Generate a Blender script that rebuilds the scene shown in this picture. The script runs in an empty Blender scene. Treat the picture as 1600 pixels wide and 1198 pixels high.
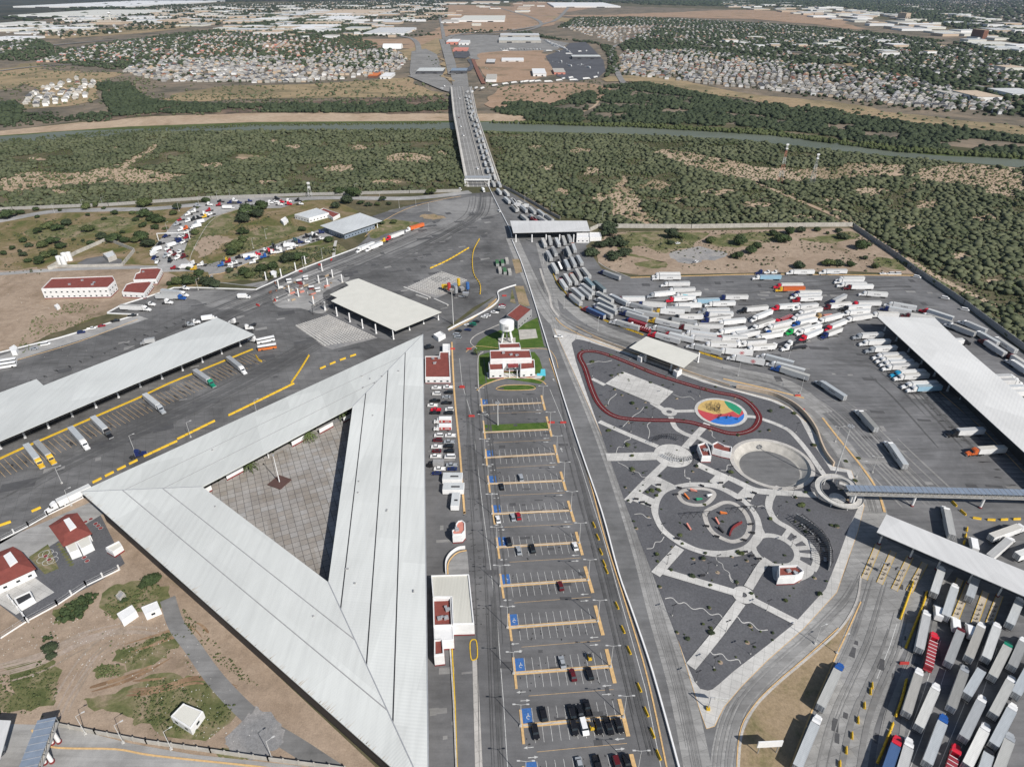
import bpy, bmesh, math, random
import numpy as np
from mathutils import Vector, Matrix, noise
from mathutils.geometry import tessellate_polygon
R=math.radians
random.seed(7)
C=bpy.context.scene.collection
sc=bpy.context.scene
# ------------------------------------------------------------------ camera
F0,YH,H=1020.,-25.,195.
CX,CY=800.,599.
PIT=math.atan2(CY-YH,F0); SP,CP=math.sin(PIT),math.cos(PIT)
cam=bpy.data.cameras.new('camera'); co=bpy.data.objects.new('camera',cam); C.objects.link(co)
cam.sensor_width=36; cam.lens=36*F0/1600; cam.clip_start=1; cam.clip_end=60000
co.location=(0,0,H); co.rotation_euler=(math.pi/2-PIT,0,0); sc.camera=co
# ------------------------------------------------------------------ light
SAZ,SEL=139.,41.
sc.view_settings.view_transform='Standard'; sc.view_settings.look='None'
sc.view_settings.exposure=0.42; sc.view_settings.gamma=1
w=bpy.data.worlds.new('World'); sc.world=w; w.use_nodes=True
nt=w.node_tree; bg=nt.nodes['Background']; sky=nt.nodes.new('ShaderNodeTexSky')
sky.sky_type='NISHITA'; sky.sun_disc=False; sky.sun_elevation=R(SEL); sky.sun_rotation=R(SAZ)
nt.links.new(sky.outputs[0],bg.inputs[0]); bg.inputs[1].default_value=0.066
sl=bpy.data.lights.new('sun','SUN'); sl.energy=4.1; sl.angle=R(.5); sl.color=(1,.955,.9)
so=bpy.data.objects.new('sun',sl); C.objects.link(so); so.location=(300,-300,500)
sd=Vector((math.sin(R(SAZ))*math.cos(R(SEL)),math.cos(R(SAZ))*math.cos(R(SEL)),math.sin(R(SEL))))
so.rotation_euler=sd.to_track_quat('Z','Y').to_euler()
sc.cycles.max_bounces=5; sc.cycles.diffuse_bounces=2; sc.cycles.glossy_bounces=2
sc.cycles.volume_bounces=0
# ------------------------------------------------------------------ helpers: surveying
def G(px,py,z=0.):
    u=(px-CX)/F0; v=(py-CY)/F0
    k=(H-z)/(SP+v*CP)
    return Vector((u*k,(CP-v*SP)*k,z))
def Pj(x,y,z=0):
    dz=z-H; dep=y*CP-dz*SP
    return (CX+F0*x/dep, CY-F0*(y*SP+dz*CP)/dep)
def ppm(py): return F0*(SP+CP*(py-CY)/F0)/H
def GL(pts,z=0.,o=(0,0),s=1.): return [G(o[0]+p[0]/s,o[1]+p[1]/s,z) for p in pts]
def ab(pts,o,s): return [(o[0]+p[0]/s,o[1]+p[1]/s) for p in pts]
def smooth(P,closed=True,n=5):
    out=[];N=len(P)
    rng=range(N) if closed else range(N-1)
    for i in rng:
        if closed: p0,p1,p2,p3=P[i-1],P[i],P[(i+1)%N],P[(i+2)%N]
        else: p0,p1,p2,p3=P[max(i-1,0)],P[i],P[i+1],P[min(i+2,N-1)]
        for k in range(n):
            t=k/n
            out.append(0.5*((2*p1)+(p2-p0)*t+(2*p0-5*p1+4*p2-p3)*t*t+(3*p1-p0-3*p2+p3)*t*t*t))
    if not closed: out.append(P[-1].copy())
    return out
def inpoly(x,y,P):
    c=False; j=len(P)-1
    for i in range(len(P)):
        if (P[i][1]>y)!=(P[j][1]>y) and x<(P[j][0]-P[i][0])*(y-P[i][1])/(P[j][1]-P[i][1])+P[i][0]: c=not c
        j=i
    return c
def circ(c,r,n=40,a0=0,a1=360): return [Vector((c.x+r*math.cos(R(a0+(a1-a0)*i/n)),c.y+r*math.sin(R(a0+(a1-a0)*i/n)),c.z)) for i in range(n if a1-a0==360 else n+1)]
# ------------------------------------------------------------------ materials
M={}
def srgb(c):
    return tuple((v/12.92 if v<=.04045 else ((v+.055)/1.055)**2.4) for v in [x/255 for x in c])
class NT:
    def __init__(s,name):
        m=bpy.data.materials.new(name); m.use_nodes=True; s.m=m; s.t=m.node_tree; s.b=s.t.nodes['Principled BSDF']
        s.tc=s.t.nodes.new('ShaderNodeTexCoord')
    def n(s,ty,**k):
        x=s.t.nodes.new(ty)
        for a,b in k.items():
            if a[0]=='i' and a[1:].isdigit(): x.inputs[int(a[1:])].default_value=b
            else: setattr(x,a,b)
        return x
    def l(s,a,b): s.t.links.new(a,b)
    def mapd(s,rot=0,scale=(1,1,1),src=None):
        mp=s.n('ShaderNodeMapping'); mp.inputs['Rotation'].default_value=(0,0,rot); mp.inputs['Scale'].default_value=scale
        s.l(s.tc.outputs['Object'],mp.inputs[0]); return mp.outputs[0]
    def noise(s,scale,det=4,vec=None,rough=.6,dist=0):
        x=s.n('ShaderNodeTexNoise'); x.inputs['Scale'].default_value=scale; x.inputs['Detail'].default_value=det
        x.inputs['Roughness'].default_value=rough; x.inputs['Distortion'].default_value=dist
        s.l(vec or s.tc.outputs['Object'],x.inputs['Vector']); return x.outputs[0]
    def ramp(s,f,stops):
        x=s.n('ShaderNodeValToRGB'); e=x.color_ramp.elements
        while len(e)<len(stops): e.new(.5)
        for i,(p,c) in enumerate(stops):
            e[i].position=p; e[i].color=(*c,1) if not isinstance(c,float) else (c,c,c,1)
        s.l(f,x.inputs[0]); return x.outputs[0]
    def mix(s,f,a,b,mode='MIX'):
        x=s.n('ShaderNodeMixRGB',blend_type=mode)
        for i,v in ((0,f),(1,a),(2,b)):
            if isinstance(v,(int,float)): x.inputs[i].default_value=v if i==0 else (v,v,v,1)
            elif isinstance(v,tuple): x.inputs[i].default_value=(*v,1)
            else: s.l(v,x.inputs[i])
        return x.outputs[0]
    def out(s,col,rough=.85,spec=.3,metal=0):
        if isinstance(col,tuple): s.b.inputs['Base Color'].default_value=(*col,1)
        else: s.l(col,s.b.inputs['Base Color'])
        s.b.inputs['Roughness'].default_value=rough; s.b.inputs['Specular IOR Level'].default_value=spec; s.b.inputs['Metallic'].default_value=metal
        M[s.m.name]=s.m; return s.m
    def bump(s,h,st=.3,d=.1):
        x=s.n('ShaderNodeBump'); x.inputs['Strength'].default_value=st; x.inputs['Distance'].default_value=d
        s.l(h,x.inputs['Height']); s.l(x.outputs[0],s.b.inputs['Normal'])
def mul(c,k): return tuple(v*k for v in c)
def paint(name,c,rough=.5,var=.12,scale=.6,spec=.4,metal=0):
    t=NT(name); f=t.noise(scale,5); k=t.ramp(f,[(.3,1-var),(.7,1+var*.4)])
    return t.out(t.mix(1,c,k,'MULTIPLY'),rough,spec,metal)
def asph(name,c,patch=.35,slab=None,rot=0,streak=.35,rough=.9):
    t=NT(name)
    a=t.ramp(t.noise(.02,7,dist=1.2),[(.33,1-patch),(.67,1+patch*.8)])
    b=t.ramp(t.noise(.25,6),[(.25,.86),(.75,1.12)])
    g=t.ramp(t.noise(2.5,4),[(.3,.93),(.7,1.07)])
    v=t.mapd(rot,(.03,.42,1)); s_=t.ramp(t.noise(1.,5,vec=v,rough=.6,dist=.9),[(.3,1-streak*.55),(.62,1.06)])
    x=t.mix(1,c,a,'MULTIPLY'); x=t.mix(1,x,b,'MULTIPLY'); x=t.mix(1,x,g,'MULTIPLY'); x=t.mix(1,x,s_,'MULTIPLY')
    if slab:
        br=t.n('ShaderNodeTexBrick'); br.offset=0; br.inputs['Scale'].default_value=1
        br.inputs['Brick Width'].default_value=slab; br.inputs['Row Height'].default_value=slab; br.inputs['Mortar Size'].default_value=.07
        br.inputs['Color1'].default_value=(1,1,1,1); br.inputs['Color2'].default_value=(.88,.88,.88,1); br.inputs['Mortar'].default_value=(.6,.6,.6,1)
        t.l(t.mapd(rot),br.inputs['Vector']); x=t.mix(.8,x,br.outputs[0],'MULTIPLY')
    o=t.ramp(t.noise(.35,3,rough=.8),[(.16,.55),(.3,1.)])
    x=t.mix(1,x,o,'MULTIPLY')
    return t.out(x,rough,.2)
def roofm(name,c,rot,period=.9,var=.1):
    t=NT(name); v=t.mapd(rot)
    wv=t.n('ShaderNodeTexWave',wave_type='BANDS',bands_direction='X'); wv.inputs['Scale'].default_value=1/period*.31; t.l(v,wv.inputs['Vector'])
    k=t.ramp(wv.outputs['Fac'],[(0,.98),(1,1.005)])
    br=t.n('ShaderNodeTexBrick'); br.offset=.37; br.inputs['Scale'].default_value=1
    br.inputs['Brick Width'].default_value=31; br.inputs['Row Height'].default_value=17; br.inputs['Mortar Size'].default_value=.0
    br.inputs['Color1'].default_value=(1,1,1,1); br.inputs['Color2'].default_value=(.9,.9,.9,1); t.l(v,br.inputs['Vector'])
    st=t.ramp(t.noise(.5,5,vec=t.mapd(rot,(1.,.06,1))),[(.3,1-var),(.6,1.)])
    x=t.mix(1,c,k,'MULTIPLY'); x=t.mix(1,x,br.outputs[0],'MULTIPLY'); x=t.mix(1,x,st,'MULTIPLY')
    d=t.ramp(t.noise(.03,5),[(.35,.94),(.65,1.03)]); x=t.mix(1,x,d,'MULTIPLY')
    t.bump(wv.outputs['Fac'],.18,.08)
    return t.out(x,.5,.35)
asph('asphalt',(.15,.15,.15),.3,rot=.2)
asph('asphalt_yard',(.14,.139,.138),.42,slab=4.6,rot=-.42,streak=.4)
asph('asphalt_lot',(.135,.134,.135),.25,rot=1.5,streak=.25)
asph('asphalt_truck',(.15,.15,.152),.34,rot=-.1,streak=.45)
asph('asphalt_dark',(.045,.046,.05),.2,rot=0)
asph('concrete_road',(.3,.296,.285),.22,slab=4.5,rot=1.25,streak=.55)
asph('concrete_yard',(.31,.305,.295),.3,rot=.35,streak=.35)
asph('worn_apron',(.205,.203,.198),.35,rot=.5,streak=.35)
asph('concrete_paving',(.5,.49,.465),.14,slab=3,rot=.4,streak=.08)
asph('sidewalk',(.44,.42,.39),.15,slab=3,rot=1.2,streak=.08)
asph('beige_paving',(.42,.37,.3),.15,rot=.4,streak=.1)
asph('far_road',(.22,.215,.205),.2,rot=1.4,streak=.3)
asph('far_asphalt',(.085,.087,.095),.2,rot=.4,streak=.2)
paint('white',(.72,.72,.71),.55,.1); paint('white_paint',(.55,.55,.53),.8,.4,1.5,.2)
paint('white_truck',(.78,.78,.77),.4,.1,.5,.4); paint('red_paint',(.42,.045,.04),.6,.2)
paint('red_roof',(.21,.062,.05),.85,.22,.4,.2); paint('maroon',(.2,.03,.03),.7,.2)
paint('wood',(.3,.22,.14),.8); paint('roof_rust',(.44,.38,.3),.8); paint('plinth_brown',(.09,.05,.042),.8); paint('track_red',(.115,.018,.02),.9,.25,.3,.2); paint('yellow',(.62,.4,.03),.7,.28,1.2,.3)
paint('yellow_pale',(.6,.4,.19),.8,.25,1.,.2); paint('blue_paint',(.05,.14,.36),.8,.3,1.5,.2)
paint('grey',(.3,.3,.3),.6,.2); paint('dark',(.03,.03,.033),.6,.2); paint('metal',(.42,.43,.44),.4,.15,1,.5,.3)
paint('cream_roof',(.6,.59,.53),.55,.07,.15); paint('beige_wall',(.5,.4,.3),.8,.15)
paint('concrete_wall',(.42,.4,.36),.85,.25,.3); paint('orange',(.6,.17,.04),.6,.2)
paint('salmon',(.55,.22,.17),.7,.15); paint('tan',(.4,.3,.2),.8,.2); paint('green_metal',(.06,.16,.07),.6,.2)
paint('steel_blue',(.25,.3,.37),.35,.15,.5,.5,.2); paint('rubber',(.018,.018,.018),.8,.2)
paint('play_yellow',(.52,.36,.13),.85,.12); paint('play_red',(.45,.06,.07),.85,.12); paint('play_blue',(.03,.16,.5),.85,.12)
paint('play_green',(.02,.25,.13),.85,.12); paint('fountain_blue',(.1,.5,.6),.3,.1); paint('bark',(.1,.075,.055),.9,.3,2,.1)
paint('pole_grey',(.5,.5,.49),.5,.1); paint('rust',(.2,.09,.06),.9,.3); paint('fence_grey',(.32,.31,.29),.8,.2)
t=NT('glass'); t.out((.02,.028,.035),.12,.6)
t=NT('glass_blue'); t.out((.05,.09,.13),.15,.6)
CAR={'W':(.74,.74,.73),'K':(.012,.012,.014),'S':(.32,.34,.36),'R':(.3,.012,.02),'M':(.1,.012,.015),'N':(.012,.022,.1),'B':(.02,.09,.32),
 'G':(.01,.33,.07),'Y':(.62,.38,.03),'O':(.55,.12,.03),'L':(.25,.42,.58),'C':(.03,.3,.5),'T':(.03,.09,.1),'A':(.45,.3,.14),'g':(.3,.31,.32),'E':(.01,.2,.12),'X':(.58,.02,.04)}
CN={'W':'white','K':'black','S':'silver','R':'red','M':'maroon','N':'navy','B':'blue','G':'bright green','Y':'yellow','O':'orange','L':'light blue','C':'cyan','T':'dark teal','A':'tan','g':'grey','E':'green','X':'bright red'}
for k,c in CAR.items(): paint('paint_'+CN[k].replace(' ','_'),c,.3,.1,.7,.5)
def carm(k): return M['paint_'+CN[k].replace(' ','_')]
def trailerm(name,side,roof):
    t=NT(name); g=t.n('ShaderNodeNewGeometry'); sp=t.n('ShaderNodeSeparateXYZ'); t.l(g.outputs['Normal'],sp.inputs[0])
    oi=t.n('ShaderNodeObjectInfo')
    wv=t.n('ShaderNodeTexWave',wave_type='BANDS',bands_direction='X'); wv.inputs['Scale'].default_value=.5; t.l(t.tc.outputs['Object'],wv.inputs['Vector'])
    k=t.ramp(wv.outputs['Fac'],[(0,.88),(.25,1.0)])
    d=t.ramp(t.noise(.7,5,vec=t.mapd(0,(.3,2,1))),[(.3,.82),(.65,1.)])
    rv=t.ramp(oi.outputs['Random'],[(0,(.6,.58,.54)),(.25,(.8,.82,.85)),(.5,(1.02,.98,.9)),(.75,(.9,.95,1.)),(1,(1.2,1.2,1.18))])
    gt=t.n('ShaderNodeMath',operation='GREATER_THAN',i1=.6); t.l(sp.outputs['Z'],gt.inputs[0])
    rr=t.mix(1,t.mix(1,t.mix(1,roof,k,'MULTIPLY'),d,'MULTIPLY'),rv,'MULTIPLY')
    rs=t.ramp(oi.outputs['Random'],[(0,.88),(1,1.05)])
    x=t.mix(gt.outputs[0],t.mix(1,t.mix(1,side,rs,'MULTIPLY'),t.ramp(t.noise(.5,4),[(.3,.9),(.6,1.)]),'MULTIPLY'),rr)
    return t.out(x,.45,.4)
trailerm('trailer_white',(.74,.74,.73),(.58,.575,.555)); trailerm('trailer_grey',(.5,.51,.51),(.44,.45,.45))
trailerm('trailer_blue',(.04,.07,.2),(.1,.19,.4)); trailerm('trailer_light_blue',(.3,.48,.6),(.36,.44,.5))
trailerm('trailer_red',(.32,.03,.04),(.3,.04,.05)); trailerm('trailer_orange',(.6,.14,.04),(.5,.12,.04)); trailerm('trailer_teal',(.16,.22,.25),(.22,.28,.3))
def soil(name,c1,c2,c3,s1=.02,s2=.2,p=.5):
    t=NT(name); a=t.ramp(t.noise(s1,8,dist=.8,rough=.65),[(p-.1,c1),(p+.02,c2),(p+.2,c3)])
    b=t.ramp(t.noise(s2,6,rough=.7),[(.25,.72),(.75,1.2)]); g=t.ramp(t.noise(2,3),[(.3,.88),(.7,1.1)])
    x=t.mix(1,t.mix(1,a,b,'MULTIPLY'),g,'MULTIPLY'); return t.out(x,.95,.1)
soil('soil_scrub',(.075,.075,.04),(.13,.112,.07),(.27,.215,.16),.012,.15,.55)
soil('soil_lot',(.085,.1,.032),(.17,.14,.07),(.3,.22,.155),.03,.3,.47)
soil('soil_pink',(.15,.125,.075),(.27,.205,.15),(.34,.265,.2),.03,.25,.38)
soil('soil_grass',(.085,.1,.04),(.14,.14,.065),(.29,.225,.16),.09,.6,.48)
soil('soil_bank',(.2,.17,.1),(.36,.27,.19),(.42,.33,.24),.01,.1,.4)
soil('soil_field',(.2,.165,.1),(.31,.24,.145),(.3,.215,.14),.006,.08,.5)
soil('soil_orange',(.21,.165,.11),(.32,.22,.15),(.35,.25,.18),.01,.15,.45)
soil('soil_rock',(.07,.06,.045),(.15,.11,.085),(.25,.19,.13),.03,.2,.5)
soil('soil_town',(.09,.085,.065),(.15,.13,.1),(.24,.19,.14),.01,.06,.45)
soil('soil_dark',(.04,.045,.035),(.06,.06,.045),(.12,.1,.075),.002,.02,.5)
soil('grass_lawn',(.05,.095,.02),(.07,.12,.025),(.1,.13,.04),.2,2,.5)
soil('grass_dry',(.17,.15,.075),(.28,.215,.135),(.34,.26,.175),.06,.7,.45)
soil('gravel_dark',(.1,.101,.108),(.112,.113,.12),(.125,.126,.132),.05,1.2,.5)
soil('gravel_grey',(.22,.22,.22),(.28,.27,.26),(.36,.34,.31),.05,.5,.5)
soil('reeds',(.06,.08,.03),(.085,.11,.04),(.11,.125,.055),.05,.3,.5)
t=NT('river'); a=t.ramp(t.noise(.01,5,vec=t.mapd(.1,(.3,2,1))),[(.3,(.1,.115,.085)),(.7,(.135,.15,.115))]); t.bump(t.noise(.5,3),.1,.1); t.out(a,.5,.22)
def leafm(name,c1,c2):
    t=NT(name); oi=t.n('ShaderNodeObjectInfo'); a=t.mix(.5,t.ramp(t.noise(.22,3),[(.3,c1),(.7,c2)]),t.ramp(t.noise(.02,4),[(.35,mul(c1,.8)),(.65,mul(c2,1.15))]))
    k=t.ramp(t.noise(2.2,3),[(.25,.6),(.75,1.35)]); rv=t.ramp(oi.outputs['Random'],[(0,.8),(1,1.2)])
    t.out(t.mix(1,t.mix(1,a,k,'MULTIPLY'),rv,'MULTIPLY'),.85,.15)
leafm('leaf_scrub',(.052,.068,.034),(.118,.126,.072)); leafm('leaf_tree',(.03,.048,.02),(.06,.082,.034))
leafm('leaf_bright',(.06,.082,.03),(.1,.115,.05)); leafm('leaf_dark',(.03,.044,.024),(.062,.078,.042)); leafm('leaf_palm',(.06,.09,.03),(.1,.12,.05))
def tilem(name,rot,sz):
    t=NT(name); br=t.n('ShaderNodeTexBrick'); br.offset=0; v=t.mapd(rot)
    br.inputs['Scale'].default_value=1; br.inputs['Brick Width'].default_value=sz; br.inputs['Row Height'].default_value=sz; br.inputs['Mortar Size'].default_value=.11
    br.inputs['Color1'].default_value=(.29,.265,.235,1); br.inputs['Color2'].default_value=(.34,.33,.315,1); br.inputs['Mortar'].default_value=(.11,.105,.1,1); t.l(v,br.inputs['Vector'])
    b2=t.n('ShaderNodeTexBrick'); b2.offset=.5; b2.inputs['Scale'].default_value=1; b2.inputs['Brick Width'].default_value=sz*5; b2.inputs['Row Height'].default_value=sz*4; b2.inputs['Mortar Size'].default_value=0
    b2.inputs['Color1'].default_value=(.92,.9,.88,1); b2.inputs['Color2'].default_value=(1.1,1.12,1.15,1); t.l(v,b2.inputs['Vector'])
    k=t.ramp(t.noise(.12,5),[(.3,.82),(.7,1.12)])
    f=t.n('ShaderNodeTexBrick'); f.inputs['Scale'].default_value=1; f.inputs['Brick Width'].default_value=sz/4; f.inputs['Row Height'].default_value=sz/4; f.inputs['Mortar Size'].default_value=.03
    f.inputs['Color1'].default_value=(1,1,1,1); f.inputs['Color2'].default_value=(.9,.9,.9,1); f.inputs['Mortar'].default_value=(.8,.8,.8,1); t.l(v,f.inputs['Vector'])
    t.out(t.mix(1,t.mix(1,t.mix(1,br.outputs[0],b2.outputs[0],'MULTIPLY'),k,'MULTIPLY'),f.outputs[0],'MULTIPLY'),.85,.2)
# ------------------------------------------------------------------ mesh builder
class MB:
    def __init__(s): s.v=[];s.f=[];s.mi=[];s.cm=0
    def add(s,vs,fs):
        b=len(s.v); s.v+=[tuple(v) for v in vs]; s.f+=[tuple(b+i for i in f) for f in fs]; s.mi+=[s.cm]*len(fs); return s
    def box(s,cx,cy,z0,z1,lx,ly,a=0.,tx=1.,ty=1.):
        c,n=math.cos(a),math.sin(a); P=[]
        for z,kx,ky in ((z0,1,1),(z1,tx,ty)):
            for x,y in ((-1,-1),(1,-1),(1,1),(-1,1)):
                X,Y=x*lx/2*kx,y*ly/2*ky; P.append((cx+X*c-Y*n,cy+X*n+Y*c,z))
        return s.add(P,[(3,2,1,0),(4,5,6,7),(0,1,5,4),(1,2,6,5),(2,3,7,6),(3,0,4,7)])
    def prism(s,P,z0,z1,bottom=True):
        n=len(P)
        ar=sum(P[i][0]*P[(i+1)%n][1]-P[(i+1)%n][0]*P[i][1] for i in range(n))
        if ar<0: P=list(reversed(P))
        V=[(p[0],p[1],z0) for p in P]+[(p[0],p[1],z1) for p in P]
        F=[(i,(i+1)%n,n+(i+1)%n,n+i) for i in range(n)]
        T=[t for t in tessellate_polygon([[Vector((p[0],p[1],0)) for p in P]])]
        for t in T:
            a,b,c=[P[i] for i in t]
            if (b[0]-a[0])*(c[1]-a[1])-(c[0]-a[0])*(b[1]-a[1])<0: t=(t[0],t[2],t[1])
            F.append(tuple(n+i for i in t))
            if bottom: F.append(tuple(reversed(t)))
        return s.add(V,F)
    def sheet(s,P,z,holes=()):
        loops=[[Vector((p[0],p[1],0)) for p in P]]+[[Vector((p[0],p[1],0)) for p in h] for h in holes]
        A=[p for l in loops for p in l]; F=[]
        for t in tessellate_polygon(loops):
            a,b,c=[A[i] for i in t]
            F.append(t if (b.x-a.x)*(c.y-a.y)-(c.x-a.x)*(b.y-a.y)>0 else (t[0],t[2],t[1]))
        return s.add([(p.x,p.y,z) for p in A],F)
    def profile(s,pr,w,x0=0,y0=0):
        n=len(pr)
        V=[(x0+x,y0-w/2,z) for x,z in pr]+[(x0+x,y0+w/2,z) for x,z in pr]
        ar=sum(pr[i][0]*pr[(i+1)%n][1]-pr[(i+1)%n][0]*pr[i][1] for i in range(n))
        F=[tuple(range(n)) if ar>0 else tuple(reversed(range(n))),tuple(range(2*n-1,n-1,-1)) if ar>0 else tuple(range(n,2*n))]
        for i in range(n):
            j=(i+1)%n; q=(i,n+i,n+j,j); F.append(q if ar>0 else tuple(reversed(q)))
        return s.add(V,F)
    def tube(s,a,b,r,n=6,r2=None):
        a=Vector(a);b=Vector(b); d=(b-a).normalized(); u=d.orthogonal().normalized(); v=d.cross(u); r2=r if r2 is None else r2
        V=[a+(u*math.cos(2*math.pi*i/n)+v*math.sin(2*math.pi*i/n))*r for i in range(n)]+[b+(u*math.cos(2*math.pi*i/n)+v*math.sin(2*math.pi*i/n))*r2 for i in range(n)]
        return s.add(V,[(i,(i+1)%n,n+(i+1)%n,n+i) for i in range(n)]+[tuple(reversed(range(n))),tuple(range(n,2*n))])
    def ribbon(s,P,w,z0,z1=None,closed=False,off=0.):
        n=len(P); L=[];Rr=[]
        for i in range(n):
            if closed: d=P[(i+1)%n]-P[i-1]
            else: d=P[min(i+1,n-1)]-P[max(i-1,0)]
            d=Vector((d.x,d.y,0)).normalized(); nn=Vector((-d.y,d.x,0))
            ww=w[i] if isinstance(w,list) else w
            L.append(P[i]+nn*(off+ww/2)); Rr.append(P[i]+nn*(off-ww/2))
        m=n if closed else n-1
        if z1 is None:
            return s.add([(p.x,p.y,z0) for p in L+Rr],[(i,n+i,n+(i+1)%n,(i+1)%n) for i in range(m)])
        V=[(p.x,p.y,z1) for p in L+Rr]+[(p.x,p.y,z0) for p in L+Rr]; F=[]
        for i in range(m):
            j=(i+1)%n; F+=[(i,n+i,n+j,j),(2*n+i,i,j,2*n+j),(n+i,3*n+i,3*n+j,n+j)]
        if not closed: F+=[(0,2*n,3*n,n),(n-1,2*n-1,4*n-1,3*n-1)]
        return s.add(V,F)
    def mesh(s,name,mats):
        me=bpy.data.meshes.new(name); me.from_pydata(s.v,[],s.f)
        for m in (mats if isinstance(mats,(list,tuple)) else [mats]): me.materials.append(m if not isinstance(m,str) else M[m])
        if max(s.mi,default=0)>0: me.polygons.foreach_set('material_index',s.mi)
        me.update(); return me
    def build(s,name,mats,parent=None,**k):
        o=bpy.data.objects.new(name,s.mesh(name,mats)); C.objects.link(o)
        if parent: o.parent=parent
        tag(o,**k); return o
REG=[]
def tag(o,label=None,cat=None,group=None,kind=None):
    if cat: o['category']=cat; REG.append((o,label))
    if group: o['group']=group
    if kind: o['kind']=kind
    return o
def empty(name,loc,rz=0,**k):
    o=bpy.data.objects.new(name,None); C.objects.link(o); o.location=loc; o.rotation_euler=(0,0,rz); o.empty_display_size=1; return tag(o,**k)
def inst(name,me,parent=None,loc=(0,0,0),rz=0,sc_=1,**k):
    o=bpy.data.objects.new(name,me); C.objects.link(o); o.location=loc
    if rz: o.rotation_euler=(0,0,rz)
    if sc_!=1: o.scale=(sc_,)*3 if not isinstance(sc_,tuple) else sc_
    if parent: o.parent=parent
    return tag(o,**k)
def struct(name,P,z,mat,holes=()): return MB().sheet(P,z,holes).build(name,mat,kind='structure')
# ================================================================== GROUND
bowl_c=G(1205.4,724); bowl_r=61.4/ppm(724); bowl_hole=circ(bowl_c,bowl_r,48)
X=30000
struct('ground',[Vector((-X,-400,0)),Vector((X,-400,0)),Vector((X,X,0)),Vector((-X,X,0))],0,'soil_scrub',[bowl_hole])
def region(name,pts,z,mat,sm=False,o=(0,0),s=1.,holes=()):
    P=GL(pts,0,o,s)
    if sm: P=smooth(P)
    if sm and (mat.startswith('soil') or mat in('gravel_grey','grass_dry','reeds','worn_apron')): P=jag(P,.35 if z>.3 and abs(P[0].y)>1200 else 1.)
    if name=='far_field': z=z+len(FZ)*.05; FZ.append(1)
    return struct(name,P,z,mat,holes)
FZ=[]
def jag(P,k=1.):
    far=P[0].y/350.; st=1.6*max(1,far*1.5)/k; out=[]
    for i in range(len(P)):
        a,b=P[i],P[(i+1)%len(P)]; L=(b-a).length; n=max(1,int(L/st))
        for j in range(n): out.append(a+(b-a)*(j/n))
    r=[]
    for p in out:
        f=max(1,far); v=noise.noise_vector(p*(.09/f))*4.5*f+noise.noise_vector(p*(.4/f))*2.2*f+noise.noise_vector(p*(1.5/f))*.9*f
        r.append(Vector((p.x+v.x,p.y+v.y,p.z)))
    return r
wz=[.05]
def wear(pts,width,n,mat,w0=.25,w1=1.1,sm=True,seg=(.25,1.)):
    P=smooth(GL(pts),False,8) if sm else GL(pts)
    m=MB()
    for k in range(n):
        L=len(P); a=int(random.uniform(0,L*(1-seg[0]))); b=min(L,a+max(4,int(L*random.uniform(*seg)))); Q=P[a:b]
        if len(Q)<3: continue
        off=random.gauss(0,.28)*width; wz[0]+=.0001; N=len(Q); ww=random.uniform(w0,w1)
        m.ribbon(Q,[ww*max(.06,math.sin(math.pi*(i+.3)/(N-.4)))**.6 for i in range(N)],wz[0],off=off)
    m.build('tyre_wear',mat,kind='structure')
soil('soil_pale',(.27,.22,.17),(.33,.27,.22),(.38,.31,.26),.1,.6,.5); soil('soil_rust',(.2,.13,.08),(.27,.18,.11),(.3,.22,.15),.1,.6,.5)
# --- near left land
region('soil_lot',[(-90,352),(0,340),(200,322),(330,318),(520,312),(560,330),(520,370),(420,430),(270,455),(170,490),(0,550),(-90,580)],.02,'soil_lot')
region('bare_soil',[(-90,420),(0,422),(60,418),(240,415),(270,430),(262,450),(190,478),(165,490),(0,550),(-90,580)],.035,'soil_pink',True)
region('soil_field_corner',[(-90,800),(0,830),(100,790),(150,770),(300,930),(600,1210),(-200,1230)],.02,'soil_pink')
wear([(262,990),(200,985),(130,1000),(60,1035),(-40,1060)],9,16,'soil_pale',.3,1.4); wear([(200,985),(150,1020),(110,1080),(90,1120)],7,10,'soil_pale',.3,1.2); wear([(270,1020),(225,1045),(190,1060),(140,1075)],6,10,'soil_rust',.3,1.3); wear([(370,1075),(310,1060),(250,1075),(200,1080)],5,10,'soil_rust',.3,1.2); wear([(190,1015),(240,1000),(290,985),(310,1000)],5,8,'soil_rust',.3,1.)
MBr=MB()
for k in range(420):
    x,y=random.choice(((60,1000),(130,1010),(240,1030),(300,1090),(330,1140),(200,1000),(140,990),(90,530),(50,460)));p=G(x+random.gauss(0,38),y+random.gauss(0,22)); s9=random.uniform(.08,.35)
    MBr.box(p.x,p.y,0,.08+s9*.5,s9,s9*.8,k,.7,.7)
MBr.build('rubble','concrete_paving',kind='stuff')
for p in ([(20,1080),(0,1040),(60,1030),(95,1050),(90,1090),(60,1110),(20,1115),(-60,1110),(-60,1040)],[(130,1090),(170,1080),(250,1060),(330,1070),(370,1090),(360,1120),(310,1150),(250,1140),(180,1110),(140,1100)],[(190,1010),(230,1000),(270,985),(290,995),(270,1020),(230,1040),(200,1040)],[(85,960),(115,935),(150,925),(150,940),(115,970),(90,970)],[(160,940),(190,915),(240,905),(260,920),(240,950),(180,965)],[(315,1175),(380,1170),(370,1185),(330,1185)],[(152,1040),(190,1035),(190,1055),(155,1060)]):
    region('grass_patch',p,.04,'soil_grass',True)
region('ground_grass',[(130,350),(180,335),(215,345),(190,360),(110,372),(60,375),(40,360)],.04,'soil_grass',True)
region('ground_grass',[(290,365),(330,340),(370,335),(362,358),(320,372),(298,400),(280,400)],.04,'soil_grass',True)
region('ground_grass',[(380,365),(450,350),(470,360),(430,375),(370,400),(350,395)],.04,'soil_grass',True)
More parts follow.
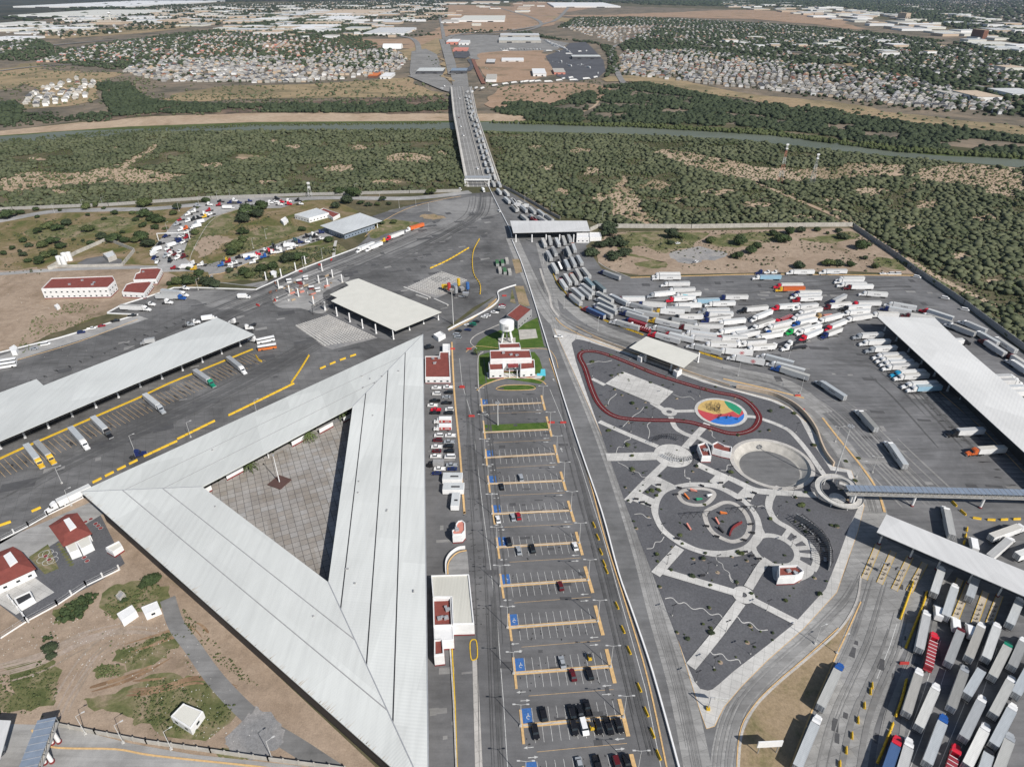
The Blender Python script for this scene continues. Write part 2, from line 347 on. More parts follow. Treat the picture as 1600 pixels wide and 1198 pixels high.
region('ground_grass',[(355,425),(420,400),(470,388),(520,380),(540,390),(505,405),(430,430),(370,438)],.04,'soil_grass',True)
region('bare_soil',[(310,375),(345,367),(358,378),(330,395),(310,400)],.05,'soil_pink',True)
# --- roads of the left side
def road(name,pts,w,z,mat,o=(0,0),s=1.,n=6):
    if name.startswith('far'): z+=1.
    return MB().ribbon(smooth(GL(pts,0,o,s),False,n),w,z).build(name,mat,kind='structure')
road('road',[(-90,358),(0,345),(80,331),(160,328),(240,326),(320,319),(420,313),(520,309),(640,310),(735,300)],13,.055,'concrete_yard')
region('road_apron',[(330,310),(420,307),(480,312),(440,325),(370,327),(330,340),(300,360),(285,400),(300,412),(330,412),(350,405),(420,385),(520,352),(530,366),(470,385),(400,405),(355,425),(332,430),(336,440),(380,445),(420,438),(410,450),(330,440),(325,425),(290,424),(255,425),(238,405),(236,390),(250,375),(270,350),(295,328)],.06,'concrete_yard')
road('road',[(-60,432),(0,428),(100,421),(200,418),(260,418)],7,.062,'concrete_yard')
road('path',[(521,404),(523,385),(525,376)],2.5,.06,'concrete_paving')
region('asphalt_yard',[(-90,585),(0,551),(90,529),(215,492),(168,489),(190,477),(272,449),(330,452),(400,454),(425,436),(470,420),(520,402),(552,390),(575,370),(560,345),(600,332),(650,318),(720,304),(768,300),(790,365),(803,420),(806,447),(775,462),(740,480),(700,511),(690,520),(700,800),(200,830),(140,768),(0,850),(-90,890)],.065,'asphalt_yard')
region('concrete_apron',[(560,392),(600,372),(650,352),(680,348),(690,335),(650,332),(610,330),(700,312),(765,308),(775,330),(740,350),(700,372),(640,385),(600,402),(540,420),(500,432)],.072,'worn_apron',True)
region('concrete_apron',[(-90,580),(0,556),(215,493),(232,498),(120,533),(0,570),(-90,600)],.075,'concrete_yard')
region('concrete_apron',[(330,452),(400,452),(520,406),(555,394),(560,402),(470,440),(420,470),(370,485),(300,470),(280,458)],.075,'worn_apron',True)
region('construction_ground',[(425,462),(450,440),(505,418),(535,425),(545,437),(505,458),(515,480),(500,490),(470,482),(435,480)],.08,'concrete_yard',True)
region('grass_island',[(572,366),(590,350),(600,343),(632,342),(650,346),(655,350),(620,362),(595,372),(575,372)],.085,'soil_grass',True)
region('grass_island',[(650,337),(664,334),(686,339),(684,343),(664,341)],.085,'grass_dry',True)
# pad grids (paver fields)
tilem('paver_grid',-.43,3.2)
region('paver_pad',[(461,509),(513,492),(577,522),(590,528),(520,546),(505,541)],.09,'gravel_grey')
region('paver_pad',[(633,449),(690,424),(731,438),(708,455),(682,466),(660,460)],.09,'gravel_grey')
region('concrete_apron',[(545,435),(640,470),(700,500),(640,530),(600,530),(500,500)],.078,'asphalt_truck')
# courtyard and central strip
tilem('courtyard_tiles',-.435,3.05)
region('courtyard_floor',[(150,775),(300,745),(560,590),(640,540),(690,515),(705,530),(705,800),(720,1260),(640,1260),(560,1150)],.1,'courtyard_tiles')
region('gravel_bed',[(300,755),(340,740),(545,635),(556,645),(380,735),(345,755)],.11,'gravel_grey')
region('service_yard',[(660,520),(690,512),(706,515),(712,640),(722,790),(728,870),(735,1000),(745,1260),(640,1260),(640,900)],.115,'asphalt_lot')
# --- central and eastern paving
region('paved_area',[(768,300),(790,296),(870,345),(935,368),(915,385),(940,420),(985,433),(1200,429),(1437,431),(1500,475),(1600,552),(1700,610),(1900,1300),(690,1300),(700,700),(705,512),(775,462),(806,447),(803,420),(790,365)],.06,'asphalt',holes=[bowl_hole])
region('truck_apron',[(905,395),(940,422),(985,434),(1200,430),(1436,432),(1600,553),(1720,620),(1750,900),(1600,870),(1480,830),(1350,800),(1345,735),(1290,650),(1240,610),(1150,578),(1095,560),(1000,528),(930,500),(880,455),(855,420)],.07,'asphalt_truck')
region('queue_apron',[(1400,900),(1600,930),(1800,1000),(1900,1300),(1340,1300),(1360,1180),(1385,1050),(1420,960)],.072,'asphalt_truck')
road('concrete_lane',[(800,372),(830,440),(862,495),(900,522),(960,543),(1040,568),(1130,592),(1200,607),(1260,640),(1300,680),(1330,720),(1350,760),(1365,800),(1362,850)],11,.082,'concrete_road')
road('concrete_lane',[(845,380),(860,430),(885,472),(930,508),(1000,535),(1080,560),(1150,580),(1230,600),(1290,645)],9,.079,'concrete_road')
region('concrete_lanes',[(1375,840),(1440,870),(1490,890),(1440,960),(1400,1040),(1365,1140),(1345,1260),(1235,1260),(1260,1130),(1300,1030),(1335,940),(1355,880)],.085,'concrete_road')
road('concrete_lane',[(1352,830),(1345,880),(1322,935),(1270,990),(1220,1035),(1175,1080),(1150,1120),(1135,1180),(1132,1250)],8.5,.09,'concrete_road')
road('concrete_lane',[(856,430),(868,500),(890,560),(925,640),(960,730),(1000,850),(1030,960),(1065,1080),(1100,1250)],8.3,.088,'concrete_road')
region('dry_verge',[(1337,942),(1310,985),(1262,1030),(1215,1070),(1180,1105),(1158,1150),(1152,1260),(1215,1260),(1240,1190),(1270,1108),(1305,1026),(1330,962)],.11,'grass_dry')
region('verge_lot',[(985,362),(1335,357),(1400,400),(1436,429),(1330,424),(1200,426),(1000,430),(960,424),(935,410),(930,385),(950,365)],.08,'soil_pink')
for p in ([(975,365),(1060,362),(1110,366),(1080,385),(1040,395),(990,385),(1000,400),(1040,408),(990,402),(970,385)],[(1110,370),(1200,362),(1230,368),(1180,385),(1130,385)],[(1250,372),(1320,362),(1340,368),(1300,380),(1270,378)],[(1370,405),(1400,402),(1425,424),(1390,420)],[(995,412),(1015,407),(1048,412),(1040,416),(1005,417)]):
    region('grass_patch',p,.09,'soil_grass',True)
region('bare_soil',[(1055,392),(1100,385),(1130,400),(1100,410),(1060,408)],.095,'gravel_grey',True)
# parking strip
region('parking_asphalt',[(712,520),(760,520),(840,560),(870,600),(905,710),(965,900),(1000,980),(1062,1260),(748,1260),(735,980),(722,780),(712,640)],.075,'asphalt_lot')
region('asphalt_lane',[(745,500),(790,470),(810,450),(820,470),(800,490),(775,505),(750,525),(720,560),(712,540)],.08,'asphalt_lot')
region('lawn',[(742,545),(752,530),(785,515),(835,505),(850,540),(854,542),(800,545),(745,548)],.12,'grass_lawn',True)
region('lawn',[(810,510),(840,496),(850,541),(812,541)],.121,'grass_lawn')
region('lawn',[(748,556),(762,551),(835,550),(843,560),(852,592),(845,600),(825,597),(780,590),(748,607)],.122,'grass_lawn')
region('lawn',[(777,607),(790,603),(832,602),(836,606),(815,610),(785,610)],.13,'grass_lawn',True)
region('lawn',[(756,664),(858,660),(858,671),(757,674)],.13,'grass_lawn')
region('lawn',[(804,447),(818,447),(828,478),(812,480)],.13,'grass_dry')
region('lawn',[(762,476),(775,466),(776,476),(765,484)],.13,'grass_dry')
region('lawn_strip',[(800,405),(812,405),(816,425),(806,428)],.13,'grass_dry')
region('lawn_strip',[(800,450),(806,475),(797,472)],.13,'soil_grass')
region('forecourt',[(760,582),(850,585),(845,592),(800,591),(762,592)],.135,'concrete_paving')
# lower-left road and forecourt
road('service_road',[(262,935),(275,975),(300,1010),(340,1065),(400,1125),(470,1170),(560,1230)],5.2,.06,'worn_apron')
region('concrete_forecourt',[(-60,1140),(0,1130),(95,1133),(200,1160),(300,1178),(470,1196),(560,1260),(-160,1260)],.07,'concrete_yard')
region('gravel_pad',[(345,1160),(380,1125),(400,1110),(425,1130),(440,1160),(400,1178),(360,1180)],.065,'gravel_grey',True)
region('nursery_yard',[(35,972),(0,945),(-40,930),(-40,880),(100,815),(150,790),(195,880),(160,905)],.06,'gravel_dark')
region('school_walk',[(0,845),(140,785),(165,800),(50,870),(-20,900),(-60,880)],.065,'concrete_yard')
region('school_court',[(25,960),(-20,930),(45,895),(85,925)],.075,'concrete_paving')
region('school_garden',[(45,870),(75,850),(92,888),(70,897)],.075,'soil_grass')
oN_=(0,600)
mz=.085
for k,(x,y) in enumerate(((275,1060),(300,1055),(325,1070),(265,1095),(300,1110),(330,1100))):
    c0=G(oN_[0]+x/4,oN_[1]+y/4); MB().ribbon(circ(c0,1.9,24),.16,mz+k*.002,closed=True).build('mosaic_ring','white_paint',kind='structure')
for k,(x,y) in enumerate(((285,1075),(308,1096),(535,860),(568,843),(500,880),(598,872),(614,885),(630,900),(527,1083),(545,1105))):
    c0=G(oN_[0]+x/4,oN_[1]+y/4); struct('mosaic_disc',circ(c0,.85,14),mz+.02+k*.001,'maroon'); MB().ribbon(circ(c0,.85,14),.12,mz+.035,closed=True).build('mosaic_rim','white_paint',kind='structure')
for k in range(9):
    t=k/8; c0=G(92,850).lerp(G(112,882),t); struct('hedge_bed',[c0+Vector((-.8,-.7,0)),c0+Vector((.8,-.7,0)),c0+Vector((.8,.7,0)),c0+Vector((-.8,.7,0))],.08+k*.001,'soil_grass')
# ---- river country
region('riverbank',[(-400,212),(0,205),(120,192),(240,182),(420,176),(600,175),(700,178),(800,178),(830,184),(810,192),(700,192),(500,192),(200,200),(0,215),(-400,240)],.1,'soil_bank')
region('reed_bank',[(-400,222),(0,212),(200,198),(400,191),(700,189),(830,190),(1000,195),(1200,205),(1400,232),(1600,245),(2000,275),(2000,300),(1600,262),(1300,240),(1000,212),(800,210),(700,203),(400,205),(200,213),(0,226),(-400,250)],.15,'reeds')
region('river',[(-400,232),(0,213.5),(100,206),(210,202),(400,195),(700,192),(800,191),(1000,198),(1150,206),(1300,222),(1450,242),(1600,250),(2000,285),(2000,310),(1600,263),(1460,251),(1300,235),(1200,224),(1000,211),(800,206),(700,203),(500,205),(300,207),(150,215),(0,224),(-400,250)],.25,'river',True)
region('far_land',[(-1500,200),(-400,212),(0,205),(120,190),(240,180),(600,175),(800,178),(1100,190),(1600,240),(2400,330),(2400,60),(1600,62),(1300,20),(900,8),(0,30),(-1500,60)],.05,'soil_town')
region('far_scrub',[(-1500,60),(0,38),(250,3),(1100,3),(1400,10),(1600,66),(2400,90),(2400,-16),(-1500,-16)],.3,'soil_dark')
for p,m in (([(150,190),(200,170),(330,163),(500,158),(690,152),(700,176),(500,177),(250,180)],'soil_rock'),
 ([(270,150),(350,135),(480,132),(600,124),(640,122),(660,140),(700,148),(560,153),(400,155),(280,160)],'soil_field'),
 ([(-100,175),(0,165),(35,160),(60,140),(30,125),(130,115),(190,115),(160,128),(140,160),(60,170)],'soil_field'),
 ([(-100,115),(0,108),(40,100),(65,98),(70,110),(130,112),(60,125),(0,140),(-100,150)],'soil_field'),
 ([(225,40),(330,33),(390,26),(330,38),(260,48),(140,58),(75,60),(90,52)],'soil_field'),
 ([(310,82),(340,70),(420,68),(490,72),(500,80),(420,84),(330,86)],'soil_orange'),
 ([(490,60),(640,60),(700,40),(780,42),(860,22),(880,30),(850,42),(700,58),(690,75),(640,80),(620,76),(500,70)],'soil_orange'),
 ([(750,83),(850,80),(856,92),(870,105),(860,120),(800,128),(762,128),(745,105)],'soil_orange'),
 ([(640,95),(630,80),(690,60),(685,90),(660,80)],'soil_field'),
 ([(880,22),(930,24),(1000,22),(1150,16),(1260,22),(1350,46),(1250,36),(1150,30),(1000,27),(930,33),(860,20),(800,10),(820,2),(930,8)],'soil_orange'),
 ([(700,8),(850,14),(870,22),(800,38),(720,46),(690,20)],'soil_orange'),
 ([(870,26),(935,36),(925,40),(870,33)],'soil_field'),
 ([(760,152),(800,135),(900,130),(950,138),(940,150),(880,165),(800,170),(765,170)],'soil_orange'),
 ([(945,128),(950,120),(1050,122),(1150,145),(1300,160),(1400,178),(1600,200),(1600,212),(1400,190),(1150,155),(1010,130)],'soil_field'),
 ([(1305,93),(1325,95),(1372,112),(1330,110)],'soil_field')):
    region('far_field',p,.4,m,True)
far_o=(640,40)
region('far_plaza',[(470,835),(140,700),(20,655),(0,590),(25,330),(200,295),(340,365),(400,550),(430,650),(560,780),(650,870),(665,960),(520,860)],1.3,'far_road',False,far_o,8)
region('far_plaza',[(515,620),(720,610),(740,760),(700,820),(720,930),(660,960),(640,860),(545,780)],1.35,'far_road',False,far_o,8)
region('far_plaza',[(545,560),(700,580),(780,560),(800,480),(770,430),(720,432),(760,500),(700,540),(600,545),(560,510)],1.3,'far_asphalt',True,far_o,8)
region('far_carpark',[(550,330),(740,325),(760,380),(700,415),(560,410)],1.3,'far_asphalt',False,far_o,8)
region('far_field',[(425,440),(470,420),(520,520),(510,640),(520,720),(440,660),(405,540)],.8,'soil_field',True,far_o,8)
road('far_road',[(400,180),(450,330),(495,480),(530,620)],20,1.4,'far_road',far_o,8); road('far_road',[(465,175),(500,330),(545,480),(560,610)],14,1.42,'far_road',far_o,8); road('far_road',[(790,430),(840,550),(880,640),(930,740)],10,1.4,'rust',far_o,8); road('far_road',[(0,640),(240,740),(420,815),(500,840)],9,1.45,'far_road',far_o,8)
region('far_yard',[(700,52),(830,58),(890,68),(870,78),(850,82),(750,84),(760,95),(735,92),(715,72)],.65,'far_road')
region('far_yard',[(852,88),(880,78),(890,68),(915,66),(925,75),(943,95),(946,112),(935,122),(900,128),(870,120),(862,105)],.8,'far_asphalt')
road('far_highway',[(655,84),(650,66),(630,58),(560,50),(400,58),(200,62),(0,80)],20,.9,'far_road')
road('far_highway',[(694,64),(710,56),(740,52),(800,48),(850,38),(880,22),(900,-5)],26,1.,'far_road')
road('far_highway',[(735,0),(790,16),(830,28),(845,40),(800,52),(700,56)],22,1.05,'far_road')
road('far_highway',[(694,62),(690,40),(685,18),(680,-5)],16,1.1,'far_road'); road('far_highway',[(690,30),(600,33),(420,40),(200,48)],14,1.12,'far_road'); road('far_highway',[(700,20),(900,27),(1100,34),(1340,54),(1600,96)],14,1.14,'far_road')
road('far_road',[(975,132),(965,115),(955,85),(962,72),(990,65),(1015,52),(1020,40)],14,.9,'far_road')
road('far_road',[(0,112),(60,105),(150,100),(300,92),(500,78),(640,70)],12,.9,'far_road')
road('far_road',[(1030,70),(1150,76),(1300,88),(1450,120),(1600,150)],14,.9,'far_road')
for pts,wd in (([(910,175),(930,165),(935,150),(918,136)],5),([(920,160),(965,143),(985,140)],5),([(1030,240),(1070,248),(1120,262),(1200,270),(1320,280),(1600,300)],9),([(1020,260),(1120,270),(1200,290),(1310,330),(1335,355)],7),([(1180,285),(1240,310),(1330,350),(1460,430),(1560,480)],6)):
    road('dirt_path',pts,wd,.2,'soil_bank')
region('bare_soil',[(1017,237),(1060,235),(1140,250),(1200,262),(1300,262),(1330,255),(1420,258),(1400,275),(1300,280),(1180,285),(1120,272),(1060,255)],.12,'soil_bank',True)
region('bare_soil',[(950,300),(975,275),(990,300),(1010,330),(1030,350),(1000,350),(960,335)],.12,'soil_bank',True)
region('bare_soil',[(1440,262),(1520,258),(1600,268),(1600,300),(1500,290),(1420,280)],.12,'soil_bank',True)
region('bare_soil',[(0,280),(60,268),(130,270),(200,250),(245,225),(250,232),(200,262),(300,275),(270,285),(120,290),(0,300)],.12,'soil_bank',True)
# ================================================================== PARK (paths, court, bowl)
park_out=[(866,514),(885,519),(935,532),(985,552),(1060,580),(1130,604),(1200,622),(1215,627),(1232,636),(1262,662),(1283,690),(1290,705),(1300,728),(1330,735),(1340,765),(1350,790),(1340,830),(1326,870),(1307,925),(1255,982),(1200,1030),(1160,1070),(1130,1105),(1116,1134),(1104,1138),(1094,1110),(1050,968),(1005,830),(950,702),(905,600)]
P=GL(park_out); struct('park_paving',P,.17,'concrete_paving',[bowl_hole])
MB().ribbon(P,.35,.0,.168,True).build('park_kerb','yellow_pale',kind='structure')
park_in=[(893,536),(900,530),(912,532),(960,547),(1000,562),(1100,598),(1205,627),(1235,640),(1250,655),(1268,690),(1290,722),(1298,735),(1323,738),(1335,770),(1340,795),(1328,820),(1310,870),(1290,920),(1240,975),(1199,1008),(1147,1048),(1122,1070),(1113,1077),(1106,1079),(1094,1076),(1085,1064),(1074,1039),(1026,912),(980,795),(940,680),(915,610),(900,565)]
P=GL(park_in); struct('gravel_garden',P,.2,'gravel_dark',[bowl_hole])
z=[.23]
def path(pts,w,o=(0,0),s=1.,mat='concrete_paving',closed=False,name='path'):
    z[0]+=.004; return MB().ribbon(smooth(GL(pts,0,o,s),closed,6),w*.86,z[0],closed=closed).build(name,mat,kind='structure')
def disc(px,py,rpx,mat,name='path',inner=None):
    z[0]+=.004; c=G(px,py); r=rpx/ppm(py)
    return struct(name,circ(c,r,44),z[0],mat,[circ(c,inner/ppm(py),36)] if inner else ())
o3=(800,600);oA=(880,500);sA=6.304;oB=(1080,580);sB=5.704;oP=(960,740);sP=6.654;oF=(1150,740);sF=6.657
path([(545,235),(700,305),(910,392)],3.4,o3,4); path([(590,458),(740,455),(900,450)],7,o3,4); path([(720,735),(830,620),(950,505)],4,o3,4)
disc(1051.5,712,29.5,'concrete_paving')
disc(1045.5,643.7,12,'concrete_paving','path',4.5)
path([(1018,629),(1036,640)],4); path([(1055,643),(1090,642)],3); path([(1048,652),(1055,668),(1068,677),(1086,684)],3.2); path([(1105,662),(1086,682),(1070,700)],4.2)
path([(1086,682),(1102,690),(1112,697)],3); path([(925,592),(945,602)],3)
path([(50,830),(200,900),(400,985),(560,1060),(700,1078),(900,1090),(1110,1105)],4.6,oB,sB)
path([(490,405),(560,410),(640,432),(760,475),(870,530),(950,610),(1040,720),(1130,850),(1220,975)],3,oB,sB)
path([(780,1030),(740,1080),(705,1150),(690,1230)],3,oB,sB)
path([(350,240),(335,330),(370,430),(430,500),(550,570),(640,640),(720,700),(790,780),(830,860),(830,940),(795,1010)],3.2,oF,sF)
for a,b in (((500,665),(560,580)),((590,720),(690,670)),((640,780),(770,770)),((660,845),(830,862)),((640,910),(820,1010))): path([a,b],2.6,oF,sF)
region('path',[(380,960),(440,940),(720,940),(810,1030),(700,1110),(560,1130),(400,1110)],.34,'concrete_paving',True,oF,sF)
disc(1210.8,860,37,'concrete_paving','path'); disc(1210.8,860.5,28,'gravel_dark','gravel_garden')
region('path',[(150,250),(410,15),(640,130),(400,365),(370,350),(200,290)],.33,'concrete_paving',False,oP,sP)
region('gravel_garden',[(285,205),(385,115),(500,180),(410,265)],.35,'gravel_dark',False,oP,sP)
region('path',[(980,85),(1060,10),(1250,60),(1480,190),(1410,300),(1280,215),(1110,150)],.332,'concrete_paving',False,oP,sP)
region('gravel_garden',[(1112,130),(1185,72),(1345,150),(1280,215)],.352,'gravel_dark',False,oP,sP)
region('path',[(600,130),(800,95),(1000,105),(1150,150),(1280,215),(1400,310),(1500,440),(1540,570),(1560,640),(1480,760),(1340,850),(1170,868),(1000,862),(800,805),(650,735),(480,600),(400,450),(385,350),(440,230),(520,170)],.36,'concrete_paving',True,oP,sP)
region('gravel_garden',[(560,190),(700,150),(880,140),(1010,150),(1110,180),(1240,250),(1350,320),(1440,440),(1465,570),(1420,680),(1330,760),(1180,800),(1040,805),(880,780),(740,720),(600,640),(510,550),(460,440),(460,350),(490,260)],.38,'gravel_dark',True,oP,sP)
z[0]=.4
path([(670,230),(720,180),(830,160),(950,165),(1020,190),(1035,230),(990,290),(930,325),(830,330),(720,300)],2.2,oP,sP,'sidewalk',True)
path([(950,400),(1060,340),(1140,305),(1240,315),(1340,390),(1395,490),(1400,580),(1350,670),(1240,710),(1150,690),(1040,630),(980,560),(945,470)],2.3,oP,sP,'sidewalk',True)
path([(1024,898),(1062,856)],4.6); path([(1035,893),(1160,930)],3.8); path([(1157,942),(1120,992),(1079,1042)],4.2); path([(1169,919),(1190,885),(1200,875)],4); path([(1176,938),(1244,973)],3.4)
disc(1161.5,930,17,'concrete_paving','path',5)
# court
region('sports_court',[(590,512),(1085,710),(935,850),(415,630)],.45,'concrete_paving',False,oA,sA)
# running track
trk=[(165,345),(210,315),(330,318),(480,362),(700,450),(900,533),(1100,600),(1300,660),(1500,714)]
trk=[Vector(G(*p)) for p in ab(trk,oA,sA)+ab([(400,225),(500,275),(570,345),(605,415),(585,480),(530,530),(430,558),(320,553),(200,518),(90,485)],oB,sB)+ab([(1250,1012),(1100,995),(850,990),(640,978),(520,955),(420,900),(340,810),(280,680),(215,480),(170,390)],oA,sA)]
T_=smooth(trk,True,6)
MB().ribbon(T_,3.2,.47,closed=True).build('running_track','track_red',kind='structure')
MB().ribbon(T_,.14,.476,closed=True).build('track_line','white_paint',kind='structure')
# coloured rubber circle
cc=G(1126,644.5); k_=ppm(644); r=35/k_
struct('play_surface_rim',circ(cc,40/k_),.48,'concrete_paving')
struct('play_surface',circ(cc,r),.5,'play_yellow')
def arcpoly(a0,a1,extra): return circ(cc,r-.02,24,a0,a1)+extra
q=lambda x,y:G(*ab([(x,y)],oB,sB)[0])
MB().sheet(arcpoly(8,66,[q(300,290),q(330,330),q(380,365),q(430,395)]),.512).build('play_surface_green','play_green',kind='structure')
MB().sheet(arcpoly(168,368,[q(420,395),q(370,362),q(300,385),q(200,388),q(110,362)]),.508).build('play_surface_red','play_red',kind='structure')
MB().sheet(arcpoly(228,352,[q(420,420),q(330,405),q(260,410),q(205,432)]),.516).build('play_surface_blue','play_blue',kind='structure')
# sunken bowl
def rings(lst,mat,name,n=64):
    m=MB(); V=[]
    for (c,r_,zz) in lst: V+=[(c.x+r_*math.cos(2*math.pi*i/n),c.y+r_*math.sin(2*math.pi*i/n),zz) for i in range(n)]
    F=[(k*n+i,k*n+(i+1)%n,(k+1)*n+(i+1)%n,(k+1)*n+i) for k in range(len(lst)-1) for i in range(n)]
    m.add(V,F); m.build(name,mat,kind='structure')
fc=G(1202,731.5,-2.3); rf=45.5/ppm(731)
rings([(bowl_c,bowl_r+.6,.15),(bowl_c,bowl_r+.6,.5),(bowl_c,bowl_r-1.2,.5),(bowl_c,bowl_r-1.3,.3)],'sidewalk','amphitheatre_rim')
rings([(bowl_c,bowl_r-1.3,.3),(bowl_c,bowl_r-1.8,-.4),(fc,rf+.9,-2.1),(fc,rf,-2.3)],'concrete_wall','amphitheatre_slope')
struct('amphitheatre_floor',circ(fc,rf+.3),-2.3,'asphalt'); 
# wavy edging lines in gravel
edg=[([(955,150),(1000,145),(1040,180),(1080,175),(1130,215),(1190,210),(1240,250),(1290,245),(1315,270)],(800,898),4),([(1385,265),(1410,265),(1440,300),(1490,300),(1540,345),(1597,345)],(800,898),4),([(1235,475),(1260,500),(1310,495),(1350,535),(1410,530),(1428,555)],(800,898),4),([(1355,0),(1370,40),(1395,50),(1410,80)],(800,898),4),
([(840,1030),(880,1025),(895,990),(930,985),(950,955)],o3,4),([(765,815),(810,812),(840,835),(870,840)],o3,4),([(660,490),(710,515),(740,540),(790,555),(810,580),(850,585)],o3,4),([(650,435),(665,395),(700,395),(705,360),(740,345),(735,330)],o3,4),([(850,350),(860,300),(845,260),(865,240)],o3,4),([(600,130),(610,100),(640,75),(655,60)],o3,4),([(690,270),(720,240),(760,200),(800,175),(825,145)],o3,4),([(1005,65),(1060,85),(1110,80),(1140,100)],o3,4),
([(1080,535),(1080,580),(1110,590),(1110,615)],o3,4),([(1220,270),(1250,300),(1250,325),(1270,340)],o3,4),([(1305,540),(1340,540),(1345,510),(1370,505)],o3,4),([(1340,655),(1385,640),(1385,620)],o3,4),([(1055,870),(1070,910),(1120,940),(1135,990),(1190,1030),(1210,1090),(1260,1140),(1280,1185)],oP,sP),([(1410,320),(1480,345),(1540,335),(1590,380)],oP,sP),([(730,0),(740,40),(780,60),(790,95)],oP,sP),([(230,440),(290,425),(340,410),(410,415),(480,400)],oA,sA),([(310,860),(340,800),(300,1000)],(-90000,0),1)]
for pts,o,s in edg[:-1]:
    MB().ribbon(smooth(GL(pts,0,o,s),False,4),.28,.2,.27).build('edging_strip','concrete_paving',kind='structure')
# ================================================================== PAINTED LINES AND KERBS
def line(pts,w,mat='white_paint',z=.1,o=(0,0),s=1.,name='road_marking',sm=False):
    P=GL(pts,0,o,s); P=smooth(P,False,5) if sm else P
    MB().ribbon(P,w,z).build(name,mat,kind='structure')
def kerb(pts,w=.4,h=.16,mat='yellow_pale',o=(0,0),s=1.,sm=True,closed=False,name='kerb'):
    P=GL(pts,0,o,s); P=smooth(P,closed,5) if sm else P
    return MB().ribbon(P,w,.0,h+.06,closed).build(name,mat,kind='structure')
line([(758,600),(780,660),(800,0)][:2],.2) if False else None
line([(859,608),(905,720),(941,834),(1009,1078),(1045,1260)],.22,z=.1)
line([(718,560),(722,600),(737,650),(755,800),(776,960),(787,1100),(797,1260)],.2,z=.1)
kerb([(858,560),(872,600),(893,660),(921,750),(945,840),(975,935),(1012,1060),(1052,1250)],.5,.18)
kerb([(706,535),(710,615),(718,700),(725,792),(726,800)],.9,.3)
kerb([(1137,735),(1200,800)],.4) if False else None
kerb([(1152,1250),(1158,1150),(1180,1104),(1215,1068),(1262,1028),(1312,983),(1338,940),(1345,900)],.7,.2,'sidewalk')
kerb([(1150,1250),(1155,1148),(1178,1102),(1213,1066),(1260,1026),(1310,981)],.3,.21)
kerb([(1345,940),(1318,1000),(1304,1030),(1268,1112),(1236,1195),(1215,1255)],.45,.18)
kerb([(900,510),(935,528),(985,548),(1070,578),(1135,600)],.4,.16)
kerb([(1130,592),(1200,608),(1256,622)],1.1,.2); kerb([(1285,653),(1310,685),(1345,728),(1370,765),(1382,800)],1.0,.22)
kerb([(868,497),(885,512),(940,538),(1000,555)],.6,.2)
kerb([(844,420),(850,440),(858,460),(862,480),(873,495)],1.6,.2,'sidewalk')
kerb([(0,551),(90,529),(215,492)],.9,.5,'white',sm=False); kerb([(0,570),(120,535),(215,499)],.4,.12)
kerb([(168,489),(190,477),(235,463),(272,450),(310,450),(400,453),(470,421),(520,402),(552,390),(572,382)],.8,.6,'white',sm=False)
kerb([(168,490),(216,492)],.8,.6,'white',sm=False)
kerb([(570,370),(600,345),(640,325),(690,312),(720,307)],.4,.15,'yellow_pale'); kerb([(985,434),(1100,431),(1200,429),(1437,431)],.8,.3,'yellow_pale')
kerb([(935,410),(950,420),(985,434)],.6,.25,'sidewalk')
kerb([(50,1140),(75,1166),(180,1170),(240,1180),(400,1197),(500,1210)],.5,.15) 
kerb([(806,446),(790,451),(778,457),(779,469),(768,480),(745,493),(715,508),(700,516)],.6,.9,'white',sm=True)
kerb([(701,517),(735,500),(765,478),(776,467)],.5,.2); kerb([(728,550),(745,541),(790,545),(850,545),(866,556),(872,575)],.3,.15)
kerb([(745,610),(760,600),(790,591),(820,590),(845,595),(853,601)],.6,.2); kerb([(775,608),(795,610),(830,609),(836,606),(825,602),(790,602)],.35,.2,closed=True)
kerb([(745,545),(735,535),(742,525),(760,516),(780,507)],.5,.2,'sidewalk'); kerb([(748,612),(747,560),(755,550)],.5,.2,'sidewalk')
kerb([(333,440),(328,430),(350,426),(400,407),(470,385)],.4,.15); kerb([(298,412),(300,395),(330,345),(370,328),(420,315)],.35,.12,'sidewalk')
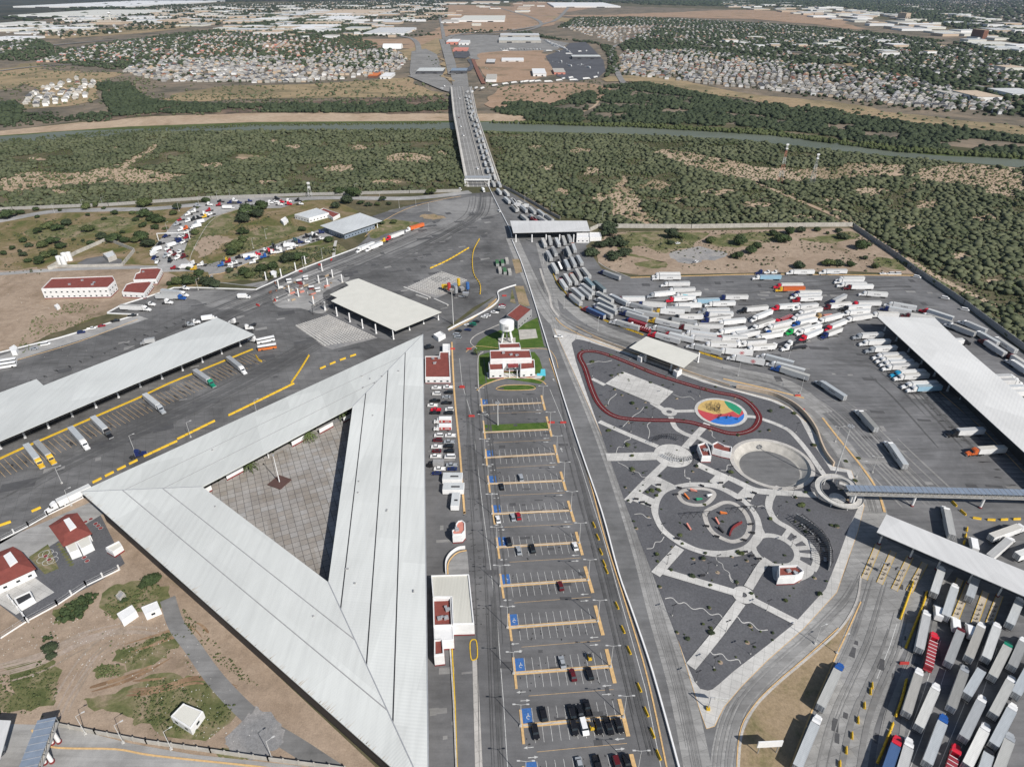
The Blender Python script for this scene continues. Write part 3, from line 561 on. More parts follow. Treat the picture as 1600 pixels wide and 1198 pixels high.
# parking bars: (left, right, right cap top, right cap bottom)
bars=[((751.3,633.4),(847,629.5),(846,618),(851.6,640.7)),((756.3,675.7),(858.3,671),(854,651),(862,682)),((759,715),(868.5,709),(866,695),(873,723)),((764,756),(880,751),(876,737),(884,766)),((770,803),(891,797.5),(887.5,782.5),(897,815)),((777.5,855),(904,847.5),(900,831),(910,867)),((782.5,915.5),(918,905.5),(914,885),(926,926)),((794,980.5),(933,969.5),(930,946),(942,992)),((803.5,1052),(953,1041),(947.5,1014),(960.5,1067)),((814.5,1134),(973,1119.5),(967.5,1092),(981.5,1150)),((822,1222),(995,1205),(986,1178),(1002,1240))]
ml=MB(); mb=MB(); lines_spots=[]
for i,(a,b,c,d) in enumerate(bars):
    A,B,Cc,D=[G(*p) for p in (a,b,c,d)]
    w_=1.1 if i<6 else 1.25
    MB().ribbon([A,B],w_,.0,.24).ribbon([Cc,D],w_,.0,.242).build('parking_median','yellow_pale',kind='structure')
    MB().ribbon([A+(B-A)*.02,A+(B-A)*.985],.5,.2,.26).build('median_fill','sidewalk',kind='structure')
    u=(A-B).normalized(); e=(D-Cc).normalized()
    o0=A+(Cc-B)*.9; o1=A+(D-B)*.9
    MB().ribbon([o0,o1],.8,.0,.244).build('parking_median','yellow_pale',kind='structure')
    up=-e
    n=11; L=(B-A).length
    for k in range(1,n+1):
        t=.12+.88*(k-1)/(n-.2)
        p=A+(B-A)*t
        if i!=1 or t>.3: ml.ribbon([p+up*.6,p+up*5.6],.13,.1)
        ml.ribbon([p-up*.6,p-up*5.6],.13,.1); lines_spots.append((i,p,up))
    if i!=1:
        P=[A+up*.6+(B-A)*.012,A+(B-A)*.113+up*.6,A+(B-A)*.113+up*5.6,A+up*5.6+(B-A)*.012]
        struct('disabled_bay',P,.105,'blue_paint')
        c_=(P[0]+P[1]+P[2]+P[3])/4+Vector((.5,0,0)); m=MB()
        m.ribbon([c_+(D-Cc).normalized()*-.9,c_+(D-Cc).normalized()*.2],.22,.112); m.ribbon(circ(c_+(D-Cc).normalized()*.5,.55,14,20,300),.2,.114); m.build('wheelchair_symbol','white_paint',kind='structure')
    # aisle centre line and arrows
    if i<10:
        off=-up*8.3 if i!=1 else -up*9
        mb.ribbon([A+off+(B-A)*.12,B+off*1.0-(B-A)*.02],.12,.1)
        for t,sg,yy in ((.05,1,-1.5),(.08,-1,1.5),(.92,1,-1.5),(.9,-1,1.5)):
            c_=A+(B-A)*t+off-up*yy
            dd=(B-A).normalized()*(-sg if yy<0 else 1)*1.
            nn=Vector((-dd.y,dd.x,0))
            ml.add([(*(c_-dd*1.5-nn*.12).xy,.1),(*(c_+dd*.4-nn*.12).xy,.1),(*(c_+dd*.4+nn*.12).xy,.1),(*(c_-dd*1.5+nn*.12).xy,.1)],[(0,1,2,3)])
            ml.add([(*(c_+dd*.4-nn*.45).xy,.1),(*(c_+dd*1.6).xy,.1),(*(c_+dd*.4+nn*.45).xy,.1)],[(0,1,2)])
ml.build('parking_marking','white_paint',kind='structure'); mb.build('aisle_marking','yellow_pale',kind='structure')
for px,py in ((878.5,706),(894.6,704),(866,596)):
    c_=G(px,py); MB().ribbon([c_,c_+Vector((-.3,2,0))],.25,.1).add([(c_.x-1,c_.y+2,.1),(c_.x+.4,c_.y+2,.1),(c_.x-.5,c_.y+3.4,.1)],[(0,1,2)]).build('road_marking','white_paint',kind='structure')
# left dock bays
m=MB(); m2=MB()
dA,dB=G(-40,735),G(395,549)
for i in range(62):
    p=dA+(dB-dA)*(i/62); u=(dB-dA).normalized(); nn=Vector((u.y,-u.x,0))
    m.ribbon([p+nn*1.5,p+nn*17],.14,.1)
m.build('bay_marking','yellow_pale',kind='structure')
def stains(name,A,B,n,d0,d1,L,W,sk=0):
    m=MB(); u=(B-A).normalized(); nn=Vector((u.y,-u.x,0))
    for i in range(n):
        if random.random()<.12: continue
        p=A+(B-A)*((i+.5)/n)+nn*random.uniform(d0,d1)
        for q_ in range(3):
            c_=p+nn*random.uniform(-3,3)*sk+u*random.uniform(-.5,.5); l=L*random.uniform(.4,1); w_=W*random.uniform(.5,1)
            K=[c_+nn*(l*math.cos(a)*(.7+.5*random.random()))+u*(w_*math.sin(a)*(.6+.6*random.random())) for a in [k*math.pi/5 for k in range(10)]]
            m.sheet(K,.094+random.random()*.006)
    m.build(name,'oil_stain',kind='structure')
soil('oil_stain',(.035,.035,.036),(.05,.05,.05),(.075,.075,.075),.1,1,.5)
stains('oil_stains',dA,dB,30,9,13,2.6,.55,1)
stains('oil_stains',G(60,612),G(330,500),16,-16,-14.5,2.2,.5,.5)
e0,e1=G(1486,610),G(1600,716)
stains('oil_stains',G(1430,600),G(1590,765),16,1,4,2.4,.4,.6)
m=MB()
for i in range(26):
    p=G(1478,608)+(G(1660,770)-G(1478,608))*(i/26); m.ribbon([p,p+Vector((-15,1.5,0))],.12,.1)
m.build('bay_marking','white_paint',kind='structure'); line([(1468,612),(1530,665),(1597,735),(1660,790)],.5,'yellow_pale',.105)
for i,(a,b,c,d) in enumerate(bars):
    A,B=G(*a),G(*b); stains('oil_stains',A,B,10,-6,5,.5,.3,1)
stains('oil_stains',G(724,640),G(752,980),40,-1.5,1.5,.8,.25,1)
# lane queue lines lower right
line([(1401,975),(1390,1010),(1370,1060)],.2,z=.1); line([(1505,560),(1600,660)],.2,z=.1) if False else None
for k in range(5): line([(1470+k*22,1000+k*3),(1440+k*22,1090+k*4),(1400+k*22,1200)],.15,z=.1)
# tyre wear and repair patches on the roads
asph('wear_dark',(.1,.1,.1),.3,rot=.4); asph('wear_mid',(.215,.212,.205),.3,rot=.9); asph('patch_light',(.24,.236,.228),.25); asph('patch_dark',(.085,.085,.087),.2)
wz[0]=.15
CR=[(800,372),(830,440),(862,495),(900,522),(960,543),(1040,568),(1130,592),(1200,607),(1260,640),(1300,680),(1330,720),(1350,760),(1362,800)]
wear(CR,7,20,'wear_mid',.3,1.); wear([(815,385),(850,460),(885,500),(960,530),(1050,560),(1150,585),(1220,600)],8,20,'wear_mid',.3,1.)
wear([(856,430),(868,500),(890,560),(925,640),(960,730),(1000,850),(1030,960),(1065,1080),(1100,1250)],6,22,'wear_mid',.2,.7)
wear([(1345,890),(1322,935),(1270,990),(1220,1035),(1175,1080),(1150,1120),(1135,1180),(1132,1250)],5,16,'wear_mid',.3,1.)
for k in range(6): wear([(1362+k*21,900+k*8),(1330+k*24,1000+k*4),(1275+k*28,1120),(1240+k*32,1250)],3,7,'wear_mid',.3,.9)
wear([(560,430),(640,395),(700,365),(745,335),(752,300)],16,26,'wear_dark',.3,1.3); wear([(0,640),(150,580),(300,505),(420,455),(560,400),(680,350)],30,30,'wear_dark',.3,1.5); wear([(0,780),(120,715),(300,635),(420,575),(500,530)],13,26,'wear_dark',.3,1.5)
wear([(985,480),(1100,470),(1300,450),(1420,445)],26,12,'wear_dark',.3,1.3); wear([(1230,600),(1300,640),(1380,720),(1450,790)],24,22,'patch_light',.3,1.2); wear([(1200,560),(1350,560),(1420,600),(1520,700)],24,14,'wear_dark',.3,1.2)
wear([(757,620),(757,1200)],7,10,'wear_dark',.3,.9,False,(1,1)); wear([(735,560),(745,700),(762,900),(775,1200)],9,14,'wear_dark',.3,.9); wear([(872,620),(915,780),(950,900),(1020,1180)],6,14,'wear_dark',.3,.9)
def patches(poly,n,mat,smin,smax,rot,zz=.13):
    W=GL(poly); WP=[(p.x,p.y) for p in W]; x0,x1=min(p.x for p in W),max(p.x for p in W); y0,y1=min(p.y for p in W),max(p.y for p in W); m=MB(); k=0
    while k<n:
        x,y=random.uniform(x0,x1),random.uniform(y0,y1)
        if not inpoly(x,y,WP): continue
        k+=1; a=rot+random.uniform(-.05,.05); L,D=random.uniform(smin,smax),random.uniform(smin,smax)*.5; c,s_=math.cos(a),math.sin(a)
        m.sheet([Vector((x+u*L*c-v*D*s_,y+u*L*s_+v*D*c,0)) for u,v in ((-.5,-.5),(.5,-.5),(.5,.5),(-.5,.5))],zz+k*.0004)
    m.build('repair_patch',mat,kind='structure')
LY=[(0,620),(200,520),(300,470),(420,470),(560,400),(690,330),(760,330),(780,440),(640,520),(420,600),(140,740),(0,800)]
patches(LY,70,'patch_dark',2,14,.42); patches(LY,50,'patch_light',2,9,.42)
EL=[(960,440),(1430,436),(1580,560),(1400,500),(1480,620),(1590,740),(1590,800),(1400,780),(1290,640),(1150,560),(1000,500)]
patches(EL,40,'patch_dark',2,12,-.1); patches(EL,45,'patch_light',2,9,-.1)
patches([(745,600),(860,610),(1000,1190),(770,1190)],45,'patch_dark',1,5,.05); patches([(670,620),(700,620),(725,900),(735,1190),(670,1190)],22,'patch_light',1.,6,.1)
patches([(1380,880),(1500,940),(1400,1190),(1260,1190)],26,'patch_dark',1,5,1.1)
# ================================================================== BARRIERS
def barmesh(L,w=.6,h=.85):
    m=MB(); pr=[(-w/2,0),(w/2,0),(w/2,.18),(w*.2,.45),(w*.16,h),(-w*.16,h),(-w*.2,.45),(-w/2,.18)]
    n=8; V=[(-L/2,y,z_) for y,z_ in pr]+[(L/2,y,z_) for y,z_ in pr]
    m.add(V,[tuple(reversed(range(n))),tuple(range(n,2*n))]+[(i,(i+1)%n,n+(i+1)%n,n+i) for i in range(n)]); return m.mesh('barrier','yellow')
bm_short=barmesh(2.2,.75,1.); bm_mid=barmesh(3.,.8,1.)
def barriers(pts,gap,where,o=(0,0),s=1.,L=3.,dark=False):
    P=smooth(GL(pts,0,o,s),False,6); d=0; nxt=L/2
    for a,b in zip(P[:-1],P[1:]):
        l=(b-a).length
        while nxt<=d+l:
            q_=a+(b-a)*((nxt-d)/l)
            inst('jersey_barrier',bm_mid,None,(q_.x,q_.y,.09),math.atan2(b.y-a.y,b.x-a.x),(L/3.,1,1),label='yellow plastic barrier block '+where,cat='barrier',group='yellow road barriers '+where)
            nxt+=L+gap
        d+=l
barriers([(0,822),(28,812)],.5,'at the left edge of the inspection yard',L=4)
barriers([(50,800),(72,790)],.8,'in front of the white truck cab',L=3.5)
barriers([(145,755),(180,737),(218,718)],1.6,'in broken line beside the grey roof',L=4)
barriers([(225,714),(272,692)],.15,'in closed line below the blue cab',L=4); barriers([(277,687),(332,660)],.15,'in closed line midway along the grey roof',L=4)
barriers([(357,650),(400,629),(457,601)],.15,'in closed line by the upper grey roof',L=4); barriers([(455,599),(470,577),(484,554)],.3,'climbing towards the paver grid',L=3)
barriers([(500,577),(525,566),(555,555)],3,'spaced out beside the roof tip',L=4)
barriers([(400,556),(405,563),(412,566)],.3,'near the orange bus',L=3)
barriers([(672,420),(700,407),(734,387)],.7,'in slanting row above the steel grid',L=4); barriers([(749,374),(740,392),(738,412),(741,430),(750,445),(750,462)],1.6,'in winding row beside the green containers',L=3)
barriers([(864,428),(871,443),(885,460),(905,480),(940,499),(975,513),(1008,525)],.5,'along the outer kerb of the truck queue',L=3); barriers([(1092,551),(1132,563)],.3,'beyond the small cream canopy',L=3.5)
barriers([(1487,784),(1505,802),(1518,809),(1537,812),(1555,813),(1580,812),(1605,811)],2.4,'under the footbridge by the canopy',L=3.2); barriers([(1511,825),(1507,845),(1503,858)],2.,'beside the left box truck at the canopy',L=2.6)
barriers([(1427,909),(1416,940),(1405,971)],.2,'on the exit lane by the toll islands',L=3); barriers([(1448,925),(1440,950),(1428,980),(1415,1012)],.2,'beside the first white truck of the lower queue',L=3)
barriers([(1416,1062),(1408,1095),(1398,1122)],.3,'beside the second white truck of the lower queue',L=3); barriers([(1395,1130),(1380,1170),(1368,1198)],.3,'beside the red truck of the lower queue',L=3)
for k,p in enumerate([(1362.5,1072),(1360,1081),(1350.5,1103),(1340.5,1126),(1331,1150),(1322,1173),(1312,1195)]):
    a=G(*p); inst('jersey_barrier',bm_short,None,(a.x,a.y,.1),R(66),1,label='yellow barrier block on the wide concrete lanes',cat='barrier',group='barrier blocks on the concrete lanes')
for p in [(928,821),(934,840),(939,863),(944,881),(947.5,892),(964,947),(973.5,984.5),(983,1017),(999,1075),(1010,1113),(1019.5,1146),(1029,1180)]:
    a=G(*p); inst('jersey_barrier',bm_mid,None,(a.x,a.y,.1),R(104),1,label='yellow barrier block beside the parking exit road',cat='barrier',group='barrier blocks beside the parking lot')
# long white wall between the roads
MB().ribbon(smooth(GL([(800,375),(806,390),(818,420),(845,505),(871,592),(886,640),(908,707),(940,800),(966,895),(990,963),(1020,1053),(1060,1198),(1075,1260)]),False,4),.55,0,.95).build('dividing_wall','white',label='long low white concrete wall dividing the parking road from the curved road',cat='wall')
MB().ribbon(smooth(GL([(760,285),(772,310),(787,340),(797,360),(800,372)]),False,4),.5,0,1.).build('dividing_wall','white',label='low white wall leading from the bridge gantry to the truck canopy',cat='wall')
# ================================================================== BUILDINGS
def offset(P,d):
    n=len(P); ar=sum(P[i].x*P[(i+1)%n].y-P[(i+1)%n].x*P[i].y for i in range(n)); sg=1 if ar>0 else -1; out=[]
    for i in range(n):
        a,b,c=P[i-1],P[i],P[(i+1)%n]; e1=(b-a);e1.z=0;e1.normalize();e2=(c-b);e2.z=0;e2.normalize()
        n1=Vector((-e1.y,e1.x,0))*sg;n2=Vector((-e2.y,e2.x,0))*sg
        bb=n1+n2; bb/=max(bb.length_squared,.2)*.5
        out.append(b+bb*d)
    return out
def building(name,label,pts,h,roof='red_roof',wall='white',par=.6,win=1,base='maroon',cat='building',eq=2,z0=0.,gp=None):
    P=GL(pts,h); n=len(P); cen=sum(P,Vector())/n
    e=empty(name,(cen.x,cen.y,0),label=label,cat=cat,group=gp)
    Q=[Vector((p.x-cen.x,p.y-cen.y,0)) for p in P]
    MB().prism(Q,z0,h-par).build('wall',wall,e)
    MB().ribbon(offset(Q,.25) ,.4,h-par,h,True).build('parapet',wall,e)
    MB().prism(offset(Q,.5),h-par,h-par+.12,False).build('roof',roof,e)
    if base: MB().ribbon(Q,.12,0,.7,True).build('base_band',base,e)
    for k in range(eq):
        a,b=random.choice(Q),random.choice(Q); c_=(a*.35+b*.25)*.6
        MB().box(c_.x+random.uniform(-1,1),c_.y+random.uniform(-1,1),h-par+.1,h-par+1.,1.6,1.2,.3).box(c_.x,c_.y,h-par+1.0,h-par+1.15,1.,.9,.3).build('roof_unit','metal',e)
    if win:
        wm=MB().box(0,0,0,.9,1.25,.1).mesh('window','glass')
        for i in range(n):
            a,b=Q[i],Q[(i+1)%n]; d=b-a; L=d.length
            if L<5: continue
            an=math.atan2(d.y,d.x); nn=Vector((d.y,-d.x,0)).normalized(); 
            if nn.dot((a+b)/2)<0: nn=-nn
            if nn.y>0.35: continue
            for r_ in range(win):
                m_=int(L//3.6)
                for k in range(m_):
                    p=a+d*((k+.5)/m_)+nn*.03; inst('window',wm,e,(p.x,p.y,1.3+r_*3.4),an)
    return e
def canopy(name,label,pts,h,roof,cols,colr=.35,t=.7,sag='dark',cat='canopy',shape='box'):
    P=GL(pts,h); n=len(P); cen=sum(P,Vector())/n
    e=empty(name,(cen.x,cen.y,0),label=label,cat=cat); Q=[Vector((p.x-cen.x,p.y-cen.y,0)) for p in P]
    MB().prism(Q,h-.25,h).build('roof',roof,e)
    m=MB()
    I=offset(Q,.6)
    for i in range(n):
        a,b=I[i],I[(i+1)%n]; m.tube((a.x,a.y,h-.35),(b.x,b.y,h-.35),.12,4); m.tube((a.x,a.y,h-.3-t),(b.x,b.y,h-.3-t),.12,4)
        L=(b-a).length; k=max(2,int(L/2.2))
        for j in range(k):
            p=a+(b-a)*(j/k); q_=a+(b-a)*((j+.5)/k); r_=a+(b-a)*((j+1)/k)
            m.tube((p.x,p.y,h-.35),(q_.x,q_.y,h-.3-t),.06,3); m.tube((q_.x,q_.y,h-.3-t),(r_.x,r_.y,h-.35),.06,3)
    m.build('truss','metal' if sag=='metal' else 'dark',e)
    for c_ in cols:
        p=G(*c_)-Vector((cen.x,cen.y,0)); cm=MB()
        cm.box(p.x,p.y,0,h-.3,colr*2,colr*2,.4) if shape=='box' else cm.tube((p.x,p.y,0),(p.x,p.y,h-.3),colr,10)
        cm.build('column','white',e); MB().box(p.x,p.y,0,.7,colr*3,colr*3,.4).build('column_base','white' if shape=='box' else 'maroon',e)
    return e
roofm('roof_nw',(.575,.59,.565),R(65)); roofm('roof_e',(.63,.645,.62),R(-84),1.1); roofm('roof_s',(.61,.625,.6),R(38)); roofm('roof_dock',(.58,.595,.575),R(-22)); roofm('roof_eastdock',(.66,.66,.64),R(40),1.6,.06); roofm('roof_gate',(.6,.6,.59),R(-30)); roofm('roof_small',(.56,.58,.58),R(20)); roofm('roof_cream',(.55,.54,.48),R(2),1.1)
# -- triangular building
hT=10.
N_,W_,S_=G(661,522,hT),G(126,768,hT),G(670,1250,hT); Ni=G(654,530,hT)
a_,b_,c_=G(551,635,hT),G(316,760,hT),G(513,909,hT)
cen=(N_+W_+S_)/3; cen.z=0
tri=empty('triangular_hall',cen,label='huge triangular customs hall with pale corrugated roofs around an open tiled courtyard',cat='building')
def arm(P0,P1,Q0,Q1,mat,fr,seam_mat,seam_w,hs):
    fr=[0]+fr+[1]
    for k in range(len(fr)-1):
        f0,f1=fr[k],fr[k+1]; zz=hs[k]
        p=[P0.lerp(Q0,f0),P1.lerp(Q1,f0),P1.lerp(Q1,f1),P0.lerp(Q0,f1)]
        MB().prism([v-cen for v in p],hT-.5+zz,hT+zz).build('roof',mat,tri)
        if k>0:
            MB().ribbon([p[0]-cen,p[1]-cen],seam_w,hT+.0,hT+max(hs[k],hs[k-1])+.05).build('seam_strip',seam_mat,tri)
arm(N_,S_,a_,c_,'roof_e',[.29,.545,.84],'dark',.42,[0,.0,.0,.0])  # dark strips at these seams: shade of unmodelled risers put into colour
arm(W_,N_,b_,a_,'roof_nw',[.36,.68],'grey',.25,[0,.03,.0])
arm(S_,W_,c_,b_,'roof_s',[.34,.67],'grey',.35,[0,.03,.0])
for A,B in ((N_,a_),(W_,b_),(S_,c_)): MB().ribbon([A-cen,B-cen],.35,hT,hT+.1).build('ridge_cap','metal',tri)
MB().ribbon([N_-cen,S_-cen],.3,hT-.6,hT+.08).build('roof_edge','metal',tri)
ctr=(a_+b_+c_)/3
def inset(A,B,d): 
    u=(B-A).normalized(); nn=Vector((-u.y,u.x,0)); nn=nn if nn.dot(ctr-A)>0 else -nn
    return A+nn*d,B+nn*d,u,nn
for (A,B,Q0,Q1,dd) in ((N_,S_,a_,c_,22),(W_,N_,b_,a_,24),(S_,W_,c_,b_,34)):
    a,b,u,nn=inset(A,B,4 if A is not S_ else 1.2); L=(b-a).length
    pts=[a+u*14-cen,b-u*14-cen,b-u*30+nn*(dd-8)-cen,a+u*30+nn*(dd-8)-cen]
    MB().prism(pts,0,hT-3 if A is not S_ else hT-.6).build('wall','white' if A is not S_ else 'dark',tri)  # wall from S_ to W_ coloured dark in place of shade under the eave
    if A is not S_: MB().ribbon(pts,.1,0,1.2,True).build('base_band','maroon',tri)
    for k in range(int(L//14)): 
        p=A+(B-A)*((k+.5)/int(L//14))+nn*1.5-cen
        if k>0 and A is not S_: MB().box(p.x,p.y,0,hT-.5,.6,.6).build('column','white',tri)
for (A,B) in ((a_,b_),(a_,c_),(b_,c_)):
    n_=int((B-A).length//12); u=(B-A).normalized()
    for k in range(n_):
        nw=B is b_ and A is a_; p=A+(B-A)*((k+.5)/n_); p=p+(p-ctr).normalized()*(8.5 if nw else 1.)-cen; a9=math.atan2(u.y,u.x)
        if nw and k%4!=3: MB().box(p.x,p.y,.8,3.0,8.4,.35,a9).build('court_wall','white',tri); MB().box(p.x,p.y,0,.8,8.5,.42,a9).build('court_wall_base','maroon',tri)
        elif nw: MB().tube((p.x,p.y,0),(p.x,p.y,hT-.5),.3,8).build('column','white',tri)
m=MB(); u=(W_-S_).normalized(); nn=Vector((-u.y,u.x,0)); nn=nn if nn.dot(ctr-S_)>0 else -nn
for k in range(200):
    t=random.random(); l=random.uniform(.4,1.8)*(1+1.2*(random.random()<.1)); w2=random.uniform(.05,.16); p=S_.lerp(W_,t)+nn*.15-cen
    m.add([(p.x-u.x*w2,p.y-u.y*w2,hT+.012),(p.x+u.x*w2,p.y+u.y*w2,hT+.012),(p.x+nn.x*l,p.y+nn.y*l,hT+.012)],[(0,1,2)])
m.build('rust_stain','roof_rust',tri)
for k in range(16):
    t=random.random(); f=random.uniform(.1,.9); A_=random.choice(((N_,S_,a_,c_),(S_,W_,c_,b_),(W_,N_,b_,a_))); p=A_[0].lerp(A_[1],t).lerp(A_[2].lerp(A_[3],t),f)-cen
    MB().box(p.x,p.y,hT,hT+.5,random.uniform(.5,1.6),.5,k).build('roof_vent','grey',tri)
# -- canopies and docks
canopy('inspection_dock','long pale grey dock roof beside the yellow kerb in the left yard',[(339,496),(397.5,522.5),(209,600),(0,689),(-70,722),(-70,640),(0,613),(57,592),(68,602)],8,'roof_dock',[(376,541),(347,553),(317,566),(286,579),(254,592),(220,605),(186,621),(151,637),(114,651),(77,669),(40,684),(2,701)],.35,1.1)
m=MB(); 
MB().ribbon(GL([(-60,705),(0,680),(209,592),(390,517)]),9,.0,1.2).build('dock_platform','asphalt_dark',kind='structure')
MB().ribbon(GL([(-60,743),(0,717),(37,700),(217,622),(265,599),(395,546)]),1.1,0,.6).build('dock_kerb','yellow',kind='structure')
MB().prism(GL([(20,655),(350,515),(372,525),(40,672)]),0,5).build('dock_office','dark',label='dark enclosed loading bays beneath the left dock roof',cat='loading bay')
canopy('toll_canopy','flat cream canopy over the lanes left of centre with notched corner',[(560,435),(690,487.5),(617.5,517),(517,470),(527,465),(515,460),(545,446),(539,441)],7,'cream_roof',[(508,485),(527,494),(547,503),(567,513),(588,521),(615,530),(640,516),(662,506),(685,500)],.35,.6)
canopy('queue_canopy','white canopy across the truck queue below the bridge',[(797,345),(917,345),(922,361),(802,364)],7,'roof_gate',[(806,378),(831,378),(853,378),(874,378),(896,378)],.4,.7)
canopy('park_canopy','small cream canopy over the curved road above the park',[(1010,525.4),(1093,554),(1068,574.6),(983,543)],7,'cream_roof',[(1008,565),(1048,579),(1090,566)],.4,.4)
building('guard_booth','white booth under the left half of the small cream canopy',[(996,556),(1003,551),(1008,554),(1002,559)],3.6,'white',win=0,base=None,par=.2,eq=0)
building('guard_booth','white booth under the right half of the small cream canopy',[(1052,578),(1060,573),(1066,577),(1058,582)],3.6,'white',win=0,base=None,par=.2,eq=0)
canopy('east_dock','long white dock roof with trucks backed up on its left side',[(1370,494),(1461,497),(1519,553),(1600,622),(1700,705),(1720,815),(1600,706),(1519,632)],9.5,'roof_eastdock',[(1382,517),(1400,533),(1419,550),(1439,569),(1459,588),(1480,611),(1501,624),(1522,644),(1544,665),(1568,686),(1591,706)],.35,1.)
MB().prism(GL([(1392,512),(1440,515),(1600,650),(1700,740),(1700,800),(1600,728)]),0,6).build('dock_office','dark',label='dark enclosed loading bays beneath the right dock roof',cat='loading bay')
canopy('exit_canopy','long white canopy at the lower right over the toll islands',[(1385,803),(1600,891),(1720,940),(1720,985),(1600,931),(1370,831)],9.5,'roof_gate',[(1373,850),(1421,872),(1463,890),(1512,912),(1558,932)],.35,1.1,shape='tube')
canopy('corner_canopy','grey canopy roof cut off by the lower left corner',[(-80,1120),(17,1125),(0,1185),(-80,1260)],9,'roof_gate',[(5,1170)],.4,.8)
# islands and booths of the exit plaza
isl=[((1372,852),(1350,905)),((1396,862),(1374,912)),((1422,870),(1397,922)),((1445,880),(1420,925)),((1500,905),(1478,960)),((1515,910),(1492,968)),((1540,925),(1522,975)),((1562,930),(1545,975))]
for a,b in isl:
    A,B=G(*a),G(*b); MB().ribbon([A,B],2.2,0,.3).build('toll_island','beige_paving',kind='structure'); MB().ribbon([A,B],.15,.3,.34,off=1.05).ribbon([A,B],.15,.3,.34,off=-1.05).build('island_edge','yellow',kind='structure')
    for t in (.45,.6,.75,.88):
        p=A.lerp(B,t); MB().tube((p.x,p.y,.3),(p.x,p.y,1.5),.14,6).tube((p.x+.5,p.y,.3),(p.x+.5,p.y,1.1),.1,6).build('bollard','dark',label='dark bollard pair on a beige toll island',cat='bollard',group='bollards on the toll islands')
A,B=G(1372,893),G(1404,908)
e=empty('gate_sign',A,label='overhead grey sign beam spanning the exit lanes',cat='sign'); d=B-A
MB().tube((0,0,0),(0,0,5.5),.15).tube((d.x,d.y,0),(d.x,d.y,5.5),.15).tube((0,0,5.5),(d.x,d.y,5.5),.2).build('frame','metal',e)
for t in (.3,.7): MB().box(d.x*t,d.y*t,4.9,6.1,1.2,.3,.4).build('signal_box','dark',e)
# -- central strip buildings
building('gate_office','flat red roofed office with white walls at the tip of the big hall',[(664,556),(686,556),(687,549),(702,549),(704,589),(664,589)],4.5,win=1,eq=3)
building('storage_shed','white container shed beside the fence above the courtyard hall',[(677,522),(688,517),(696,522),(685,528)],3,'white',win=0,base=None,eq=0)
building('storage_shed','square white hut below the container shed',[(691.5,537),(703,537),(703,548),(691.5,548)],3.2,'white',win=0,base=None,eq=0)
building('pump_house','dark red roofed pump house with cream side windows beyond the water tower',[(812,475),(831,483),(809,502),(791,492)],6,'red_roof','grey',par=.5,win=1,base=None,eq=0)
e=building('headquarters','white headquarters with red roofs and equipment behind the roundabout',[(765,547),(828,546),(831,559),(766,561)],9,'red_roof',win=2,eq=3)
building('headquarters_wing','small red roofed block behind the headquarters',[(779,536),(812,535),(814,543),(780,544)],8,'red_roof',win=1,eq=0)
building('headquarters_wing','left front wing of the headquarters with a red canopy strip',[(763,565),(786,564),(787,577),(765,578)],6,'red_roof',win=1,eq=0)
building('headquarters_wing','right front wing of the headquarters beside the fountain',[(813,562),(835,561),(836,575),(813,577)],6,'red_roof',win=1,eq=0)
p=[(793,567),(810,566),(810,573),(794,574)]; canopy('entrance_canopy','little dark red entrance roof at the front of the headquarters',p,5.5,'maroon',[(796,590),(808,590)],.2,.2)
m=G(823,584); e=empty('fountain',m,label='stepped white fountain with turquoise water beside the headquarters',cat='fountain')
MB().box(0,0,0,.5,9,6).build('base','white',e); MB().box(0,.6,.5,.56,7.6,4.2).build('water_pool','fountain_blue',e); MB().box(-1,1,.5,1.1,4.4,3).build('tier','white',e); MB().box(-1,1,1.1,1.14,3.6,2.2).build('tier_water','fountain_blue',e)
MB().prism([Vector((6,-2.5,0)),Vector((11,-2.5,0)),Vector((11,5,0)),Vector((8.5,5,0)),Vector((8,0,0)),Vector((6,0,0))],0,.35).build('side_pool','fountain_blue',e)
b0=G(792,533); e=empty('water_tower',b0,label='round white water tank on splayed white legs above the lawn',cat='water tower')
for sx in (-1,1):
    for sy in (-1,1): MB().tube((sx*3.4,sy*3.4,0),(sx*1.6,sy*1.6,9.5),.55,8,.4).build('leg','white',e)
MB().tube((0,0,9),(0,0,14),4.6,24).tube((0,0,14),(0,0,15.2),4.6,24,.6).build('tank','white',e); MB().box(0,-4.55,10.5,12.5,2.2,.2).build('logo','grey',e); MB().tube((0,0,0),(0,0,9.2),.5,8).build('riser_pipe','grey',e); MB().box(0,0,0,.3,11,9).build('base','concrete_wall',e)
MB().prism(GL([(810,516),(837,515),(840,528),(812,531)],.0),0,.5).build('cistern_slab','concrete_wall',label='stained concrete cistern slab on the lawn beside the water tower',cat='cistern')
# mid building with red roof, by the E arm
building('checkpoint_building','long cream roofed checkpoint beside the big hall with a sunken red section',[(673,898),(733,896),(741,973),(707,974),(705,932),(676,932)],6.5,'roof_cream',win=0,eq=0)
building('checkpoint_building','red roofed block with rooftop unit set into the cream checkpoint',[(676,934),(705,933),(707,976),(677,977)],6,'red_roof',win=0,eq=3,par=1.2)
building('checkpoint_building','plain white roofed section below the sunken red roof',[(677,978),(708,976.5),(709,999),(678,1001)],5.2,'white',win=0,eq=0,par=.3)
building('checkpoint_building','small red roofed booth at the lower end of the checkpoint',[(678,998),(692,997),(694,1021),(678,1023)],6,'red_roof',win=0,eq=0,par=.8)
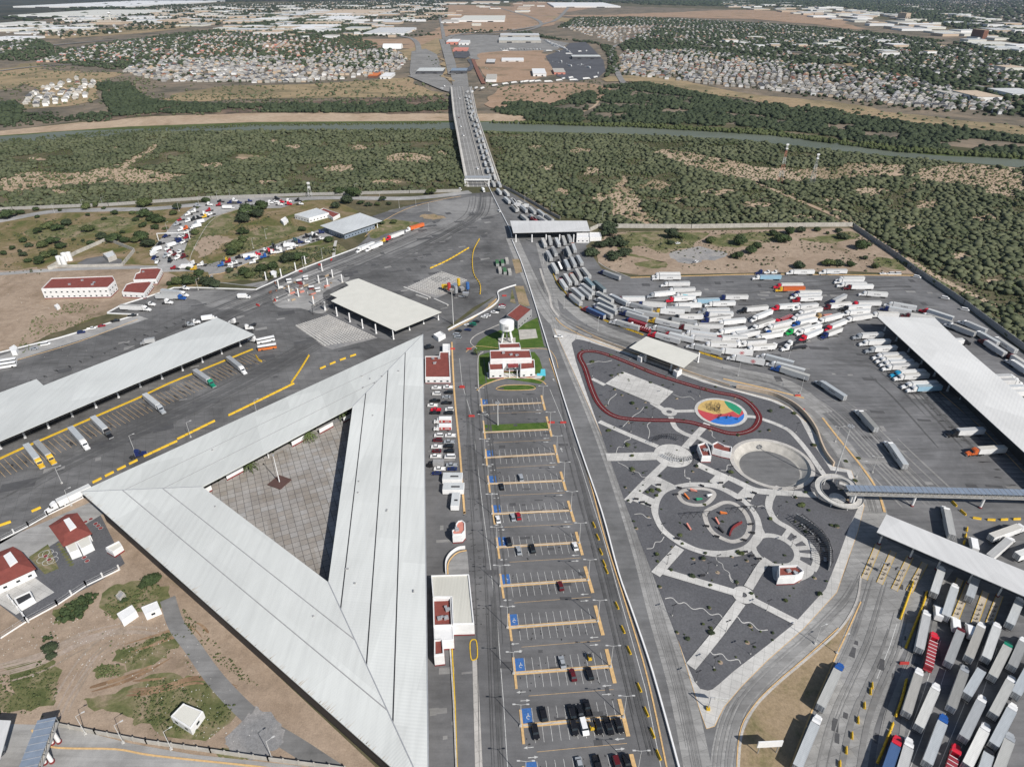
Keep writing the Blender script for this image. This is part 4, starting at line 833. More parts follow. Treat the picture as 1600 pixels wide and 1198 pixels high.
# round-ended guardhouse
P=[(706,830)]+[(719+8*math.sin(R(a)),823-10*math.cos(R(a))) for a in range(-60,150,30)]+[(716,837),(706,838)]
building('guardhouse','small round ended guardhouse with pale red roof by the parking road',[(706,828),(712,825),(712,818),(716,813),(722,812),(727,816),(727,828),(722,834),(707,835)],5,'salmon',win=0,eq=1)
MB().ribbon(smooth(GL([(697,897),(697,880),(703,868),(715,859),(727,857)]),False,5),.4,0,1.6).build('curved_fence','white',label='curved white railing fence around the pale forecourt',cat='fence'); kerb([(700,897),(700,882),(706,871),(716,863),(729,860)],.5,.2)
region('concrete_apron',[(701,897),(701,882),(707,871),(717,864),(730,861),(733,896)],.13,'concrete_yard')
# ramp under the checkpoint
kerb([(703,1005),(709,1100),(713,1200),(716,1260)],.5,.6,'sidewalk',sm=False); kerb([(706,1005),(711,1100),(716,1260)],.4,.5,'yellow',sm=False)
kerb([(735,1003),(744,1001),(746,1025),(741,1031),(736,1028)],.35,.25,'yellow',closed=True); region('service_strip',[(738,1030),(746,1030),(757,1260),(744,1260)],.14,'sidewalk')
# left buildings
building('admin_building','long two storey white office block with red roof beside bare ground',[(64,451),(80,434.5),(176,431),(180,438),(168,449)],8,win=2,eq=4)
building('annex','white building with stepped red roof at the road junction',[(208,437),(212,427),(218,425),(219,419),(246,418),(253,420),(244,436)],4.5,win=1,eq=1)
building('annex','lower white building with small red roof beside the junction annex',[(190,456),(197,444),(206,441),(232,439),(238,441),(225,458)],4.5,win=1,eq=0)
building('yard_house','white walled kiosk on bare ground with dark doorway',[(266,1118),(287,1097),(291,1100),(317,1110),(297,1138)],3.4,'cream_roof',win=1,base=None,par=.3,eq=0)
building('yard_shed','white flat shed left of the dirt track',[(182,958),(206,944),(213,954),(190,970)],3,'white',win=0,base=None,par=.2,eq=0)
building('yard_shed','white shed with two dark openings beside the dirt track',[(220,948),(245,938),(250,950),(226,960)],3,'white',win=1,base=None,par=.2,eq=0)
building('pump_shelter','small ruined concrete shelter above the white sheds',[(180,930),(188,921),(195,926),(187,936)],2,'grey',wall='concrete_wall',win=0,base=None,par=.4,eq=0)
building('roadside_hut','small white hut beside blue barrel on the left verge',[(14,543),(22,538),(27,542),(25,548),(17,549)],3,'white',win=0,base=None,par=.2,eq=0)
building('roadside_hut','tiny white box beside the office block',[(84,477),(90,474),(93,477),(88,480)],2.4,'white',win=0,base=None,par=.2,eq=0)
building('transformer_hut','white octagonal hut on the bushy verge above the yard',[(422,424),(427,422),(432,424),(431,428),(424,428)],3,'white',win=0,base=None,par=.3,eq=0)
for lb,rf,at in (('nursery building with two tier red roof beside the gravel court',[(79,820),(104,804),(118,802),(140,833),(101,851),(90,835)],[(99,812),(108,808),(119,822),(109,828)]),('red roofed nursery building cut by the left edge',[(-30,870),(0,862),(18,855),(30,862),(52,888),(15,905),(-30,925)],[(5,868),(16,861),(27,876),(15,884)])):
    e=building('nursery_building',lb,rf,4.2,'red_roof',win=1,base=None,par=.1,eq=0); P_=GL(rf,4.4); o_=Vector((e.location.x,e.location.y,0)); Q_=offset([p-o_ for p in P_],-.7); I_=[q_*.45 for q_ in Q_]; k__=len(Q_); MB().add([(p.x,p.y,4.15) for p in Q_]+[(p.x,p.y,5.6) for p in I_],[(i,(i+1)%k__,k__+(i+1)%k__,k__+i) for i in range(k__)]).prism(I_,5.5,5.61,False).build('hip_roof','red_roof',e); P=GL(at,6.2); cc_=Vector((e.location.x,e.location.y,0)); MB().prism([p-cc_ for p in P],4.9,6.2).build('clerestory','white',e)
building('nursery_annex','white roofed block attached below the red nursery roof',[(102,852),(117,842),(124,858),(108,864)],3.6,'cream_roof',win=0,base=None,par=.2,eq=0)
building('nursery_annex','second white roofed block attached below the red nursery roof',[(119,846),(139,834),(144,849),(126,858)],3.6,'cream_roof',win=0,base=None,par=.2,eq=0)
building('nursery_gatehouse','white gatehouse with maroon base at the corner of the hall',[(164,855),(186,844),(191,852),(176,862)],3.2,'cream_roof',win=0,eq=0)
building('nursery_shelter','dark roofed shelter in the nursery yard',[(21,934),(47,922),(52,932),(28,946)],3,'asphalt_dark',win=0,base=None,eq=0)
building('depot_office','small white office with grey roof beyond the bobtail row',[(460,335),(495,325),(514,332.5),(482.5,341)],4.5,'roof_small',win=1,base=None,eq=0,par=.2)
canopy('depot_canopy','blue grey shed roof beside the parked bobtails',[(500,352.5),(562.5,332.5),(597.5,345),(536,366)],6,'roof_small',[(590,356),(575,361),(560,366),(545,371)],.3,.3)
building('depot_wall_block','grey block under the blue grey shed roof',[(513,358),(560,342),(585,350),(538,366)],4.6,'roof_small','steel_blue',win=1,base=None,eq=0)
building('depot_office','narrow white walled block behind the depot roofs',[(500,327),(505,325),(531,334),(520,340)],3.5,'red_roof',win=0,base=None,eq=0)
building('depot_office','white cabin left of the grey roofed office',[(438,343),(446,338),(450,343),(443,348)],3,'white',win=0,base=None,eq=0)
building('toll_office','white office building at the right end of the queue canopy',[(901,364),(921,364),(921,371),(901,371)],5,'white',win=1,base=None,eq=0)
building('toll_office','low white extension beside the big mesquite trees',[(921,363),(938,363),(940,370),(922,371)],3.6,'white',win=0,base=None,eq=0)
# park buildings
building('park_toilets','white park building with dark red sunken roof left of the amphitheatre',[(1090,694),(1103,690),(1108,698),(1112,712),(1097,712)],4.2,win=0,par=1.,eq=2)
building('park_toilets','curved white park building next to the amphitheatre rim',[(1113,693),(1121,689),(1132,695),(1144,697.5),(1143,707),(1128,704),(1114,700)],4.2,win=0,par=.8,eq=0)
building('park_cafe','white park cafe with red roof and rooftop plant below the oval garden',[(1217,883),(1246,882),(1257,892),(1244,899),(1217,900)],5,win=0,par=1.,eq=2)
# ruined frames and utility yard
e=empty('storage_tank',G(105,410),label='x',cat='x') if False else None
for k,(px,py) in enumerate([(95,411),(101,412),(103,406),(110,405)]):
    p=G(px,py+2); MB().tube((0,0,0),(0,0,7),2.,14).tube((0,0,7),(0,0,7.5),2.,14,.3).build('water_tank','white',label='tall white cylindrical tank inside the walled compound',cat='tank',group='white tanks in the walled compound').location=p
e_=MB().ribbon(GL([(76,422),(120,397),(168,376),(211,393),(192,416)]),.4,0,3).ribbon(GL([(76,422),(90,418),(150,417),(192,416)]),.4,0,2.2).build('compound_wall','concrete_wall',label='grey wall enclosing the tank compound beyond the office block',cat='wall')
building('compound_hut','small grey roofed hut inside the tank compound',[(160,396),(176,391),(181,398),(168,403)],4,'roof_small','concrete_wall',win=0,base=None,eq=0)
region('compound_yard',[(120,412),(135,404),(160,400),(190,405),(192,413),(150,415)],.07,'asphalt_truck')
# walls and fences
def fence(label,pts,h,mat='fence_grey',post=6,o=(0,0),s=1.,name='fence',w=.25,solid=True):
    P=GL(pts,0,o,s); e=empty(name,P[0],label=label,cat='fence'); Q=[p-P[0] for p in P]
    if solid: MB().ribbon(Q,w,0,h).build('panel',mat,e)
    m=MB(); d=0; 
    for a,b in zip(Q[:-1],Q[1:]):
        n=max(1,int((b-a).length/post))
        for k in range(n+1):
            p=a+(b-a)*(k/n); m.box(p.x,p.y,0,h+.35,w+.15,w+.15)
            if not solid and k<n:
                q_=a+(b-a)*((k+1)/n)
                for hh in (.5,1.2,h-.2): m.tube((p.x,p.y,hh),(q_.x,q_.y,hh),.04,3)
    m.build('post','white' if not solid else mat,e,kind=None)
    if not solid: MB().ribbon(Q,.3,0,.45).build('base_wall','white',e)
    return e
fence('long pale block wall along the left scrub',[(-80,335),(20,328),(170,322),(330,311),(480,306),(640,302),(720,300)],3.2,'fence_grey',9)
fence('pale wall behind the grass verge right of the queue canopy',[(922,362),(935,356),(1080,357),(1200,355),(1331,354)],4,'concrete_wall',8)
fence('dark perimeter fence running down beside the scrub at right',[(1333,356),(1400,402),(1430,425),(1505,476),(1600,548),(1720,640)],4,'grey',6)
fence('green grey fence curving beside the truck lanes below the bridge',[(785,293),(800,300),(830,317),(860,335),(875,343)],3,'fence_grey',6)
fence('white railing fence around the nursery yard',[(-30,1012),(0,998),(42,971),(90,945),(135,915),(187,890)],2.4,'white',5,solid=False)
fence('white railing fence between the yard road and the nursery',[(-30,862),(0,845),(45,822),(75,805),(130,778)],2.2,'white',5,solid=False)
fence('white block wall curving above the lower left forecourt',[(90,1134),(150,1146),(230,1161),(330,1175),(420,1188),(540,1203)],1.8,'concrete_wall',4)
fence('low white wall edging the nursery corner',[(45,972),(15,935)],2,'white',4)
# retaining wall beside the park
MB().ribbon(smooth(GL([(1150,606),(1200,616),(1225,626),(1245,638),(1262,655),(1275,675),(1282,695),(1290,712),(1302,728)]),False,4),.7,0,2.4).build('retaining_wall','beige_wall',label='beige retaining wall between the park and the curved road',cat='wall')
MB().ribbon(smooth(GL([(925,527),(985,549),(1060,577),(1140,603)]),False,4),.3,0,1.1).build('park_railing','beige_wall',label='low beige wall along the top edge of the park',cat='wall')
# ================================================================== VEHICLES
CACHE={}
def cached(key,fn):
    if key not in CACHE: CACHE[key]=fn()
    return CACHE[key]
def wheel_me(r,w_):
    return cached(('wheel',r,w_),lambda: MB().tube((0,-w_/2,0),(0,w_/2,0),r,10).mesh('wheel','rubber'))
def rim_me(r,w_): return cached(('rim',r,w_),lambda: MB().tube((0,-w_/2-.02,0),(0,w_/2+.02,0),r*.5,8).mesh('rim','metal'))
def addwheels(e,xs,y,r,w_,rims=False):
    for x in xs:
        for sgn in (-1,1):
            o=inst('wheel',wheel_me(r,w_),e,(x,y*sgn,r))
            if rims: inst('rim',rim_me(r,w_),o,(0,0,0))
def tractor(e,col,x0=0.,near=True,style=0):
    """tractor with its rear axle group around x0+1.6; nose ends near x0+7.6"""
    cm=carm(col)
    def chassis(): return MB().box(3.2,-.42,.7,1.,7,.18).box(3.2,.42,.7,1.,7,.18).box(1.2,0,1.,1.2,1.4,1.).box(3.6,-1.05,.45,1.05,1.3,.45).box(3.6,1.05,.45,1.05,1.3,.45).mesh('chassis','dark')
    def cab():
        m=MB()
        if style==0: m.profile([(2.5,.95),(2.5,3.75),(3.2,3.95),(4.3,3.45),(4.75,2.95),(5.3,2.05),(5.4,1.9),(5.4,.95)],2.42)
        else: m.profile([(3.2,.95),(3.2,2.85),(3.5,3.),(4.7,2.95),(5.25,2.05),(5.4,1.9),(5.4,.95)],2.3)
        m.add([(5.3,-1.1,.7),(7.5,-.8,.65),(7.5,.8,.65),(5.3,1.1,.7),(5.3,-1.1,2.0),(7.4,-.72,1.6),(7.4,.72,1.6),(5.3,1.1,2.0)],[(3,2,1,0),(4,5,6,7),(0,1,5,4),(1,2,6,5),(2,3,7,6),(3,0,4,7)])
        m.box(6.7,-1.0,.55,1.15,1.3,.4).box(6.7,1.0,.55,1.15,1.3,.4); return m.mesh('cab',cm)
    def ws(): return MB().add([(4.8,-1.05,2.93),(5.33,-1.08,2.08),(5.33,1.08,2.08),(4.8,1.05,2.93)],[(0,1,2,3)]).add([(4.1,-1.235,2.1),(5.1,-1.235,2.1),(4.75,-1.235,2.8),(4.1,-1.235,2.8)],[(0,1,2,3)]).add([(4.1,1.235,2.1),(4.1,1.235,2.8),(4.75,1.235,2.8),(5.1,1.235,2.1)],[(0,1,2,3)]).mesh('windshield','glass')
    def bump(): return MB().box(7.55,0,.35,.8,.3,2.3).box(2.42,-1.05,1.,3.9,.12,.12).box(2.42,1.05,1.,3.9,.12,.12).mesh('bumper','metal')
    L=(x0,0,0)
    inst('chassis',cached('chassis',chassis),e,L); c_=inst('cab',cached(('cab',col,style),cab),e,L); inst('windshield',cached('ws',ws),c_)
    if near: inst('bumper',cached('bump',bump),e,L)
    if near: addwheels(e,[x0+.7,x0+2.,x0+6.5],1.,.52,.5)
    else: inst('wheel_set',cached('wset',lambda: MB().box(1.35,0,0,1,2.5,2.35).box(6.5,0,0,1,1.,2.3).mesh('wheel_set','rubber')),e,L)
TN={'w':('white','trailer_white'),'g':('grey','trailer_grey'),'b':('blue','trailer_blue'),'l':('light blue','trailer_light_blue'),'r':('red','trailer_red'),'o':('orange','trailer_orange'),'t':('dark teal','trailer_teal')}
LG={'s':'play_red','k':'dark','c':'fountain_blue'}
def doorm(rear):
    m=MB().box(rear-.03,-.63,1.3,4.0,.06,1.18).box(rear-.03,.63,1.3,4.0,.06,1.18); m.cm=1
    for y in (-.95,-.32,.32,.95): m.box(rear-.08,y,1.3,4.0,.05,.07)
    m.box(rear-.07,0,1.25,4.05,.04,.07).box(rear-.1,-.9,.95,1.15,.06,.5).box(rear-.1,.9,.95,1.15,.06,.5); return m.mesh('rear_door',['trailer_grey','dark'])
def trailer(e,kind,L,near=True,logo=None):
    rear=-L/2
    if kind in TN:
        mat=TN[kind][1]
        def body():
            m=MB().box(0,0,1.2,4.1,L,2.6).box(0,-1.28,4.06,4.13,L,.1).box(0,1.28,4.06,4.13,L,.1).box(L/2+.02,0,3.0,3.8,.25,1.4)
            return m.mesh('trailer_body',mat)
        t=inst('trailer',cached(('trl',kind,round(L,1)),body),e)
        inst('rear_door',cached(('door',kind,round(L,1)),lambda: doorm(rear)),t)
        if near: inst('skirt',cached(('skirt',round(L,1)),lambda: MB().box(L*.08,-1.22,.5,1.2,L*.42,.06).box(L*.08,1.22,.5,1.2,L*.42,.06).box(rear+.1,0,.5,.62,.1,2.3).box(L*.32,-.9,0,1.2,.15,.15).box(L*.32,.9,0,1.2,.15,.15).mesh('skirt','grey')),t)
        if logo:
            def lg():
                m=MB()
                for y in (-1.31,1.31):
                    if logo=='s':
                        for k in range(8): a=k*math.pi/4; m.box(-L*.1+1.1*math.cos(a),y,2.6+1.0*math.sin(a)-.12,2.6+1.0*math.sin(a)+.25,.7,.03)
                        m.box(-L*.1,y,2.2,3.1,1.1,.03)
                    elif logo=='c':
                        m.add([(2,y*1.005,2),(6.5,y*1.005,3.2),(6.5,y*1.005,3.7),(2.5,y*1.005,2.9)],[(0,1,2,3)]) 
                    else:
                        for k,w_ in enumerate((.5,.35,.6,.4,.3,.55)): m.box(-1.6+k*.72,y,2.4,3.0,w_,.03)
                return m.mesh('logo',LG[logo])
            inst('logo',cached(('logo',logo,round(L,1)),lg),t)
    elif kind=='f' or kind=='F' or kind=='D' or kind=='m':
        mat={'f':'dark','F':'rust','D':'trailer_red','m':'dark'}[kind]
        t=inst('flatbed',cached(('flat',kind,round(L,1)),lambda: MB().box(0,0,1.2,1.45,L,2.5).box(0,-.5,.8,1.2,L,.2).box(0,.5,.8,1.2,L,.2).mesh('flatbed',mat)),e)
        if kind=='D': inst('dump_body',cached('dump',lambda: MB().box(0,0,1.4,3.1,L-1,2.5).mesh('dump_body','trailer_red')),t); inst('rib',cached('dumpr',lambda: [m:=MB(),[m.box(-L/2+1.2+k*(L-2)/7,0,3.1,3.2,.18,2.5) for k in range(8)],m.mesh('rib','white')][2]),t)
        if kind=='m':
            for k in range(4): inst('loaded_van',cached('lv',lambda: MB().profile([(-2,.3),(-2,1.1),(-1.6,1.8),(.8,1.8),(1.4,1.1),(2.1,.95),(2.1,.3)],1.8).mesh('loaded_van','white_truck')),t,(-5.6+k*3.8,0,1.5),0,.85)
        if kind=='F': inst('load',cached('loadF',lambda: MB().box(1,0,1.45,2.3,L*.5,2.0).mesh('load','salmon')),t)
    if near: addwheels(e,[rear+1.6,rear+2.9],1.,.5,.5)
    else: inst('wheel_set',cached(('tws',round(L,1)),lambda: MB().box(rear+2.2,0,0,1.1,2.6,2.35).mesh('wheel_set','rubber')),e)
SW={'in the bending queue below the canopy':'in the bending queue','alone beside the mesquite trees':'beside the mesquite trees','in the dense pack where the queue bends':'where the queue bends','in the dense rows right of the bend':'in dense lot rows','in the loose upper rows of the east lot':'in loose lot rows','in the crowded middle of the east lot':'in the crowded lot middle','on the lower edge of the east lot':'on the lot lower edge','driving across the open asphalt':'on the open asphalt','backed against the right dock':'docked at the right','on the far side of the right dock':'beyond the right dock','in the lower right queue':'in lower right queue','waiting beside the dry verge':'beside the dry verge','just above the queue canopy':'above the queue canopy','at the far end of the bridge':'at far bridge end','on the road leading away beyond the bridge':'on far river road','in the far customs lot beyond the river':'in far customs lot','nose out at the left dock':'at the left dock','sticking out from under the hall tip':'at the hall tip','parked by the white kerb of the left yard':'by the left kerb','at the right end of the left dock':'by the left dock end','in line below the grass island':'below the grass island'}
def SH(w_): return SW.get(w_,w_)
ORD='first second third fourth fifth sixth seventh eighth ninth tenth eleventh twelfth thirteenth fourteenth fifteenth sixteenth seventeenth eighteenth nineteenth twentieth'.split()
def ordn(i): 
    if i<20: return ORD[i]
    n=i+1; return '%d%s'%(n,'th' if 10<n%100<14 else {1:'st',2:'nd',3:'rd'}.get(n%10,'th'))
def truck(fr,rr,code,where,group,o=(0,0),s=1.,near=True,logo=None,L=None,zr=4.1,style=0,ang=None):
    A=G(o[0]+fr[0]/s,o[1]+fr[1]/s,zr); B=G(o[0]+rr[0]/s,o[1]+rr[1]/s,zr); d=A-B; mid=(A+B)/2
    LL=L or min(16.2,max(13.,d.length)); an=math.atan2(d.y,d.x) if ang is None else ang
    if L is None and d.length>17: mid=A-d.normalized()*(LL/2)
    cn=CN[code[0]]; tk=code[1]
    lab={'f':'bare flatbed','F':'loaded flatbed','D':'red dump','m':'car carrier'}.get(tk,TN.get(tk,('',))[0])
    label='%s semi truck with %s%s %s'%(cn,lab,'' if tk in 'fF' else ' trailer',SH(where))
    e=empty('semi_truck',(mid.x,mid.y,.1),an,label=label,cat='truck',group=group)
    trailer(e,tk,round(LL,1) if abs(LL-16.2)>1.2 else 16.2,near,logo)
    tractor(e,code[0],(16.2 if abs(LL-16.2)<=1.2 else LL)/2-2.,near,style); return e
def bobtail(p,ang,col,where,group,o=(0,0),s=1.,near=True,style=None):
    a=G(o[0]+p[0]/s,o[1]+p[1]/s,1.5); 
    e=empty('bobtail_tractor',(a.x,a.y,.1),ang,label='%s bobtail tractor %s'%(CN[col],where),cat='truck',group=group)
    tractor(e,col,-3.6,near,random.choice((0,0,1)) if style is None else style)
def boxtruck(p,ang,col,where,group,o=(0,0),s=1.,L=6.5,body='white_truck'):
    a=G(o[0]+p[0]/s,o[1]+p[1]/s,2.)
    e=empty('box_truck',(a.x,a.y,.1),ang,label='%s box truck %s'%(CN[col],where),cat='truck',group=group)
    inst('box_body',cached(('bb',L,body),lambda: MB().box(-.6,0,1.,3.5,L,2.4).mesh('box_body',body)),e)
    inst('cab',cached(('bcab',col,L),lambda: MB().profile([(L/2-.5,.5),(L/2-.5,2.5),(L/2+.5,2.5),(L/2+1.2,1.6),(L/2+2.1,1.4),(L/2+2.1,.5)],2.1).mesh('cab',carm(col))),e)
    inst('windshield',cached(('bws',L),lambda: MB().add([(L/2+.57,-.95,2.45),(L/2+1.22,-.95,1.65),(L/2+1.22,.95,1.65),(L/2+.57,.95,2.45)],[(0,1,2,3)]).mesh('windshield','glass')),e)
    addwheels(e,[-L/2+1.2,L/2+1.],.95,.42,.35); return e
def car(p,ang,col,where,group,o=(0,0),s=1.,kind='sedan'):
    a=G(o[0]+p[0]/s,o[1]+p[1]/s,.7); nm={'sedan':'parked_car','suv':'parked_car','pickup':'pickup_truck','van':'van'}[kind]
    e=empty(nm,(a.x,a.y,.1),ang,label='%s %s %s'%(CN[col],kind,where),cat={'pickup':'pickup','van':'van'}.get(kind,'car'),group=group)
    def body():
        m=MB()
        if kind=='sedan': m.profile([(-2.3,.35),(-2.35,.9),(-1.8,1.0),(1.0,1.0),(2.2,.8),(2.3,.35)],1.8)
        elif kind=='suv': m.profile([(-2.4,.4),(-2.4,1.1),(1.1,1.12),(2.3,1.0),(2.4,.4)],1.95)
        elif kind=='pickup': m.profile([(-2.8,.5),(-2.8,.65),(-.7,.65),(-.7,1.15),(1.6,1.15),(2.7,1.05),(2.8,.5)],1.95).box(-1.75,-.93,.6,1.15,2.1,.1).box(-1.75,.93,.6,1.15,2.1,.1).box(-2.77,0,.6,1.15,.08,1.9)
        else: m.profile([(-2.7,.4),(-2.7,1.3),(1.6,1.3),(2.6,1.0),(2.7,.4)],2.)
        return m.mesh('body',carm(col))
    def cabin():
        m=MB()
        if kind=='sedan': m.box(-.35,0,1.0,1.42,2.7,1.65,0,.62,.8)
        elif kind=='suv': m.box(-.6,0,1.1,1.72,3.4,1.8,0,.82,.84)
        elif kind=='pickup': m.box(.45,0,1.15,1.75,2.2,1.8,0,.7,.84)
        else: m.box(-.5,0,1.3,1.98,4.2,1.92,0,.9,.88)
        return m.mesh('windows','glass')
    def roof():
        d={'sedan':(-.35,1.42,1.62,1.3),'suv':(-.6,1.72,2.75,1.5),'pickup':(.45,1.75,1.5,1.5),'van':(-.5,1.98,3.75,1.68)}[kind]
        return MB().box(d[0],0,d[1],d[1]+.05,d[2],d[3]).mesh('roof',carm(col))
    inst('body',cached(('cb',kind,col),body),e); inst('windows',cached(('cg',kind),cabin),e); inst('roof',cached(('cr',kind,col),roof),e)
    x={'sedan':1.4,'suv':1.5,'pickup':1.8,'van':1.7}[kind]; addwheels(e,[-x,x],.82,.34,.22)
    inst('headlight',cached(('hl',kind),lambda: MB().box(x+.86,-.65,.65,.8,.12,.3).box(x+.86,.65,.65,.8,.12,.3).mesh('headlight','white_paint')),e)
# ---- queue flowing from the canopy (crop A)
oQ=(820,350)
for f,r,c in (((225,180),(262,262),'Ww'),((305,150),(332,238),'Wg'),((395,175),(440,268),'Ww'),((478,150),(508,235),'Wg'),((545,130),(575,195),'Kg'),((600,240),(632,325),'Og'),((285,340),(335,432),'Wg'),((352,285),(395,375),'Wg'),((468,345),(500,425),'Kf'),((530,285),(572,385),'Wg'),((665,395),(722,495),'Wg'),((585,415),(640,525),'Sg'),((508,448),(557,550),'Wg'),((352,490),(412,595),'Ww'),((420,445),(462,535),'Km'),((650,568),(712,680),'Wg'),((735,550),(825,660),'Wg'),((508,628),(580,742),'Wg'),((583,620),(660,738),'Og'),((450,685),(522,790),'Rw'),((765,670),(872,785),'Wt'),((885,715),(1015,828),'Tt'),((728,748),(868,858),'Wg'),((608,800),(750,925),'Wg'),((698,795),(845,920),'Wg'),((570,868),(705,978),'Mw'),((925,850),(1110,955),'Wg'),((1085,880),(1285,978),'Wg'),((940,925),(1140,1030),'Wg'),((930,988),(1150,1088),'Wg'),((890,1035),(1110,1148),'Ng'),((785,1040),(1000,1138),'Rb')):
    truck(f,r,c,'in the bending queue below the canopy','trucks queueing down the bend below the canopy',oQ,8)
truck((990,580),(1195,655),'Ng','alone beside the mesquite trees','trucks in the east lot',oQ,8)
oC=(880,430)
for f,r,c,l in (((738,270),(1022,270),'Mw',None),((855,345),(1110,412),'Wg','k'),((1000,332),(1285,352),'Nw',None),((740,398),(1005,480),'Wg',None),((915,430),(1190,480),'Wg',None),((795,452),(1090,540),'Ng',None),((825,540),(1040,610),'Nr',None),((675,560),(965,645),'Wg','k'),((890,600),(1085,660),'WD',None),((1160,540),(1470,612),'Yw','k'),((1175,632),(1480,700),'Wg','k')):
    truck(f,r,c,'in the dense pack where the queue bends','trucks packed where the queue bends',oC,8,True,l)
oE=(1000,480)
for f,r,c,l in (((205,318),(520,408),'Xw','k'),((365,315),(680,392),'Rw',None),((692,462),(1025,545),'Wg','k'),((700,352),(1015,390),'Ww','k'),((560,218),(880,268),'Mw','k'),((640,298),(960,335),'Ww',None),((400,132),(715,178),'Kg','k'),((735,205),(1035,212),'Ww',None),((1040,165),(1320,137),'Ww',None),((485,95),(795,95),'Kw','k'),((250,22),(565,45),'Yw','k'),((870,57),(1165,62),'Nw','k'),((865,128),(1130,98),'Nw','k'),((1045,275),(1335,243),'Ww',None),((1035,360),(1335,358),'Rw','k'),((1205,308),(1480,278),'Ww','s'),((885,435),(1210,440),'Ww','k'),((1075,517),(1410,545),'Ww','s'),((1215,603),(1560,665),'Ww','s'),((1258,412),(1570,392),'Ww','k'),((1410,482),(1690,462),'Ww','k')):
    truck(f,r,c,'in the dense rows right of the bend','trucks in dense rows across the east lot',oE,8,True,l)
oD=(1000,390)
for f,r,c,l in (((240,290),(505,290),'Ww',None),((242,322),(515,322),'Ww','k'),((352,405),(625,402),'Ww',None),((418,480),(690,475),'Ww',None),((178,538),(438,515),'Sw',None),((500,545),(775,522),'Ww','c'),((425,592),(688,575),'Xw','k'),((712,620),(998,610),'Wl',None),((1068,568),(1355,568),'Nw','k'),((910,652),(1208,645),'Ww','k'),((482,675),(768,670),'Ww',None),((330,718),(638,722),'Wg',None),((828,737),(1122,735),'Sw',None),((1332,722),(1600,697),'Kw',None)):
    truck(f,r,c,'in the loose upper rows of the east lot','trucks in the loose upper rows of the east lot',oD,8,True,l)
oG=(1180,400)
for f,r,c,l in (((62,240),(325,240),'Wl',None),((482,175),(742,175),'Ww','k'),((892,170),(1150,168),'Ww','k'),((1112,262),(1360,260),'Ww',None),((1092,287),(1350,285),'Ww',None),((1132,330),(1383,330),'Ww',None),((1212,360),(1470,360),'Mw',None),((1405,442),(1660,460),'Ww','k'),((328,345),(600,345),'Xw',None),((345,385),(630,383),'Yo',None),((562,438),(822,436),'Nw',None),((545,475),(808,470),'Ww',None),((568,512),(828,500),'Rw','k'),((578,580),(798,572),'Rf',None),((990,545),(1128,478),'Ng',None),((305,612),(568,592),'Xw','k'),((20,742),(222,665),'Ww',None),((300,782),(485,705),'XD',None),((562,612),(785,590),'Ww','k'),((602,682),(832,640),'Ww','k'),((522,752),(738,705),'Ww',None),((555,812),(768,765),'Bw',None),((950,602),(1193,577),'Mw','k'),((1172,622),(1433,612),'Kw','k'),((1290,568),(1573,566),'Xw',None),((1182,682),(1433,665),'Ww','k'),((1218,757),(1448,722),'Ww',None),((840,712),(1030,690),'AF',None),((862,770),(1078,718),'Ww',None),((25,855),(238,785),'Ww','k'),((215,857),(448,800),'Ww',None),((200,925),(440,878),'Bw','k'),((470,905),(688,838),'Gw',None),((605,908),(818,850),'Ww','k'),((630,985),(838,905),'Xw',None),((955,862),(1130,792),'Xw',None),((905,950),(1080,888),'Nw',None),((65,988),(343,945),'Ww',None),((-200,975),(45,925),'Ww',None),((-100,1062),(135,1042),'Ww',None),((440,1105),(650,1075),'Wf',None),((480,1045),(640,1000),'Wf',None),((280,1075),(420,1020),'Wf',None)):
    truck(f,r,c,'in the crowded middle of the east lot','trucks in the crowded middle of the east lot',oG,8,True,l)
for p,c in (((65,210),'N'),((170,205),'W'),((262,205),'W')): bobtail(p,math.pi,c,'parked along the upper kerb of the east lot','bobtails on the upper kerb',oG,8)
oF_=(1180,490)
for f,r,c,l in (((145,512),(478,600),'Wg',None),((262,605),(628,700),'Wg',None),((322,662),(682,775),'Bg',None),((862,855),(1122,1022),'Sg','k')):
    truck(f,r,c,'on the lower edge of the east lot','trucks rolling along the lower edge of the east lot',oF_,8,True,l)
o4=(1200,600)
for f,r,c,l in (((590,172),(680,272),'Wg',None),((775,375),(860,498),'Wg','k'),((1122,788),(1152,935),'Wg',None),((1570,885),(1402,945),'Ww',None),((1508,968),(1385,1075),'Ww',None),((1740,1000),(1565,1060),'Ww',None)):
    truck(f,r,c,'driving across the open asphalt','trucks moving over the open asphalt',o4,4,True,l)
for f,r,c,l in (((1192,284),(1352,276),'Kw',None),((1318,400),(1488,390),'Ow',None)): truck(f,r,c,'backed against the right dock','trucks docked at the right dock',o4,4,True,l)
for f,r,c,l in (((1335,250),(1600,240),'Sw','k'),((1418,332),(1690,325),'Ww',None),((1495,418),(1770,405),'Sw','k')): truck(f,r,c,'backed against the right dock','trucks docked at the right dock',oF_,8,True,l)
oH=(1360,450); sH=6.654
for f,r,c,l in (((125,682),(365,672),'Ww',None),((160,718),(400,708),'Ww',None),((200,755),(445,745),'Ww',None),((235,795),(490,782),'Ww','k'),((315,862),(570,850),'Cw',None),((352,897),(608,885),'Ww','k'),((435,980),(700,970),'Ww',None),((490,1017),(742,1008),'Wl',None)):
    truck(f,r,c,'backed against the right dock','trucks docked at the right dock',oH,sH,True,l)
